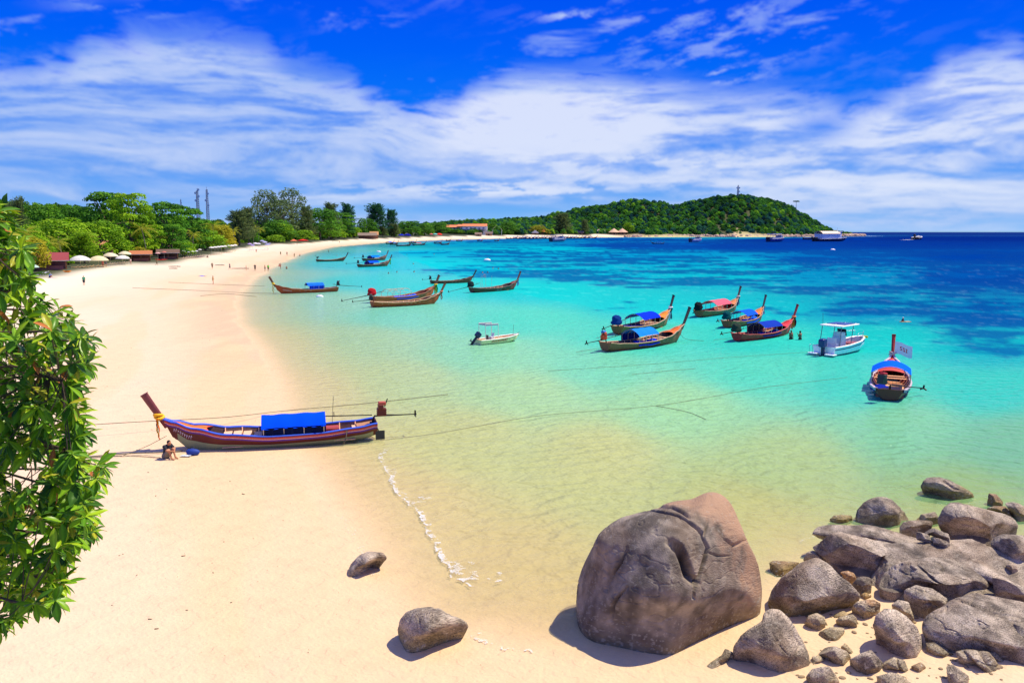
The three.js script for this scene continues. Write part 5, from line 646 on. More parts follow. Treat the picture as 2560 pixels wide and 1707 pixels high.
{
  const a = G(2224, 1003), dir = G(2230, 930).sub(a).normalize(), b = a.clone().addScaledVector(dir, 0.885 * LB * 0.98);
  const t = longtail('longtail boat seen from behind with bright blue canopy and white flag', a, b, { hull: [92, 50, 44], transom: [66, 44, 36], rail: [196, 176, 190], stripes: [[210, 190, 200], [40, 60, 160]], inner: [78, 30, 34], floor: [170, 136, 104], canopy: [0, 96, 250], span: [0.3, 0.58], canH: 2.15, deck: [200, 34, 34], deckFrom: 0.72, stem: [120, 24, 24], stemH: 1.15, knot: [220, 190, 180], seats: [0.62, 0.68], tarp: { u: [0.08, 0.28], col: [20, 40, 150], side: -1 }, engine: { col: [50, 60, 60], tank: [206, 30, 34], shift: 0.9, yaw: 2.62, pitch: 0.16, shaft: 3.6, tiller: 0.5 } });
  t.scale.z *= 1.18; part('flag', sheet((u, v) => V(LB + 0.1 - 0.12 * u, 3.0 - 0.95 * v - 0.3 * u + 0.05 * Math.sin(u * 6), 0.12 + 1.05 * u), 14, 8), new THREE.MeshStandardMaterial({ map: textTexture('SSI', '#d42434', 'bold 84px sans-serif', 256, 192, '#e6e4f4', true), roughness: 0.8, side: THREE.DoubleSide }), t);
}
// distant boats moored in a cluster off the far beach
const FARBOATS = [[955, 610, 992, 609, BLUE, 'boat at the left end of the cluster moored off the far sand, dark hull'], [968, 612, 1000, 611, [40, 80, 170], 'second boat of the far cluster, its blue awning against the sand'], [990, 615.5, 1024, 615, null, 'open boat in front at the left of the far cluster'], [1013, 609, 1048, 608, [60, 60, 120], 'far boat with violet awning behind the open boats'], [1030, 613, 1062, 612.5, [180, 90, 90], 'far open boat with reddish inside, in front of the violet awning'], [1076, 609.5, 1112, 608.5, [40, 60, 120], 'far boat behind, right pair of the cluster'], [1094, 612.5, 1130, 611.5, null, 'far open boat in front, right pair of the cluster'], [1106, 602.8, 1135, 602, null, 'small boat touching the far sand left of the blue awnings'], [1134, 603.6, 1162, 603, [30, 60, 190], 'boat with blue awning on the far waterline, left of two'], [1184, 603.8, 1215, 603, [10, 50, 200], 'boat with bright blue awning on the far waterline, right of two'], [1225, 603.6, 1258, 602.6, null, 'long open boat at the right end of the blue awnings']];
for (const [a, b, c, d, can, label] of FARBOATS) onWater(label, [a, b], [c, d], { far: true, shift: 0, hull: [58, 46, 44], inner: [40, 44, 70], rail: [70, 60, 60], deck: [70, 60, 60], stem: [50, 44, 50], seats: [0.5, 0.65], canopy: can ?? undefined, span: [0.22, 0.6], canH: 2.1, engine: { shaft: 1.5, pitch: 0.3 } });
onWater('dark longtail boat alone on the deep water in front of the hill', [1660, 609.5], [1632, 609.5], { far: true, shift: 0, hull: [34, 34, 50], canopy: [30, 60, 140], span: [0.2, 0.6], deck: [40, 40, 60], stem: [30, 30, 40], seats: [0.5] });
// a row of longtails lying along the far sand, alike at this distance
{ const r = rng(44); let k = 0; for (const [p0, p1, row, n] of [[1264, 1370, 597.2, 13], [1372, 1440, 596.6, 9], [1450, 1470, 595.8, 2]]) for (let i = 0; i < n; i++) { const px = lerp(p0, p1, (i + 0.5) / n), p = G(px, row - 0.15 * (i % 3)), a = -0.5 + r() * 0.8 + 0.6, len = 17; const q = p.clone().add(V(Math.cos(a) * len, 0, -Math.sin(a) * len * 0.6)); longtail('dark longtail boat moored in the row along the far white sand', p, q, { far: true, scale: 1.75, hull: [50, 42, 48], inner: [40, 44, 70], rail: [60, 60, 80], deck: [60, 50, 60], stem: [44, 40, 50], seats: [0.5], canopy: (k++ % 3) ? [30, 50, 140] : undefined, span: [0.2, 0.6], group: 'longtail boats moored in a row along the far sand', engine: { shaft: 1.5, pitch: 0.3 } }); } }

// motor boats
function motorHull(L, B, H, o = {}) { const sh = (u) => H * lerp(0.86, 1.22, u * u), kl = (u) => table([[0, 0], [0.6, 0.02], [0.85, H * 0.25], [1, H * 0.95]], u), hb = (u) => B / 2 * table([[0, 0.92], [0.35, 1], [0.65, 0.92], [0.85, 0.6], [1, 0.04]], u);
  const P = (u, v, inset = 0) => { const a = Math.abs(v), k = kl(u), s = sh(u), b = Math.max(0.01, hb(u) - inset); return V(u * L, a < 0.45 ? k + (s - k) * 0.3 * (a / 0.45) : k + (s - k) * lerp(0.3, 1, (a - 0.45) / 0.55), Math.sign(v) * b * (a < 0.45 ? 0.84 * (a / 0.45) : lerp(0.84, 1, (a - 0.45) / 0.55))); };
  return { hull: sheet((u, v) => P(u, v * 2 - 1), 30, 20), transom: (() => { const pts = []; for (let i = 0; i <= 20; i++) { const p = P(0, i / 10 - 1); pts.push(new THREE.Vector2(p.z, p.y)); } return new THREE.ExtrudeGeometry(new THREE.Shape(pts), { depth: 0.08, bevelEnabled: false }).rotateY(-Math.PI / 2).translate(0.08, 0, 0); })(), well: sheet((u, v) => { const p = P(0.02 + u * 0.93, v * 2 - 1, 0.14); p.y = Math.max(p.y, 0.38) - 0.01; return p; }, 26, 14), rim: join(...[-1, 1].map((s) => sheet((u, v) => V(u * L, sh(u) + 0.05 * Math.sin(v * 3.14), s * Math.max(0.0, hb(u) + 0.04 - 0.22 * v)), 30, 5))), strake: join(...[-1, 1].map((s) => sheet((u, v) => { const p = P(u, s * lerp(0.78, 0.86, v)); p.z += s * 0.02 * Math.sin(v * 3.14); return p; }, 30, 3))), P, sh, hb }; }
function outboard(parent, x, y, z, tilt, col, k = 1) { const g = new THREE.Group(); g.name = 'outboard_motor'; g.position.set(x, y, z); g.rotation.z = tilt; parent.add(g); g.scale.setScalar(k); part('cowling', rbox(0.62, 0.62, 0.46, 0.14, -0.25, 0.42, 0), paint(...col, 0.35), g); part('leg', join(rbox(0.26, 0.8, 0.2, 0.05, -0.22, -0.2, 0), rbox(0.5, 0.1, 0.18, 0.04, -0.3, -0.62, 0), box(0.3, 0.3, 0.04, -0.2, -0.82, 0)), paint(col[0] * 0.7, col[1] * 0.7, col[2] * 0.7, 0.4), g); part('propeller', join([0, 2.1, 4.2].map((a) => box(0.03, 0.2, 0.1, 0, 0.1, 0, 0.5).rotateX(a).translate(-0.6, -0.62, 0))), paint(40, 44, 60, 0.4, 0.5), g); }
function motorboat(name, label, stern, bow, Lm, H, B, o) { const d = bow.clone().sub(stern), s = d.length() / (0.93 * Lm), dir = d.normalize(), t = thing(name, label, o.cat ?? 'motor boat', V(stern.x, -0.22 * s, stern.z), Math.atan2(-dir.z, dir.x)); t.scale.setScalar(s); const m = motorHull(Lm, B, H); const hull = part('hull', m.hull, paint(...o.hull, 0.35), t); part('transom', m.transom, paint(...o.hull, 0.4), t); part('deck_well', m.well, paint(...(o.well ?? [235, 228, 214]), 0.5), t); part('gunwale', m.rim, paint(...(o.rim ?? [248, 246, 240]), 0.35), t); if (o.strake) part('hull_stripe', m.strake, paint(...o.strake, 0.4), t); return { t, m, hull }; }
{
  const { t, m, hull } = motorboat('cream_skiff', 'small cream motor skiff with red lettering on its side and tilted navy outboard', G(1194, 861), G(1290, 852), 6.2, 0.92, 2.0, { hull: [232, 226, 170], well: [240, 206, 150] });
  outboard(t, -0.05, 0.85, 0, -0.75, [14, 34, 80], 1.15);
  part('rollbar', join(...[-0.75, 0.75].map((z) => [rod(V(0.7, 0.85, z), V(0.66, 2.75, z), 0.04), rod(V(2.55, 0.9, z), V(2.55, 2.7, z), 0.04), rod(V(0.66, 2.75, z), V(2.55, 2.7, z), 0.04)])), paint(226, 222, 214, 0.4), t); part('rollbar_panel', join(box(1.9, 0.2, 0.04, 1.6, 2.62, 0.75), box(1.9, 0.2, 0.04, 1.6, 2.62, -0.75), box(0.04, 0.2, 1.5, 0.66, 2.66, 0)), paint(190, 170, 190, 0.5), t);
  part('console', join(rbox(0.5, 0.7, 0.5, 0.06, 2.1, 0.72, 0), box(0.06, 0.5, 0.5, 2.25, 1.25, 0, 0, -0.35)), paint(236, 232, 226, 0.4), t); part('helm_seat', join(rbox(0.4, 0.5, 0.6, 0.06, 1.6, 0.6, 0), rbox(0.1, 0.5, 0.5, 0.04, 1.42, 1.05, 0)), paint(60, 60, 66, 0.6), t); part('storage_locker', rbox(0.5, 0.35, 0.7, 0.05, 3.6, 0.55, 0), paint(246, 240, 232, 0.5), t); part('flag_pole', rod(V(5.3, 1.05, 0), V(5.4, 2.3, 0), 0.02), paint(110, 110, 110), t); part('cleat', join(rod(V(6.1, 1.18, -0.2), V(6.2, 1.3, 0.1), 0.03)), paint(60, 60, 60), t);
  const g = sheet((u, v) => { const p = m.P(lerp(0.19, 0.66, u), lerp(0.56, 0.97, v)); p.z += 0.014; return p; }, 16, 3); part('lettering', g, new THREE.MeshStandardMaterial({ map: textTexture('ZUSKONAT', '#c03020', 'italic bold 84px sans-serif', 512, 112), transparent: true, roughness: 0.5, side: THREE.DoubleSide }), hull);
}
{
  const { t, m, hull } = motorboat('white_motorboat', 'white centre console motorboat with solar panels on its roof and dark blue outboard', G(2060, 889), G(2150, 872), 7.4, 1.25, 2.5, { hull: [250, 250, 252], well: [226, 220, 220], strake: [60, 40, 110] });
  outboard(t, -0.1, 0.95, 0.1, 0.05, [26, 44, 110], 1.3);
  part('swim_platform', join(rbox(0.7, 0.1, 0.9, 0.04, -0.3, 0.42, -0.85), rbox(0.7, 0.1, 0.9, 0.04, -0.3, 0.42, 0.85)), paint(246, 246, 250, 0.4), t); part('ladder', join(...[-0.15, 0.15].map((z) => tube([V(-0.6, 0.4, -0.95 + z), V(-0.62, 1.2, -0.95 + z), V(-0.3, 1.2, -0.95 + z)], 0.02, 10, 5))), paint(190, 195, 205, 0.3, 0.7), t);
  part('roof', rbox(3.3, 0.14, 2.3, 0.07, 2.7, 2.95, 0), paint(250, 246, 242, 0.4), t); for (const z of [-0.5, 0.5]) part('solar_panel', rbox(1.9, 0.04, 0.86, 0.01, 2.9, 3.05, z), paint(40, 54, 130, 0.25), t);
  for (const [x, z, tx] of [[1.0, 1.0, 1.25], [1.0, -1.0, 1.25], [3.2, 0.95, 3.6], [3.2, -0.95, 3.6]]) part('roof_post', rod(V(x, 1.1, z), V(tx, 2.9, z * 0.95), 0.035), paint(120, 120, 130, 0.4, 0.6), t);
  part('console', join(rbox(0.9, 1.5, 1.0, 0.1, 2.7, 1.1, 0), rbox(0.7, 0.5, 0.9, 0.1, 2.75, 2.0, 0)), paint(206, 206, 222, 0.4), t); part('windscreen', rbox(0.05, 0.7, 0.9, 0.02, 3.2, 2.2, 0, 0, 0.3), paint(24, 34, 60, 0.15), t); part('helm_seat', join(rbox(0.5, 0.9, 0.9, 0.08, 1.6, 0.85, 0), rbox(0.12, 0.6, 0.9, 0.05, 1.35, 1.5, 0)), paint(232, 226, 230, 0.5), t); part('bow_cushion', rbox(1.5, 0.18, 1.2, 0.06, 5.2, 0.95, 0), paint(150, 70, 84, 0.6), t);
  part('bow_rail', join(...[-1, 1].map((s) => [tube([V(4.2, 1.35, s * 1.05), V(4.3, 1.95, s * 1.0), V(5.6, 2.05, s * 0.85), V(6.6, 2.05, s * 0.45)], 0.02, 16, 5), rod(V(5.6, 1.4, s * 0.88), V(5.6, 2.05, s * 0.85), 0.018), rod(V(6.6, 1.5, s * 0.4), V(6.6, 2.05, s * 0.45), 0.018)])), paint(200, 205, 215, 0.3, 0.7), t); part('aerial', rod(V(1.4, 3.0, -1), V(1.3, 4.1, -1), 0.015), paint(60, 60, 70), t); part('anchor', join(rbox(0.7, 0.14, 0.14, 0.05, 7.6, 1.35, 0), box(0.14, 0.2, 0.5, 7.9, 1.35, 0)), paint(236, 206, 20, 0.5), t);
  const g = sheet((u, v) => { const p = m.P(lerp(0.42, 0.72, u), lerp(0.88, 0.985, v)); p.z += 0.014; return p; }, 16, 2); part('lettering', g, new THREE.MeshStandardMaterial({ map: textTexture('', '#9aa0d8', 'bold 70px sans-serif', 512, 96), transparent: true, roughness: 0.5, side: THREE.DoubleSide }), hull);
}
function ferryBoat(name, label, a, b, H, hullC, roofC, o = {}) { const { t, m } = motorboat(name, label, G(...a), G(...b), 12, 1.7, 3.4, { hull: hullC, cat: o.cat ?? 'speedboat', well: [90, 90, 110], rim: [200, 205, 220] }); part('roof', rbox(7, 0.25, 3, 0.1, 4.4, 3.6, 0), paint(...roofC, 0.5), t); part('cabin', join(rbox(1.2, 1.6, 2.6, 0.1, 8.1, 2.2, 0), box(6.6, 0.9, 2.8, 4.4, 1.7, 0)), paint(...(o.cabin ?? [160, 165, 190]), 0.5), t); for (const x of [1.3, 3.3, 5.3, 7.4]) for (const z of [-1.3, 1.3]) part('roof_post', rod(V(x, 1.6, z), V(x, 3.5, z), 0.06), paint(180, 180, 190), t); part('windscreen', box(0.08, 0.9, 2.4, 8.9, 2.7, 0, 0, 0.4), paint(20, 30, 60, 0.2), t); outboard(t, -0.1, 1.2, 0.5, 0, [30, 34, 50], 1.6); outboard(t, -0.1, 1.2, -0.5, 0, [30, 34, 50], 1.6); return t; }
ferryBoat('speedboat', 'grey roofed tourist speedboat off the far beach', [1378, 604.5], [1413, 604], 0, [110, 120, 150], [150, 150, 165]);
ferryBoat('speedboat', 'small speedboat with violet roof on deep water left of the hilltop mast', [1727, 605.5], [1752, 605], 0, [150, 150, 200], [70, 70, 130]);
ferryBoat('speedboat', 'speedboat with pale blue roof on deep water below the right part of the hill', [1922, 604.5], [1958, 604], 0, [60, 70, 150], [170, 175, 210]);
{ const t = ferryBoat('passenger_ferry', 'white passenger ferry with long canvas roof by the rocky point', [2040, 603.5], [2112, 603], 0, [50, 54, 90], [255, 236, 215], { cat: 'ferry', cabin: [240, 240, 246] }); t.scale.y *= 0.62; part('saloon', box(6.9, 1.8, 2.9, 4.4, 2.6, 0), paint(236, 232, 236, 0.5), t); part('bridge', join(rbox(1.4, 1.6, 2, 0.1, 8.2, 3.8, 0), rbox(1.8, 0.2, 2.4, 0.05, 8.2, 4.7, 0)), paint(236, 236, 244, 0.4), t); part('awning', sheet((u, v) => V(0.9 + 6.9 * u, 3.7 + 1.3 * Math.sin(v * Math.PI), 1.6 * Math.cos(v * Math.PI)), 8, 14), cloth(255, 232, 205), t); part('mast', rod(V(8.2, 4.7, 0), V(8.2, 6.4, 0), 0.05), paint(200, 200, 210), t); }
ferryBoat('dive_boat', 'small green roofed boat just left of the white passenger ferry', [2010, 599], [2040, 599], 0, [60, 74, 90], [40, 100, 90], { cat: 'dive boat' });
{ const { t } = motorboat('dinghy', 'tiny dinghy trailing a white wake on the open sea at far right', G(2288, 599), G(2300, 598.6), 5, 0.8, 1.8, { hull: [30, 30, 50], cat: 'dinghy' }); outboard(t, 0, 0.7, 0, 0, [30, 30, 40]); part('seat', rbox(0.4, 0.3, 1.4, 0.05, 2.4, 0.6, 0), paint(60, 50, 50), t); part('wake', sheet((u, v) => V(-1 - 9 * u, 0.26, (v - 0.5) * (0.5 + 0.9 * u)), 8, 3), paint(225, 232, 245, 0.8), t); }
// buoys
const buoy = (px, py, r, col, label) => { const p = G(px, py), t = thing('buoy', label, 'buoy', V(p.x, 0.02, p.z)); part('float', new THREE.SphereGeometry(r, 14, 10).scale(1.5, 0.8, 1), paint(...col, 0.5), t); part('eyelet', new THREE.TorusGeometry(r * 0.25, r * 0.08, 6, 10).translate(0, r * 0.8, 0), paint(90, 90, 90), t); };
buoy(799, 742, 0.42, [246, 246, 250], 'white buoy floating near the boat with the yellow ribbon');
buoy(946, 630, 0.9, [240, 236, 236], 'white float on the water near the far beached boats');
buoy(1218, 651, 0.9, [244, 244, 246], 'white float on the dark sea grass patch in mid bay');
buoy(2083, 625, 1.0, [250, 250, 255], 'lone white buoy on the deep blue water below the headland tip');
// ---------------------------------------------------------------- the tree whose branches hang into the left of the view
{
  const r = rng(7), t = thing('almond_tree', 'big glossy leaved tree hanging into the left edge, nearest thing to the viewer', 'tree', V(-7.1, 0, -8.8));
  const O = t.position, gy = GH(O.x, O.z) - 0.3;
  const edge = [[520, 0], [545, 22], [600, 62], [660, 72], [720, 88], [765, 118], [790, 185], [830, 190], [860, 238], [900, 226], [945, 218], [990, 196], [1030, 198], [1065, 214], [1110, 214], [1150, 262], [1185, 282], [1215, 232], [1250, 226], [1300, 232], [1335, 244], [1375, 188], [1420, 148], [1460, 172], [1500, 158], [1530, 62], [1570, -10]];
  const limbs3 = [], pts = [];
  const trunk = [V(0, gy, 0), V(0.1, 3, 0.1), V(-0.05, 6, 0), V(0.1, 9, -0.1), V(0, 11.4, 0)];
  part('trunk', new THREE.TubeGeometry(new THREE.CatmullRomCurve3(trunk), 24, 0.2, 9), BARK, t);
  const at = (px, py, d) => { const q = ray(px, py); return V(q.x * d / -q.z, EYE + q.y * d / -q.z, -d).sub(O); };
  for (let i = 0; i < 17; i++) {
    const py = 600 + i * 56 + r() * 20, d = 7.4 + r() * 2.6, px = table(edge, py) - 55 - r() * 50, tip = at(px, py, d), root = V(0, clamp(tip.y - 1.4 + r() * 0.6, 3, 11), 0), mid = root.clone().lerp(tip, 0.55).add(V(0, 0.3 + 0.4 * r(), 0.8 * (r() - 0.5)));
    const c = new THREE.CatmullRomCurve3([root, root.clone().lerp(mid, 0.5).add(V(0, -0.12, 0)), mid, tip]); limbs3.push(c); part('branch', new THREE.TubeGeometry(c, 20, 0.013, 6), BARK, t); for (let k = 8; k <= 20; k++) pts.push(c.getPoint(k / 20));
  }
  const leafGeos = [0, 1, 2].map((v) => { const g = sheet((u, w) => { const s = w * 2 - 1, b = 0.36 * Math.sin(Math.PI * Math.min(1, u ** 1.25 * 0.97 + 0.02)) ** 0.8 * 0.5; return V(u, -0.16 * u * u * (1 + v * 0.6) + 0.10 * Math.abs(s) * b * 2.4 + (v === 2 ? 0.03 * Math.sin(u * 9) : 0), s * b); }, 6, 4); const col = [], q = g.attributes.position; for (let i = 0; i < q.count; i++) { const mid = Math.abs(q.getZ(i)) < 0.015 ? 1.5 : 1; col.push(mid, mid, mid); } g.setAttribute('color', new THREE.Float32BufferAttribute(col, 3)); return g; });
  const tones = [[0.035, 0.115, 0.004], [0.08, 0.22, 0.005], [0.17, 0.34, 0.006], [0.30, 0.46, 0.008], [0.02, 0.07, 0.006], [0.34, 0.34, 0.02], [0.42, 0.14, 0.03]], mats = tones.map((c, i) => new THREE.MeshPhysicalMaterial({ color: new THREE.Color().setRGB(...c), vertexColors: true, roughness: 0.95, transmission: i > 4 ? 0.15 : 0.28, thickness: 0, side: THREE.DoubleSide, clearcoat: 0.3, clearcoatRoughness: 0.3, specularIntensity: 0.3 }));
  const list = [], twigs = [];
  for (let i = 0; i < 780; i++) {
    const py = 535 + r() * 1030, e = table(edge, py), px = e - 20 - (e + 150) * r() ** 1.25, d = 7.2 + r() * 3.4, c = at(px, py, d);
    if (n3(px * 0.012 + 3, py * 0.012, d * 0.25) < 0.29 && px < e - 40) continue;             // gaps in the crown
    let best = 1e9, near = null; for (const p of pts) { const q = p.distanceTo(c); if (q < best) { best = q; near = p; } }
    const dir = c.clone().sub(near).normalize().add(V(0.5, 0.15, 0.25)).normalize();
    if (best < 0.85) twigs.push(new THREE.TubeGeometry(new THREE.CatmullRomCurve3([near, near.clone().lerp(c, 0.5).add(V(0, -0.04, 0)), c]), 5, 0.006, 4));
    const n = 8 + Math.floor(r() * 5), q0 = new THREE.Quaternion().setFromUnitVectors(V(0, 1, 0), dir), old = r();
    for (let k = 0; k < n; k++) {
      const a = k * 2.399 + r() * 0.5, el = 0.9 - 0.95 * k / n + 0.25 * (r() - 0.5), out = V(Math.cos(a) * Math.cos(el), Math.sin(el), Math.sin(a) * Math.cos(el)).applyQuaternion(q0); out.y -= 0.06; out.normalize();
      const up = V(0.25, 1, -0.1).addScaledVector(out, -out.dot(V(0.25, 1, -0.1))).add(rdir(r).multiplyScalar(0.45)).normalize(), side = out.clone().cross(up).normalize(), up2 = side.clone().cross(out).normalize();
      const L = 0.14 + 0.085 * r(), m = new THREE.Matrix4().makeBasis(out, up2, side).scale(V(L, L, L * (0.85 + 0.3 * r()))); m.setPosition(c.clone().addScaledVector(dir, (n - k) * 0.006));
      const tone = r() < 0.012 ? 6 : r() < 0.06 ? 5 : Math.min(4, Math.floor(r() * 3.2 + (old > 0.6 ? 1 : 0)));
      list.push({ m, v: Math.floor(r() * 3), tone, d: d - 0.2 * r(), px });
    }
  }
  part('twig', join(twigs), BARK, t);
  list.sort((a, b) => (a.px < -10 ? 5 : 0) + a.d - (b.px < -10 ? 5 : 0) - b.d);
  const rest = {};
  list.forEach((l, i) => { if (i < 298) { const m = part('leaf', leafGeos[l.v], mats[l.tone], t); m.applyMatrix4(l.m); } else (rest[l.tone] ??= []).push(leafGeos[l.v].clone().applyMatrix4(l.m)); });
  // the smaller leaves deeper in the crown, one mass
  const all = [], white = mats[1].clone(); white.color.setRGB(1, 1, 1);
  for (const [k, gs] of Object.entries(rest)) for (const g of gs) { const c = g.attributes.color; for (let i = 0; i < c.count; i++) c.setXYZ(i, c.getX(i) * tones[k][0], c.getY(i) * tones[k][1], c.getZ(i) * tones[k][2]); all.push(g); }
  const mass = part('leaf_mass', mergeGeometries(all), white, t); mass.userData.kind = 'stuff';
}
// ---------------------------------------------------------------- people: one smooth body meshed from tapered bones, clothes as children
function netMesh(f, lo, hi, cell) {                              // surface net of f < 0
  const n = [0, 1, 2].map((k) => Math.ceil((hi[k] - lo[k]) / cell) + 1), at = (i, j, k) => (k * n[1] + j) * n[0] + i, val = new Float32Array(n[0] * n[1] * n[2]), id = new Int32Array(val.length).fill(-1), pos = [], idx = [];
  for (let k = 0; k < n[2]; k++) for (let j = 0; j < n[1]; j++) for (let i = 0; i < n[0]; i++) val[at(i, j, k)] = f(lo[0] + i * cell, lo[1] + j * cell, lo[2] + k * cell);
  for (let k = 0; k < n[2] - 1; k++) for (let j = 0; j < n[1] - 1; j++) for (let i = 0; i < n[0] - 1; i++) {
    let c = 0, x = 0, y = 0, z = 0; const V8 = []; for (let q = 0; q < 8; q++) V8.push(val[at(i + (q & 1), j + ((q >> 1) & 1), k + (q >> 2))]);
    for (const [a, b] of [[0, 1], [2, 3], [4, 5], [6, 7], [0, 2], [1, 3], [4, 6], [5, 7], [0, 4], [1, 5], [2, 6], [3, 7]]) if ((V8[a] < 0) !== (V8[b] < 0)) { const t = V8[a] / (V8[a] - V8[b]); x += lerp(a & 1, b & 1, t); y += lerp((a >> 1) & 1, (b >> 1) & 1, t); z += lerp(a >> 2, b >> 2, t); c++; }
    if (c) { id[at(i, j, k)] = pos.length / 3; pos.push(lo[0] + (i + x / c) * cell, lo[1] + (j + y / c) * cell, lo[2] + (k + z / c) * cell); }
  }
  const quad = (a, b, c, d, flip) => { if (a < 0 || b < 0 || c < 0 || d < 0) return; flip ? idx.push(a, c, b, a, d, c) : idx.push(a, b, c, a, c, d); };
  for (let k = 1; k < n[2] - 1; k++) for (let j = 1; j < n[1] - 1; j++) for (let i = 1; i < n[0] - 1; i++) { const v = val[at(i, j, k)] < 0; if (v !== val[at(i + 1, j, k)] < 0) quad(id[at(i, j - 1, k - 1)], id[at(i, j, k - 1)], id[at(i, j, k)], id[at(i, j - 1, k)], !v); if (v !== val[at(i, j + 1, k)] < 0) quad(id[at(i - 1, j, k - 1)], id[at(i - 1, j, k)], id[at(i, j, k)], id[at(i, j, k - 1)], !v); if (v !== val[at(i, j, k + 1)] < 0) quad(id[at(i - 1, j - 1, k)], id[at(i, j - 1, k)], id[at(i, j, k)], id[at(i - 1, j, k)], !v); }
  const g = new THREE.BufferGeometry(); g.setAttribute('position', new THREE.Float32BufferAttribute(pos, 3)); g.setIndex(idx); g.computeVertexNormals(); return g;
}
const capsule = (x, y, z, b) => { const [a, c, r0, r1] = b, bx = c[0] - a[0], by = c[1] - a[1], bz = c[2] - a[2], t = clamp(((x - a[0]) * bx + (y - a[1]) * by + (z - a[2]) * bz) / (bx * bx + by * by + bz * bz + 1e-9)); return Math.hypot(x - a[0] - bx * t, y - a[1] - by * t, z - a[2] - bz * t) - lerp(r0, r1, t); };
const smin = (a, b, k) => { const h = clamp(0.5 + 0.5 * (b - a) / k); return lerp(b, a, h) - k * h * (1 - h); };
const POSES = {};
function skeleton(pose) {
  // hips, spine, head, arms [shoulder, elbow, wrist], legs [hip, knee, ankle]; facing +z
  const J = { stand: { hip: [0, 0.88, 0], chest: [0, 1.28, 0], neck: [0, 1.46, 0.01], head: [0, 1.6, 0.03], arms: [[[-0.19, 1.4, 0], [-0.25, 1.13, 0.02], [-0.25, 0.88, 0.08]], [[0.19, 1.4, 0], [0.25, 1.13, 0.02], [0.25, 0.88, 0.08]]], legs: [[[-0.1, 0.86, 0], [-0.11, 0.48, 0.03], [-0.12, 0.08, 0]], [[0.1, 0.86, 0], [0.11, 0.48, 0.03], [0.12, 0.08, 0]]] },
    walk: { hip: [0, 0.87, 0], chest: [0, 1.27, 0.04], neck: [0, 1.45, 0.06], head: [0, 1.59, 0.09], arms: [[[-0.19, 1.39, 0.04], [-0.24, 1.14, -0.12], [-0.23, 0.92, -0.02]], [[0.19, 1.39, 0.04], [0.24, 1.15, 0.16], [0.2, 1.0, 0.34]]], legs: [[[-0.1, 0.85, 0], [-0.1, 0.49, 0.18], [-0.1, 0.08, 0.24]], [[0.1, 0.85, 0], [0.1, 0.46, -0.05], [0.11, 0.12, -0.34]]] },
    crossed: { hip: [0, 0.88, 0], chest: [0, 1.28, 0], neck: [0, 1.46, 0.01], head: [0, 1.6, 0.03], arms: [[[-0.19, 1.4, 0], [-0.27, 1.16, 0.04], [-0.06, 1.12, 0.2]], [[0.19, 1.4, 0], [0.28, 1.18, 0.02], [0.34, 1.42, 0.12]]], legs: [[[-0.1, 0.86, 0], [-0.12, 0.48, 0.03], [-0.16, 0.08, 0.02]], [[0.1, 0.86, 0], [0.11, 0.48, 0.05], [0.11, 0.08, -0.03]]] },
    sit: { hip: [0, 0.12, 0], chest: [0, 0.5, 0.1], neck: [0, 0.67, 0.18], head: [0, 0.79, 0.26], arms: [[[-0.19, 0.62, 0.14], [-0.24, 0.46, 0.34], [-0.08, 0.42, 0.5]], [[0.19, 0.62, 0.14], [0.24, 0.46, 0.34], [0.08, 0.42, 0.5]]], legs: [[[-0.1, 0.13, 0.05], [-0.13, 0.47, 0.34], [-0.12, 0.07, 0.5]], [[0.1, 0.13, 0.05], [0.13, 0.47, 0.34], [0.12, 0.07, 0.5]]] } }[pose];
  return J;
}
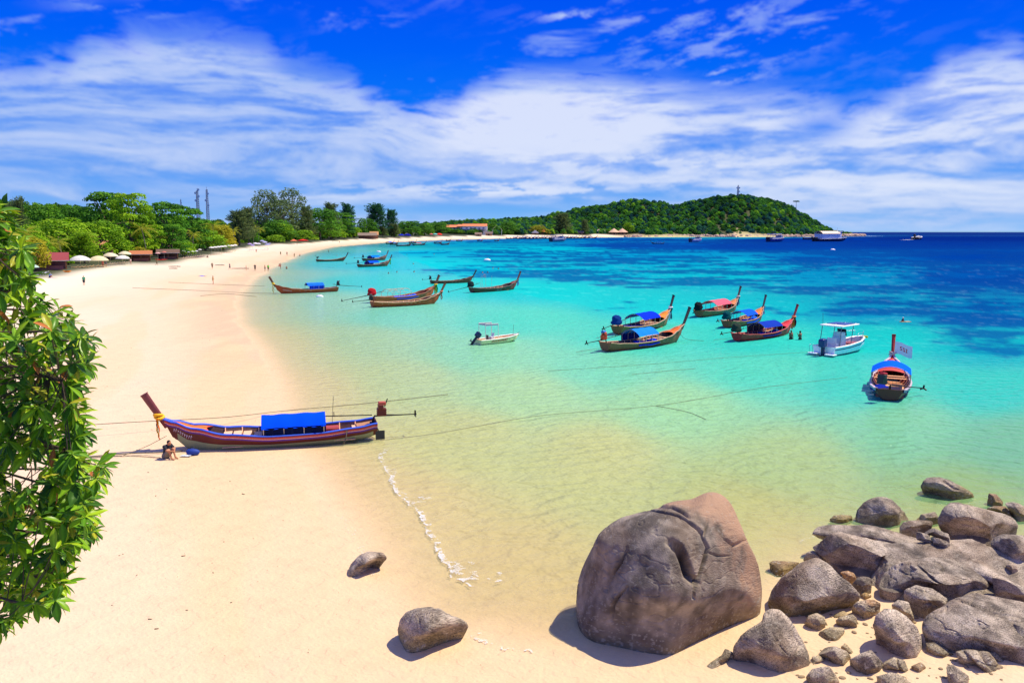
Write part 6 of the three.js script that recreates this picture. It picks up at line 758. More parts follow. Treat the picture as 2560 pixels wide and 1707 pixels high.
function bodyOf(pose, cell = 0.03) {
  return POSES[pose + cell] ??= (() => {
    const J = skeleton(pose), limbsB = [], torso = [[J.hip, J.chest, 0.135, 0.15], [J.chest, J.neck, 0.15, 0.06], [[J.hip[0] - 0.08, J.hip[1], J.hip[2]], [J.hip[0] + 0.08, J.hip[1], J.hip[2]], 0.125, 0.125], [J.arms[0][0], J.arms[1][0], 0.07, 0.07]], head = [[J.neck, J.head, 0.055, 0.06]];
    const hands = [];
    for (const [s, e, w] of J.arms) { limbsB.push([s, e, 0.055, 0.042], [e, w, 0.042, 0.028]); const d = [w[0] - e[0], w[1] - e[1], w[2] - e[2]], L = Math.hypot(...d), u = d.map((q) => q / L), side = Math.sign(s[0]), pe = w.map((q, i) => q + u[i] * 0.08); hands.push([w, pe, 0.03, 0.036]); for (let k = -2; k <= 1; k++) hands.push([pe, [pe[0] + u[0] * (0.075 - 0.008 * Math.abs(k)) , pe[1] + u[1] * 0.075, pe[2] + u[2] * 0.075 + k * 0.02 + 0.01], 0.011, 0.009]); hands.push([w.map((q, i) => q + u[i] * 0.03), [w[0] + u[0] * 0.08 - side * 0.03, w[1] + u[1] * 0.08, w[2] + u[2] * 0.08 + 0.04], 0.012, 0.009]); }
    const legsB = []; for (const [h, k, a] of J.legs) { legsB.push([h, k, 0.088, 0.058], [k, a, 0.058, 0.036], [a, [a[0], a[1] - 0.045, a[2] + 0.15], 0.045, 0.03]); }
    const bones = [...torso, ...limbsB, ...legsB], H = J.head;
    const headF = (x, y, z) => { let d = Math.hypot((x - H[0]) / 0.078, (y - H[1]) / 0.112, (z - H[2]) / 0.096) * 0.09 - 0.09; d = smin(d, Math.hypot(x - H[0], (y - H[1] + 0.06), z - H[2] - 0.045) - 0.05, 0.03); d = smin(d, Math.hypot((x - H[0]), y - H[1] + 0.012, z - H[2] - 0.1) - 0.014, 0.02); for (const s of [-1, 1]) { d = smin(d, Math.hypot(x - H[0] - s * 0.08, (y - H[1] + 0.005) * 0.6, z - H[2]) - 0.018, 0.01); d = Math.max(d, 0.014 - Math.hypot(x - H[0] - s * 0.032, y - H[1] - 0.012, z - H[2] - 0.097)); } d = Math.max(d, 0.012 - Math.hypot((x - H[0]) * 0.5, (y - H[1] + 0.058) * 1.6, z - H[2] - 0.1)); return d; };
    const body = (x, y, z) => { let d = 1e9; for (const b of bones) d = smin(d, capsule(x, y, z, b), 0.04); d = smin(d, capsule(x, y, z, head[0]), 0.02); d = smin(d, headF(x, y, z), 0.02); for (const h of hands) d = smin(d, capsule(x, y, z, h), 0.008); return d; };
    const lo = [-0.5, -0.06, -0.5], hi = [0.5, pose === 'sit' ? 1 : 1.78, 0.75];
    const cloth = (set, off, keep) => netMesh((x, y, z) => { let d = 1e9; for (const b of set) d = smin(d, capsule(x, y, z, b), 0.04); d -= off; const k = keep(x, y, z); return Math.max(d, k); }, lo, hi, cell);
    const hipY = J.hip[1], short = J.legs.map(([h, k]) => [h, h.map((q, i) => lerp(q, k[i], 0.72)), 0.095, 0.085]), sleeves = J.arms.map(([s, e]) => [s, s.map((q, i) => lerp(q, e[i], 0.6)), 0.062, 0.058]);
    return { body: netMesh(body, lo, hi, cell), shorts: cloth([torso[2], [J.hip, J.hip.map((q, i) => lerp(q, J.chest[i], 0.25)), 0.14, 0.14], ...short], 0.014, (x, y, z) => -1), shirt: cloth([torso[0], torso[3], [J.chest, J.chest.map((q, i) => lerp(q, J.neck[i], 0.6)), 0.15, 0.09], ...sleeves], 0.016, () => -1), top: cloth([[J.chest, J.chest.map((q, i) => lerp(q, J.hip[i], 0.15)), 0.155, 0.15]], 0.012, () => -1), briefs: cloth([torso[2]], 0.014, () => -1), hair: netMesh((x, y, z) => Math.max(Math.hypot((x - H[0]) / 0.09, (y - H[1] - 0.02) / 0.115, (z - H[2] + 0.018) / 0.105) * 0.1 - 0.1, (z - H[2]) * 0.9 - (y - H[1] - 0.02) * 1.0 - 0.015), lo, hi, Math.min(cell, 0.03)) };
  })();
}
const SKIN = [[214, 158, 120], [190, 128, 90], [150, 98, 68], [226, 170, 136]];
function person(label, pos, turn, pose, wear, skin = 0, scale = 1, cell = 0.03, group) {
  const b = bodyOf(pose, cell), t = thing('person', label, 'person', pos, turn, group); t.scale.setScalar(scale);
  const m = part('body', b.body, paint(...SKIN[skin], 0.6), t);
  for (const [k, c] of Object.entries(wear)) part(k === 'hair' ? 'hair' : k === 'top' ? 'bikini_top' : k, b[k], paint(...c, 0.85), t);
  return t;
}
const BLK = [30, 26, 24], on = (px, py) => GS(px, py);
// the one seated in the boat's shade
{ const p = GS(414, 1145); person('person sitting with knees drawn up in the shade under the bow of the beached boat', p, 1.15, 'sit', { shirt: [28, 32, 44], shorts: [120, 112, 100], hair: BLK }, 1, 1.0, 0.022); }
{ const p = GS(481, 1137), t = thing('bag', 'small blue bag on the sand beside the seated person', 'bag', p); part('sack', (() => { const g = new THREE.SphereGeometry(0.22, 16, 12), q = g.attributes.position; for (let i = 0; i < q.count; i++) { const v = V(q.getX(i), q.getY(i), q.getZ(i)), k = 0.85 + 0.35 * fbm3(v.x * 7 + 3, v.y * 7, v.z * 7, 2); q.setXYZ(i, v.x * 1.5 * k, 0.15 + v.y * 0.75 * k, v.z * k); } g.computeVertexNormals(); return g; })(), paint(24, 60, 150, 0.7), t); part('strap', tube([V(-0.2, 0.25, 0), V(0, 0.42, 0.02), V(0.2, 0.25, 0)], 0.015, 12, 5), paint(30, 34, 60), t); }
{ const p = GS(464, 1141); single('cloth', sheet((u, v) => V(p.x + (u - 0.5) * 0.5, p.y + 0.03 + 0.05 * fbm2(u * 4, v * 4, 3), p.z + (v - 0.5) * 0.3), 12, 8), paint(206, 210, 216, 0.9), 'crumpled pale cloth between the seated person and the blue bag', 'cloth'); }
person('bather in dark shorts standing waist deep by the red boat, left of two', G(1978, 848).setY(-0.78), 0.5, 'stand', { shorts: [40, 34, 40], hair: BLK }, 2);
person('bather standing waist deep by the red boat, right of two', G(2001, 849).setY(-0.8), -2.4, 'crossed', { shorts: [60, 54, 50], hair: BLK }, 2);
const FOLK = [[209, 713, 'stand', { shirt: [60, 170, 120], shorts: [40, 50, 60], hair: BLK }, 0, 'person in green top and dark shorts, nearest on the white upper beach'], [391, 663, 'walk', { shirt: [120, 110, 70], shorts: [70, 80, 60], hair: BLK }, 1, 'person in olive clothes walking in front of the red kayak'], [530, 672, 'walk', { shirt: [130, 110, 80], shorts: [120, 100, 70], hair: BLK }, 1, 'person in brown walking on mid beach, left of two walkers'], [574, 674, 'walk', { shirt: [120, 120, 130], shorts: [90, 90, 90], hair: BLK }, 0, 'person in grey walking on mid beach, right of two walkers'], [615, 675, 'stand', { shirt: [226, 200, 170], shorts: [220, 190, 160], hair: [120, 90, 60] }, 3, 'small pale figure standing beside a dark drift log', 0.75], [637, 677, 'crossed', { shirt: [50, 40, 50], shorts: [60, 40, 40], hair: BLK }, 1, 'person in dark clothes left of the couple at the water edge'], [662, 678.5, 'crossed', { shorts: [50, 40, 60], hair: BLK }, 1, 'bare chested person of the couple at the water edge'], [670, 677.5, 'stand', { shirt: [80, 220, 60], shorts: [110, 70, 60], hair: BLK }, 1, 'person in bright green shirt of the couple at the water edge'], [697, 666, 'sit', { top: [230, 110, 100], briefs: [230, 110, 100], hair: BLK }, 0, 'person in coral swimwear sitting at the edge of the water'], [701, 672, 'stand', { briefs: [200, 90, 80], top: [200, 90, 80], hair: BLK }, 0, 'person in red swimwear standing in the first shallow water'], [716, 672, 'sit', { shorts: [80, 60, 60], hair: BLK }, 1, 'person sitting in the shallow water beside the standing bather'], [532, 711, 'crossed', { top: [225, 190, 90], briefs: [225, 180, 90], hair: [110, 80, 50] }, 0, 'person in yellow bikini alone on the lower beach near the blue towel'], [701, 638, 'stand', { shirt: [120, 130, 70], shorts: [110, 100, 60], hair: BLK }, 1, 'person in olive on the sand, left of three far walkers'], [717, 639, 'stand', { shirt: [130, 110, 90], shorts: [100, 100, 110], hair: BLK }, 1, 'person on the sand, middle of three far walkers'], [735, 643, 'walk', { shirt: [130, 110, 60], shorts: [80, 80, 60], hair: BLK }, 1, 'person on the sand, right of three far walkers'], [749, 640, 'sit', { shirt: [200, 140, 110], shorts: [90, 70, 60], hair: BLK }, 0, 'person sitting on the damp sand right of the three far walkers'], [519, 644, 'sit', { shirt: [150, 100, 90], shorts: [90, 80, 80], hair: BLK }, 1, 'person sitting at the top of the sand left of the white parasol row'], [256, 668, 'stand', { shirt: [180, 90, 70], shorts: [150, 80, 60], hair: BLK }, 1, 'person in rust red beside the cream parasol'], [264, 667, 'stand', { shirt: [120, 130, 150], shorts: [100, 110, 130], hair: BLK }, 1, 'person in blue grey beside the one in rust red'], [326, 661, 'walk', { shirt: [220, 190, 180], shorts: [200, 150, 140], hair: BLK }, 0, 'person in pale clothes walking before the farther white parasols'], [640, 631, 'stand', { shirt: [220, 160, 120], shorts: [190, 140, 110], hair: BLK }, 0, 'person in peach standing in front of the purple parasols'], [742, 612, 'stand', { shirt: [200, 60, 60], shorts: [60, 60, 70], hair: BLK }, 1, 'person in red next to the red beach tent'], [832, 606, 'walk', { shirt: [220, 200, 180], shorts: [160, 120, 100], hair: BLK }, 0, 'tiny figure on the far sand by the beach bar'], [848, 607, 'stand', { shirt: [60, 60, 80], shorts: [50, 50, 60], hair: BLK }, 1, 'tiny dark figure on the far sand by the beach bar'], [821, 631, 'stand', { shorts: [60, 40, 40], hair: BLK }, 1, 'person standing in the brownish shallows beyond the plain dark boat']];
FOLK.forEach(([px, py, pose, wear, skin, label, sc], i) => { const p = on(px, py); p.y = GH(p.x, p.z); person(label, p, (i * 1.9) % 6.28, pose, wear, skin, (sc ?? 1) * 1.05); });
[[1033, 660, 'swimmer with raised shoulders in front of the pair of blue canopied boats'], [992, 681, 'swimmer in clear turquoise water below the pair of blue canopied boats'], [971, 684, 'swimmer left of the one in clear turquoise water'], [1035, 680, 'swimmer right of the one in clear turquoise water'], [1017, 637, 'far swimmer near the white float by the far boats'], [1085, 636, 'far swimmer alone in mid bay'], [1232, 671, 'swimmer on the dark patch, left of two'], [1246, 672.5, 'swimmer on the dark patch, right of two'], [1206, 682, 'swimmer between the plain brown boat and the bare poles, left of two'], [1219, 682, 'swimmer between the plain brown boat and the bare poles, right of two'], [842, 639, 'swimmer off the end of the plain dark boat']].forEach(([px, py, l], i) => person(l, G(px, py).setY(-1.28), i * 1.3, 'stand', { hair: BLK, shorts: [40, 40, 60] }, 1 + (i % 2)));
{ const p = G(2258, 804); person('swimmer with white cap leaning on a board on the ruffled water at right', p.clone().setY(-1.15), 1.2, 'stand', { hair: [230, 226, 230], shirt: [40, 40, 70] }, 1); const t = thing('bodyboard', 'tan bodyboard under the swimmer with the white cap', 'bodyboard', V(p.x + 0.1, 0.04, p.z + 0.45), 0.2); part('board', rbox(1.3, 0.07, 0.55, 0.03), paint(206, 170, 110, 0.6), t); part('deck_pad', rbox(0.5, 0.03, 0.4, 0.01, -0.3, 0.045, 0), paint(120, 90, 60, 0.8), t); }
// ---------------------------------------------------------------- the village along the beach
const base = (px, py) => { const p = GS(px, py); p.y = GH(p.x, p.z); return p; }, wide = (px, py, w) => { const p = GS(px, py); return w * -p.z / F; };
const THATCH = new THREE.MeshStandardMaterial({ color: new THREE.Color().setRGB(0.42, 0.30, 0.19), roughness: 1, bumpMap: TEX.wood, bumpScale: 0.05 }), TIMBER = wood(120, 90, 62, 0.8);
function gableRoof(w, d, h, over = 0.5, th = 0.12) { const W = w / 2 + over, D = d / 2 + over, g = new THREE.Shape([[-W, 0], [0, h], [W, 0], [W, -th], [0, h - th], [-W, -th]].map(([a, b]) => new THREE.Vector2(a, b))); return new THREE.ExtrudeGeometry(g, { depth: D * 2, bevelEnabled: false }).translate(0, 0, -D); }
const hipRoof = (w, d, h) => { const g = new THREE.ConeGeometry(Math.SQRT1_2, 1, 4).rotateY(Math.PI / 4).scale(w, h, d).translate(0, h / 2, 0); return g; };
function hut(name, label, px, py, wpx, o) {
  const p = base(px, py), w = wide(px, py, wpx), d = o.d ?? w * 0.7, h = o.h ?? 2.3, t = thing(name, label, o.cat ?? 'beach hut', p, o.turn ?? -Math.atan((px - CX) / F) * 0.9), rm = paint(...o.roof, 0.8);
  for (const x of [-1, 0, 1]) for (const z of [-1, 1]) part('post', box(0.14, h, 0.14, x * (w / 2 - 0.15), h / 2, z * (d / 2 - 0.15)), TIMBER, t);
  if (o.open) part('counter', join(box(w * 0.8, 0.95, 0.3, 0, 0.48, d * 0.35), box(w * 0.86, 0.06, 0.5, 0, 0.98, d * 0.35)), wood(...(o.wall ?? [110, 80, 60])), t);
  const wl = part('wall', join(box(w * 0.96, h, 0.1, 0, h / 2, -d / 2 + 0.1), box(0.1, h, d * 0.7, -w / 2 + 0.1, h / 2, -d * 0.1), ...(o.open ? [] : [box(0.1, h, d * 0.7, w / 2 - 0.1, h / 2, -d * 0.1), box(w * 0.34, h, 0.1, -w * 0.3, h / 2, d * 0.3), box(w * 0.2, h, 0.1, w * 0.38, h / 2, d * 0.3)])), paint(...(o.wall ?? [150, 110, 90]), 0.85), t);
  if (!o.open) part('door', box(w * 0.2, h * 0.85, 0.06, w * 0.1, h * 0.425, d * 0.3), paint(70, 52, 46, 0.7), t);
  const roof = part('roof', o.hip ? hipRoof(w * 1.2, d * 1.3, o.rh ?? w * 0.3).translate(0, h, 0) : gableRoof(d, w, o.rh ?? w * 0.25, 0.6).rotateY(Math.PI / 2).translate(0, h, 0), rm, t);
  if (!o.hip) part('fascia', join(box(w + 1.24, 0.16, 0.08, 0, h - 0.06, d / 2 + 0.62), box(w + 1.24, 0.16, 0.08, 0, h - 0.06, -d / 2 - 0.62)), paint(...(o.trim ?? [225, 215, 195]), 0.7), t);
  return t;
}
hut('beach_hut', 'red roofed open beach hut at far left behind the white loungers', 122, 674, 78, { roof: [150, 60, 66], rh: 1.9, d: 5, open: true, wall: [120, 80, 84] });
hut('house', 'tan and red roofed house half hidden behind the white parasols', 266, 640, 62, { roof: [224, 150, 110], rh: 2.6, h: 3, d: 6, cat: 'house' });
hut('house', 'small red brown roofed house in front of the tan roofed one', 258, 648, 40, { roof: [166, 82, 72], rh: 1.6, h: 2.4, d: 4, cat: 'house' });
hut('kiosk', 'low thatched kiosk under the yellow leaved shrub', 352, 653, 44, { roof: [190, 116, 70], rh: 1.2, d: 3, open: true, cat: 'kiosk', wall: [130, 80, 60] });
hut('kiosk', 'dark thatched kiosk beside the red and white parasols', 420, 648, 46, { roof: [110, 84, 70], rh: 1.3, d: 4, open: true, cat: 'kiosk', wall: [90, 64, 56] });
hut('beach_bar', 'long beach bar with grey roof at the far end of the tree line', 918, 597, 44, { roof: [140, 120, 104], rh: 3, d: 8, h: 4, open: true, cat: 'beach bar' });
hut('beach_bar', 'thatched gable hut at the right end of the long beach bar', 935, 596.5, 20, { roof: [206, 150, 96], rh: 4, d: 8, h: 4.4, open: true, cat: 'beach bar' });
// resort building with tiled roofs
{
  const D = 1500, X = (px) => (px - CX) / F * D * cosP, Y = (py) => EYE + (579.5 - py) * D / F, t = thing('resort_building', 'large white resort building with orange tiled roofs among trees on the far shore', 'building', V(X(1168), 0, -D));
  const R = paint(226, 132, 82, 0.8), Wm = paint(232, 226, 220, 0.8), dk = paint(70, 66, 84, 0.6), x0 = X(1168), blk = (a, b, top, bot, d) => box(X(b) - X(a), Y(top) - Y(bot), d, (X(a) + X(b)) / 2 - x0, (Y(top) + Y(bot)) / 2, 0);
  part('wall', join(blk(1120, 1158, 568, 592, 22), blk(1156, 1218, 565.5, 592, 26)), Wm, t);
  for (const [a, b, top, rh] of [[1117, 1150, 568, 4], [1146, 1168, 566, 3.4], [1158, 1216, 565.5, 4]]) { const rf = part('roof', gableRoof(24, X(b) - X(a), rh * 1.1, 1.5, 0.5).rotateY(Math.PI / 2).translate((X(a) + X(b)) / 2 - x0, Y(top), 0), R, t); part('ridge_cap', box(X(b) - X(a), 0.5, 0.8, (X(a) + X(b)) / 2 - x0, Y(top) + rh * 1.1 + 0.1, 0), paint(196, 106, 66, 0.8), rf); }
  for (const py of [570.5, 576]) for (let i = 0; i < 9; i++) { const wx = X(1126 + i * 10.4) - x0, w = part('window', box(3.4, 2.2, 0.5, wx, Y(py), i > 3 ? 13.1 : 11.1), dk, t); part('pane', box(2.8, 1.7, 0.1, wx, Y(py), i > 3 ? 13.4 : 11.4), paint(90, 110, 150, 0.15), w); }
  part('balcony', join(box(X(1216) - X(1160), 0.5, 3, (X(1216) + X(1160)) / 2 - x0, Y(573.6), 14.5)), paint(200, 190, 180), t);
}
{ const D = 1480, p = V((1243 - CX) / F * D * cosP, 0, -D), t = thing('arched_pavilion', 'white arched roof among trees right of the resort building', 'pavilion', p); const y = EYE + (579.5 - 577) * D / F; part('roof', sheet((u, v) => V((v - 0.5) * 20, y + 9 * Math.sin(v * Math.PI), 8 - 16 * u), 6, 18), paint(246, 246, 246, 0.5), t); for (const s of [-1, 1]) part('post', box(0.8, y + 1, 0.8, s * 8, (y + 1) / 2, 6), paint(200, 200, 200), t); }
for (const [px, py, wpx, col, hip, label] of [[1350, 586, 24, [232, 120, 76], 0, 'orange roofed house on the far sand, left of the smaller one'], [1372, 586, 14, [236, 140, 96], 0, 'smaller orange roofed house on the far sand next to the larger'], [1408, 586, 14, [240, 110, 60], 0, 'bright orange roofed hut below the big rounded tree'], [1338, 587, 18, [110, 110, 130], 1, 'grey pyramid roofed hut left of the orange roofed houses'], [1310, 586.5, 16, [130, 120, 120], 1, 'grey thatched hut on the far sand left of the pyramid roofed hut'], [1425, 585, 12, [220, 190, 150], 1, 'pale thatched hut just right of the bright orange roof'], [1450, 586, 18, [120, 106, 110], 0, 'low grey roofed hut beside the pale olive tree'], [1535, 586, 26, [226, 184, 150], 2, 'conical thatched hut on the far sand, left of two'], [1556, 586, 26, [222, 178, 150], 2, 'conical thatched hut on the far sand, right of two'], [1482, 584, 16, [160, 130, 124], 1, 'brown thatched bungalow at the foot of the hill, left of three'], [1497, 583, 16, [166, 138, 130], 1, 'brown thatched bungalow at the foot of the hill, middle of three'], [1510, 584, 16, [160, 134, 128], 1, 'brown thatched bungalow at the foot of the hill, right of three'], [1222, 589, 20, [120, 100, 96], 0, 'brown shack under the trees left of the white arched roof'], [1196, 590, 18, [140, 116, 100], 0, 'shack with a pale front below the resort building']]) {
  const p = base(px, py), w = wide(px, py, wpx), t = thing(hip === 2 ? 'conical_hut' : hip ? 'thatched_hut' : 'house', label, hip ? 'hut' : 'house', p); const h = w * (hip === 2 ? 0.22 : 0.26);
  part('wall', hip === 2 ? new THREE.CylinderGeometry(w * 0.34, w * 0.34, h, 14).translate(0, h / 2, 0) : box(w * 0.8, h, w * 0.6, 0, h / 2, 0), paint(160, 120, 90, 0.9), t); part('doorway', box(w * 0.16, h * 0.8, 0.3, 0, h * 0.4, w * (hip === 2 ? 0.34 : 0.31)), paint(50, 40, 36), t);
  part('roof', hip === 2 ? new THREE.ConeGeometry(w * 0.56, w * 0.38, 16).translate(0, h + w * 0.18, 0) : hip ? hipRoof(w * 1.1, w * 0.9, w * 0.4).translate(0, h, 0) : gableRoof(w * 0.6, w * 0.85, w * 0.24, w * 0.08, 0.3).rotateY(Math.PI / 2).translate(0, h, 0), hip === 2 ? new THREE.MeshStandardMaterial({ color: new THREE.Color().setRGB(...rgb(...col)), roughness: 1 }) : paint(...col, 0.9), t);
}

// parasols: pole, canopy with a scalloped edge, finial, ribs
function parasolGeo(flat) { return sheet((u, v) => { const a = v * 6.28319, k = 1 - 0.035 * Math.abs(Math.sin(a * 4)) * u; return V(Math.cos(a) * u * k, flat * Math.cos(u * 1.5) ** 0.8 - (u > 0.97 ? 0.06 : 0), Math.sin(a) * u * k); }, 8, 32); }
const PG = parasolGeo(0.62), PG2 = parasolGeo(0.3);
function parasol(px, py, wpx, hgt, col, label, group) { const p = base(px, py), R = wide(px, py, wpx) / 2, t = thing('beach_parasol', label, 'parasol', p, px, group); part('pole', rod(V(0, -0.3, 0), V(0, hgt, 0), 0.035), poleMat, t); const c = part('canopy', PG, new THREE.MeshPhysicalMaterial({ color: new THREE.Color().setRGB(...rgb(...col)), roughness: 1, transmission: 0.3, thickness: 0, side: THREE.DoubleSide, specularIntensity: 0.1 }), t); c.scale.set(R, R * 0.8, R); c.position.y = hgt - R * 0.3; part('finial', new THREE.SphereGeometry(0.06, 8, 6).translate(0, hgt + R * 0.06, 0), poleMat, t); const ribs = []; for (let i = 0; i < 8; i++) { const a = i / 8 * 6.28319; ribs.push(rod(V(0, hgt - R * 0.12, 0), V(Math.cos(a) * R * 0.9, hgt - R * 0.27, Math.sin(a) * R * 0.9), 0.012, 0.012, 4)); } part('rib_frame', join(ribs), poleMat, t); return t; }
const WH = [250, 246, 240];
for (const [px, py, w, h, c, l] of [[78, 682, 36, 1.7, [200, 226, 210], 'pale teal parasol low beside the white loungers at far left'], [200, 668, 50, 2.6, WH, 'big white parasol nearest the red roofed hut'], [246, 667, 48, 2.5, [250, 236, 190], 'big cream parasol in front of the tan roofed house'], [276, 659, 38, 2.8, [252, 236, 206], 'white parasol behind the cream one, left of a trio'], [306, 661, 34, 2.3, WH, 'white parasol in front at the right of the trio'], [312, 655, 32, 3.0, [252, 240, 200], 'pale yellow parasol at the back of the trio'], [394, 651, 13, 2.6, [240, 190, 190], 'small pink and white parasol left of the dark kiosk'], [410, 650, 12, 2.9, [226, 130, 120], 'folded looking coral parasol beside the pink one'], [458, 642, 11, 2.3, [232, 226, 246], 'first of the small white parasols on the bank'], [468, 643, 12, 2.2, [214, 210, 240], 'second of the small white parasols on the bank'], [479, 642, 13, 2.3, [240, 236, 244], 'third of the small white parasols on the bank'], [489, 641, 12, 2.3, [226, 224, 244], 'fourth of the small white parasols on the bank'], [464, 637, 11, 3, [236, 230, 238], 'small white parasol standing highest on the bank, left'], [478, 636, 11, 3, [238, 232, 240], 'small white parasol standing highest on the bank, right'], [499, 638, 10, 2.5, [240, 234, 236], 'small white parasol apart from the others at the right end of the bank']]) parasol(px, py, w, h, c, l);
for (let i = 0; i < 8; i++) parasol(528 + i * 8.4, 634 - i * 1.15, 13, 2.9, [248, 246, 248], ['first', 'second', 'third', 'fourth', 'fifth', 'sixth', 'seventh', 'eighth'][i] + ' parasol from the left in the straight white row on the sand');
for (const [px, py, w, h, c, l] of [[624, 622, 12, 3, [190, 170, 226], 'violet parasol nearest the slender feathery trees'], [631, 624, 12, 2.6, [160, 140, 214], 'violet parasol in front at the left of the purple group'], [638, 621, 13, 3.2, [236, 232, 246], 'white parasol in the middle of the purple group'], [646, 621, 12, 3, [220, 214, 240], 'pale lilac parasol right of the white one in the purple group'], [655, 617, 13, 4, [176, 176, 226], 'blue grey parasol at the back of the purple group'], [662, 619, 13, 3.6, [196, 196, 236], 'blue grey parasol second at the back of the purple group'], [668, 624, 14, 3.2, [170, 170, 220], 'blue violet parasol at the right end of the purple group'], [673, 620, 10, 3, [150, 146, 190], 'dim violet parasol touching the round shrub'], [1098, 592, 16, 4.6, [250, 70, 60], 'red parasol on the far sand'], [1088, 592, 12, 4.6, [130, 220, 210], 'mint parasol on the far sand left of the red one'], [1078, 592, 10, 4.6, [240, 120, 130], 'pink parasol on the far sand left of the mint one'], [1003, 596, 16, 5, [30, 50, 190], 'blue parasol on the far sand, left of two'], [1018, 595.5, 20, 5, [20, 30, 160], 'dark blue parasol on the far sand, right of two']]) parasol(px, py, w, h, c, l);
for (const [px, py, w, c, l] of [[757, 608, 20, [214, 60, 50], 'red beach tent under the light green tree'], [734, 609, 12, [226, 120, 90], 'orange beach awning left of the red beach tent']]) { const p = base(px, py), W = wide(px, py, w), t = thing('beach_tent', l, 'tent', p); part('canopy', hipRoof(W * 1.3, 4, 1.3).translate(0, 2.2, 0), cloth(...c), t); for (const x of [-1, 1]) for (const z of [-1, 1]) part('post', rod(V(x * W * 0.55, 0, z * 1.6), V(x * W * 0.55, 2.3, z * 1.6), 0.05), poleMat, t); }
// sun loungers
function lounger(px, py, col, turn, label, group) { const t = thing('sun_lounger', label, 'sun lounger', base(px, py), turn, group), M = paint(...col, 0.7); part('seat', rbox(1.25, 0.07, 0.6, 0.02, -0.15, 0.34, 0), M, t); part('backrest', rbox(0.75, 0.07, 0.6, 0.02, 0.74, 0.54, 0, 0, 0.6), M, t); for (const x of [-0.65, 0.35]) for (const z of [-0.24, 0.24]) part('leg', box(0.05, 0.34, 0.05, x, 0.17, z), M, t); return t; }
const L = (n, f) => { for (let i = 0; i < n; i++) f(i); };
L(7, (i) => lounger(70 + i * 6.3, 692 - i * 0.9 + (i % 2), [244, 240, 244], 0.5 + 0.1 * (i % 3), ['first', 'second', 'third', 'fourth', 'fifth', 'sixth', 'seventh'][i] + ' white lounger from the left in the row below the red roofed hut'));
L(8, (i) => lounger(184 + i * 10, 671 - i * 0.6 + (i % 2) * 1.2, [214, 176, 120], 0.6, 'tan lounger in the shade row below the two largest parasols', 'tan loungers below the two largest parasols'));
L(9, (i) => lounger(266 + i * 6, 663 - i * 0.5 + (i % 2), [200, 176, 140], 0.7, 'brown lounger under the trio of parasols', 'brown loungers under the trio of parasols'));
L(10, (i) => lounger(452 + i * 6, 648 - i * 0.7, [222, 186, 160], 0.8, 'tan lounger lined up below the small white parasols', 'tan loungers below the small white parasols'));
L(10, (i) => lounger(524 + i * 6.6, 638.5 - i * 0.95, [206, 180, 150], 0.8, 'lounger lined up below the straight row of white parasols', 'loungers below the straight row of white parasols'));
L(6, (i) => lounger(622 + i * 9, 626.5 - i * 0.4, [190, 180, 200], 0.8, 'lounger under the purple parasols', 'loungers under the purple parasols'));
{ const p = base(123, 694); person('person in blue shirt seated on the sand right of the white loungers', p, 1.2, 'sit', { shirt: [40, 140, 226], shorts: [30, 40, 90], hair: [190, 220, 240] }, 1, 1.05); const q = base(131, 695); single('beach_towel', sheet((u, v) => V(q.x + (u - 0.5) * 1.9, q.y + 0.03 + 0.03 * Math.sin(u * 9), q.z + (v - 0.5) * 0.8), 12, 4), cloth(230, 190, 206), 'pink beach towel beside the person in blue shirt', 'towel'); }
{ const q = base(505, 690); single('beach_towel', sheet((u, v) => V(q.x + (u - 0.5) * 1.8, q.y + 0.04 + 0.04 * Math.sin(u * 7), q.z + (v - 0.5) * 1.6), 12, 4), cloth(30, 60, 220), 'bright blue towel lying on the open sand above the yellow bikini', 'towel'); }
// kayaks on the sand
for (const [px, py, w, c, l, a] of [[402, 651, 30, [236, 70, 40], 'red kayak lying on the sand before the dark kiosk', 0.1], [167, 681, 20, [240, 140, 20], 'orange kayak beside the red roofed hut', 0.2], [487, 643.5, 46, [130, 110, 120], 'grey upturned longboat lying along the top of the sand', 0.05]]) { const W = wide(px, py, w), t = thing('kayak', l, 'kayak', base(px, py), a); part('hull', sheet((u, v) => { const s = Math.sin(Math.PI * Math.min(0.99, Math.max(0.01, u))) ** 0.6, b = v * 6.28319; return V((u - 0.5) * W, 0.22 + 0.2 * s * Math.sin(b) + 0.22 * (2 * u - 1) ** 4, 0.36 * s * Math.cos(b)); }, 18, 12), paint(...c, 0.4), t); part('cockpit', new THREE.TorusGeometry(0.3, 0.05, 6, 14).rotateX(1.57).scale(1.6, 1, 0.8).translate(0, 0.42, 0), paint(40, 36, 40, 0.6), t); }
for (const [px, py, len, l] of [[435, 667, 3.4, 'grey drift log on the upper sand, longer of two'], [432, 672, 2.2, 'dark drift log on the upper sand, shorter of two'], [548, 663.5, 3, 'thin drift log lying between the two walkers'], [600, 672, 5, 'dark drift log beside the small pale figure']]) { const p = base(px, py), t = thing('drift_log', l, 'log', p, 0.1); part('trunk', tube([V(-len / 2, 0.1, 0), V(0, 0.16, 0.1), V(len / 2, 0.12, 0)], 0.12, 12, 7), PALEBARK, t); part('stub', rod(V(len * 0.2, 0.1, 0.05), V(len * 0.3, 0.4, 0.2), 0.05, 0.03), PALEBARK, t); }
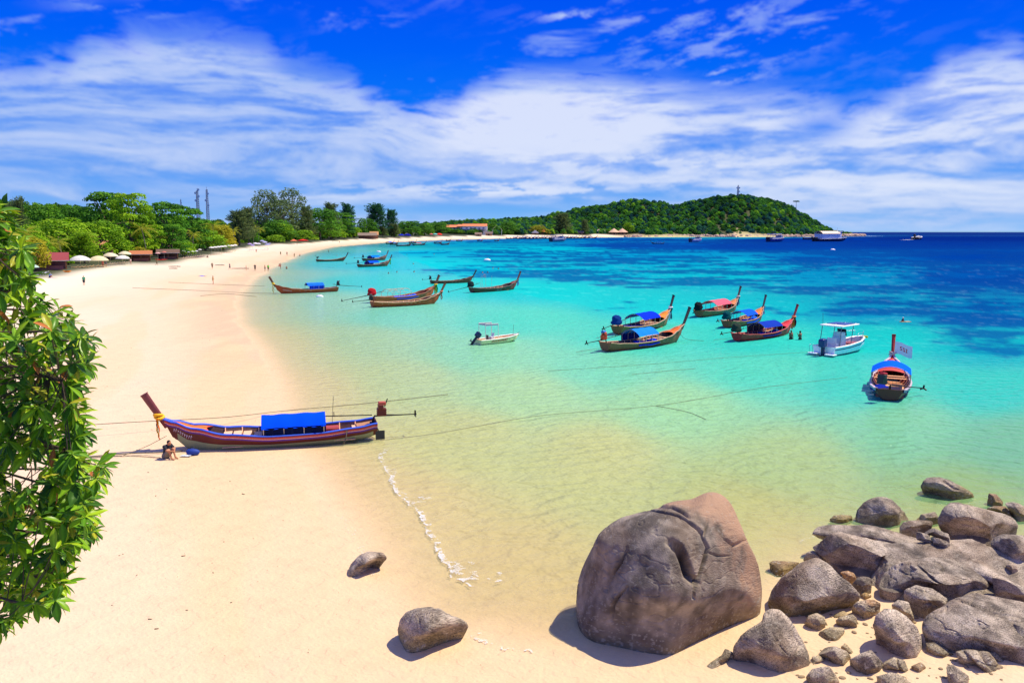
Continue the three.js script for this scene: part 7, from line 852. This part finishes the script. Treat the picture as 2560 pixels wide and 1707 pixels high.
{ const p = base(64, 676), t = thing('lamp_post', 'white pole with two loudspeaker arms left of the red roofed hut', 'pole', p); part('pole', rod(V(0, 0, 0), V(0, 5.2, 0), 0.09, 0.07), paint(206, 196, 230), t); part('crossarm', box(2.4, 0.12, 0.12, 0, 4.9, 0), paint(206, 196, 230), t); for (const s of [-1, 1]) part('loudspeaker', new THREE.CylinderGeometry(0.12, 0.3, 0.5, 10).rotateZ(1.57 * s).translate(s * 1.2, 5.05, 0), paint(220, 214, 236), t); }
// lattice masts
function mast(px, D, top, bot, w, label, dishes) { const x = (px - CX) / F * D * cosP, y0 = EYE + (579.5 - bot) * D / F, h = (bot - top) * D / F, t = thing('radio_mast', label, 'mast', V(x, y0, -D)), g = [], M = paint(150, 150, 170, 0.5, 0.4); for (const [a, b] of [[-1, -1], [1, -1], [1, 1], [-1, 1]]) part('leg', rod(V(a * w, 0, b * w), V(a * w * 0.5, h * 0.92, b * w * 0.5), 0.2 * w, 0.14 * w, 5), M, t); for (let i = 0; i < 14; i++) { const k0 = lerp(1, 0.5, i / 14) * w, k1 = lerp(1, 0.5, (i + 1) / 14) * w, ya = h * 0.92 * i / 14, yb = h * 0.92 * (i + 1) / 14; for (const z of [-1, 1]) { g.push(rod(V(-k0, ya, z * k0), V(k1, yb, z * k1), 0.1 * w, 0.1 * w, 4), rod(V(-k1, yb, -k1 * z), V(-k0, ya, k0 * z), 0.1 * w, 0.1 * w, 4), rod(V(-k1, yb, z * k1), V(k1, yb, z * k1), 0.1 * w, 0.1 * w, 4)); } } part('lattice', join(g), M, t); part('aerial', rod(V(0, h * 0.9, 0), V(0, h, 0), 0.14 * w), M, t); for (const [f, s] of dishes) part('dish', new THREE.CylinderGeometry(w * 0.9, w * 0.6, w * 0.7, 12).rotateX(1.57).translate(s * w * 1.1, h * f, w * 0.4), paint(225, 225, 235, 0.5), t); return t; }
mast(497, 900, 473, 552, 1.5, 'lattice radio mast with several dishes, left of two above the trees', [[0.95, 1], [0.85, -1], [0.75, 1], [0.62, -1]]);
mast(521, 900, 470, 552, 1.3, 'thin radio mast with antennas, right of two above the trees', [[0.8, 1], [0.6, -1], [0.45, 1]]);
mast(455, 900, 497, 545, 0.7, 'short thin mast left of the two tall radio masts', [[0.75, 1]]);
mast(1842, 2020, 464, 498, 2.2, 'lone lattice mast on the summit of the headland hill', [[0.75, 1.2], [0.75, -1.2], [0.5, 1]]);
// ---------------------------------------------------------------- ropes, foam
const rope = (label, list, r = 0.02) => { const pts = []; for (let i = 0; i < list.length; i++) { const [px, py, y] = list[i], p = y === undefined ? GS(px, py) : G(px, py, y); p.y = Math.max(p.y, y === undefined ? Math.max(GH(p.x, p.z), 0) + 0.04 : y); pts.push(p); } return single('mooring_rope', new THREE.TubeGeometry(new THREE.CatmullRomCurve3(pts), 60, r, 5), ropeMat, label, 'rope'); };
rope('long rope crossing the sand behind the beached boat, from the big leaves to the shallows', [[190, 1064, 0.9], [335, 1055, 0.75], [560, 1043, 0.5], [720, 1028], [900, 1012], [1120, 988]]);
rope('short rope from the left to the bow of the beached boat', [[200, 1143, 0.25], [330, 1133, 0.25], [400, 1131, 0.2], [455, 1127, 0.15]], 0.03);
rope('thin rope lying on the sand in front of the bow shadow', [[215, 1146], [310, 1141], [400, 1146]], 0.018);
rope('thin line rising from the sand to the bow ribbons', [[300, 1143], [360, 1118, 0.5], [415, 1090, 1.1]], 0.014);
rope('long stern line of the beached boat running far out over the shallows', [[950, 1101, 0.3], [1080, 1085, 0.08], [1200, 1064, 0.03], [1340, 1040, 0.03], [1640, 1014, 0.03], [1760, 995, 0.03], [1900, 970, 0.03], [2120, 943, 0.03]], 0.011);
rope('faint line branching off the long stern line over the pale sand', [[1640, 1014, 0.03], [1720, 1030, 0.03], [1765, 1048, 0.03]], 0.014);
rope('floating line in front of the middle boats reaching toward the white motorboat', [[1370, 927, 0.03], [1600, 912, 0.03], [1830, 893, 0.03], [2020, 880, 0.03]], 0.011);
rope('short floating line below the middle boats', [[1580, 936, 0.03], [1660, 928, 0.03], [1740, 921, 0.03]], 0.014);
rope('line from the ribboned bow of the boat turned to the beach up onto the sand', [[696, 733, 0.4], [620, 733], [480, 726], [330, 720]], 0.035);
rope('second line crossing the sand toward the boat turned to the beach', [[660, 716], [560, 712], [420, 706]], 0.03);
rope('third line on the lower sand ending at the water edge', [[640, 742], [560, 735], [500, 740]], 0.03);
rope('stern anchor line of the rear boat of the pair with the dark blue cover', [[1545, 828, 0.3], [1515, 838, 0.05], [1490, 846, 0.03]], 0.014);
rope('stern anchor line of the brown boat with the red and blue engine', [[1513, 870, 0.3], [1490, 872, 0.06], [1440, 880, 0.03]], 0.014);
rope('stern anchor line of the red hulled boat', [[1845, 842, 0.3], [1820, 846, 0.06], [1785, 850, 0.03]], 0.014);
rope('bow anchor line of the brown boat with the red and blue engine', [[1700, 834, 0.9], [1718, 848, 0.1], [1760, 852, 0.03]], 0.018);
{
  const r = rng(61), geo = new THREE.IcosahedronGeometry(1, 1), list = [], line = (pts, n, spread, big) => { const w = pts.map(([a, b]) => G(a, b)), c = new THREE.CatmullRomCurve3(w); for (let i = 0; i < n * 2; i++) { const t = r(), p = c.getPoint(t), patch = sstep(0.45, 0.68, fbm2(t * 14 + big * 10, 3.3, 3)), near = r() < 0.16, off = near ? (r() - 0.5) * 0.07 * spread : r() ** 1.5 * spread * (0.2 + 1.3 * patch), x = p.x + off * 0.9 + (fbm2(t * 30, 9.1, 3) - 0.5) * 0.35, z = p.z - off * 0.35 + (fbm2(t * 30, 2.1, 3) - 0.5) * 0.35; if (fbm2(x * 5 + 3, z * 5, 3) < (near ? 0.4 : 0.53 + 0.1 * off)) continue; const s = (0.0035 + 0.008 * r() * r() * r()) * (1 + patch * 0.5); list.push(new THREE.Matrix4().compose(V(x, 0.03, z), new THREE.Quaternion().setFromAxisAngle(V(0, 1, 0), r() * 6), V(s * (1 + 1.6 * r()), s * 0.35, s))); } };
  line([[958, 1122], [946, 1150], [975, 1190], [985, 1218], [1002, 1245], [1030, 1266], [1048, 1290], [1056, 1312], [1076, 1346], [1090, 1380], [1112, 1412], [1142, 1450], [1180, 1468]], 22000, 1.0, 1);
  line([[850, 1290], [880, 1340], [905, 1400], [930, 1440]], 400, 0.2, 2); line([[1170, 1588], [1210, 1606], [1260, 1624], [1330, 1632]], 900, 0.2, 3); line([[590, 770], [600, 735], [625, 712], [650, 690]], 500, 1.2, 4); line([[600, 850], [592, 800], [588, 770]], 500, 0.7, 5);
  line([[1995, 1360], [2020, 1345], [2080, 1335]], 120, 0.3, 6); line([[1925, 1480], [1945, 1440]], 80, 0.2, 7); line([[2300, 1255], [2400, 1265], [2440, 1250]], 60, 0.3, 8);
  const m = new THREE.InstancedMesh(geo, new THREE.MeshPhysicalMaterial({ color: 0xf4f4f0, roughness: 1, transparent: true, opacity: 0.5 }), list.length); list.forEach((q, i) => m.setMatrixAt(i, q)); m.name = 'sea_foam'; m.userData = { kind: 'stuff', label: 'white foam of the small wave running up the shallow sand', category: 'foam' }; m.castShadow = m.receiveShadow = true; scene.add(m);
}
renderer.render(scene, camera);
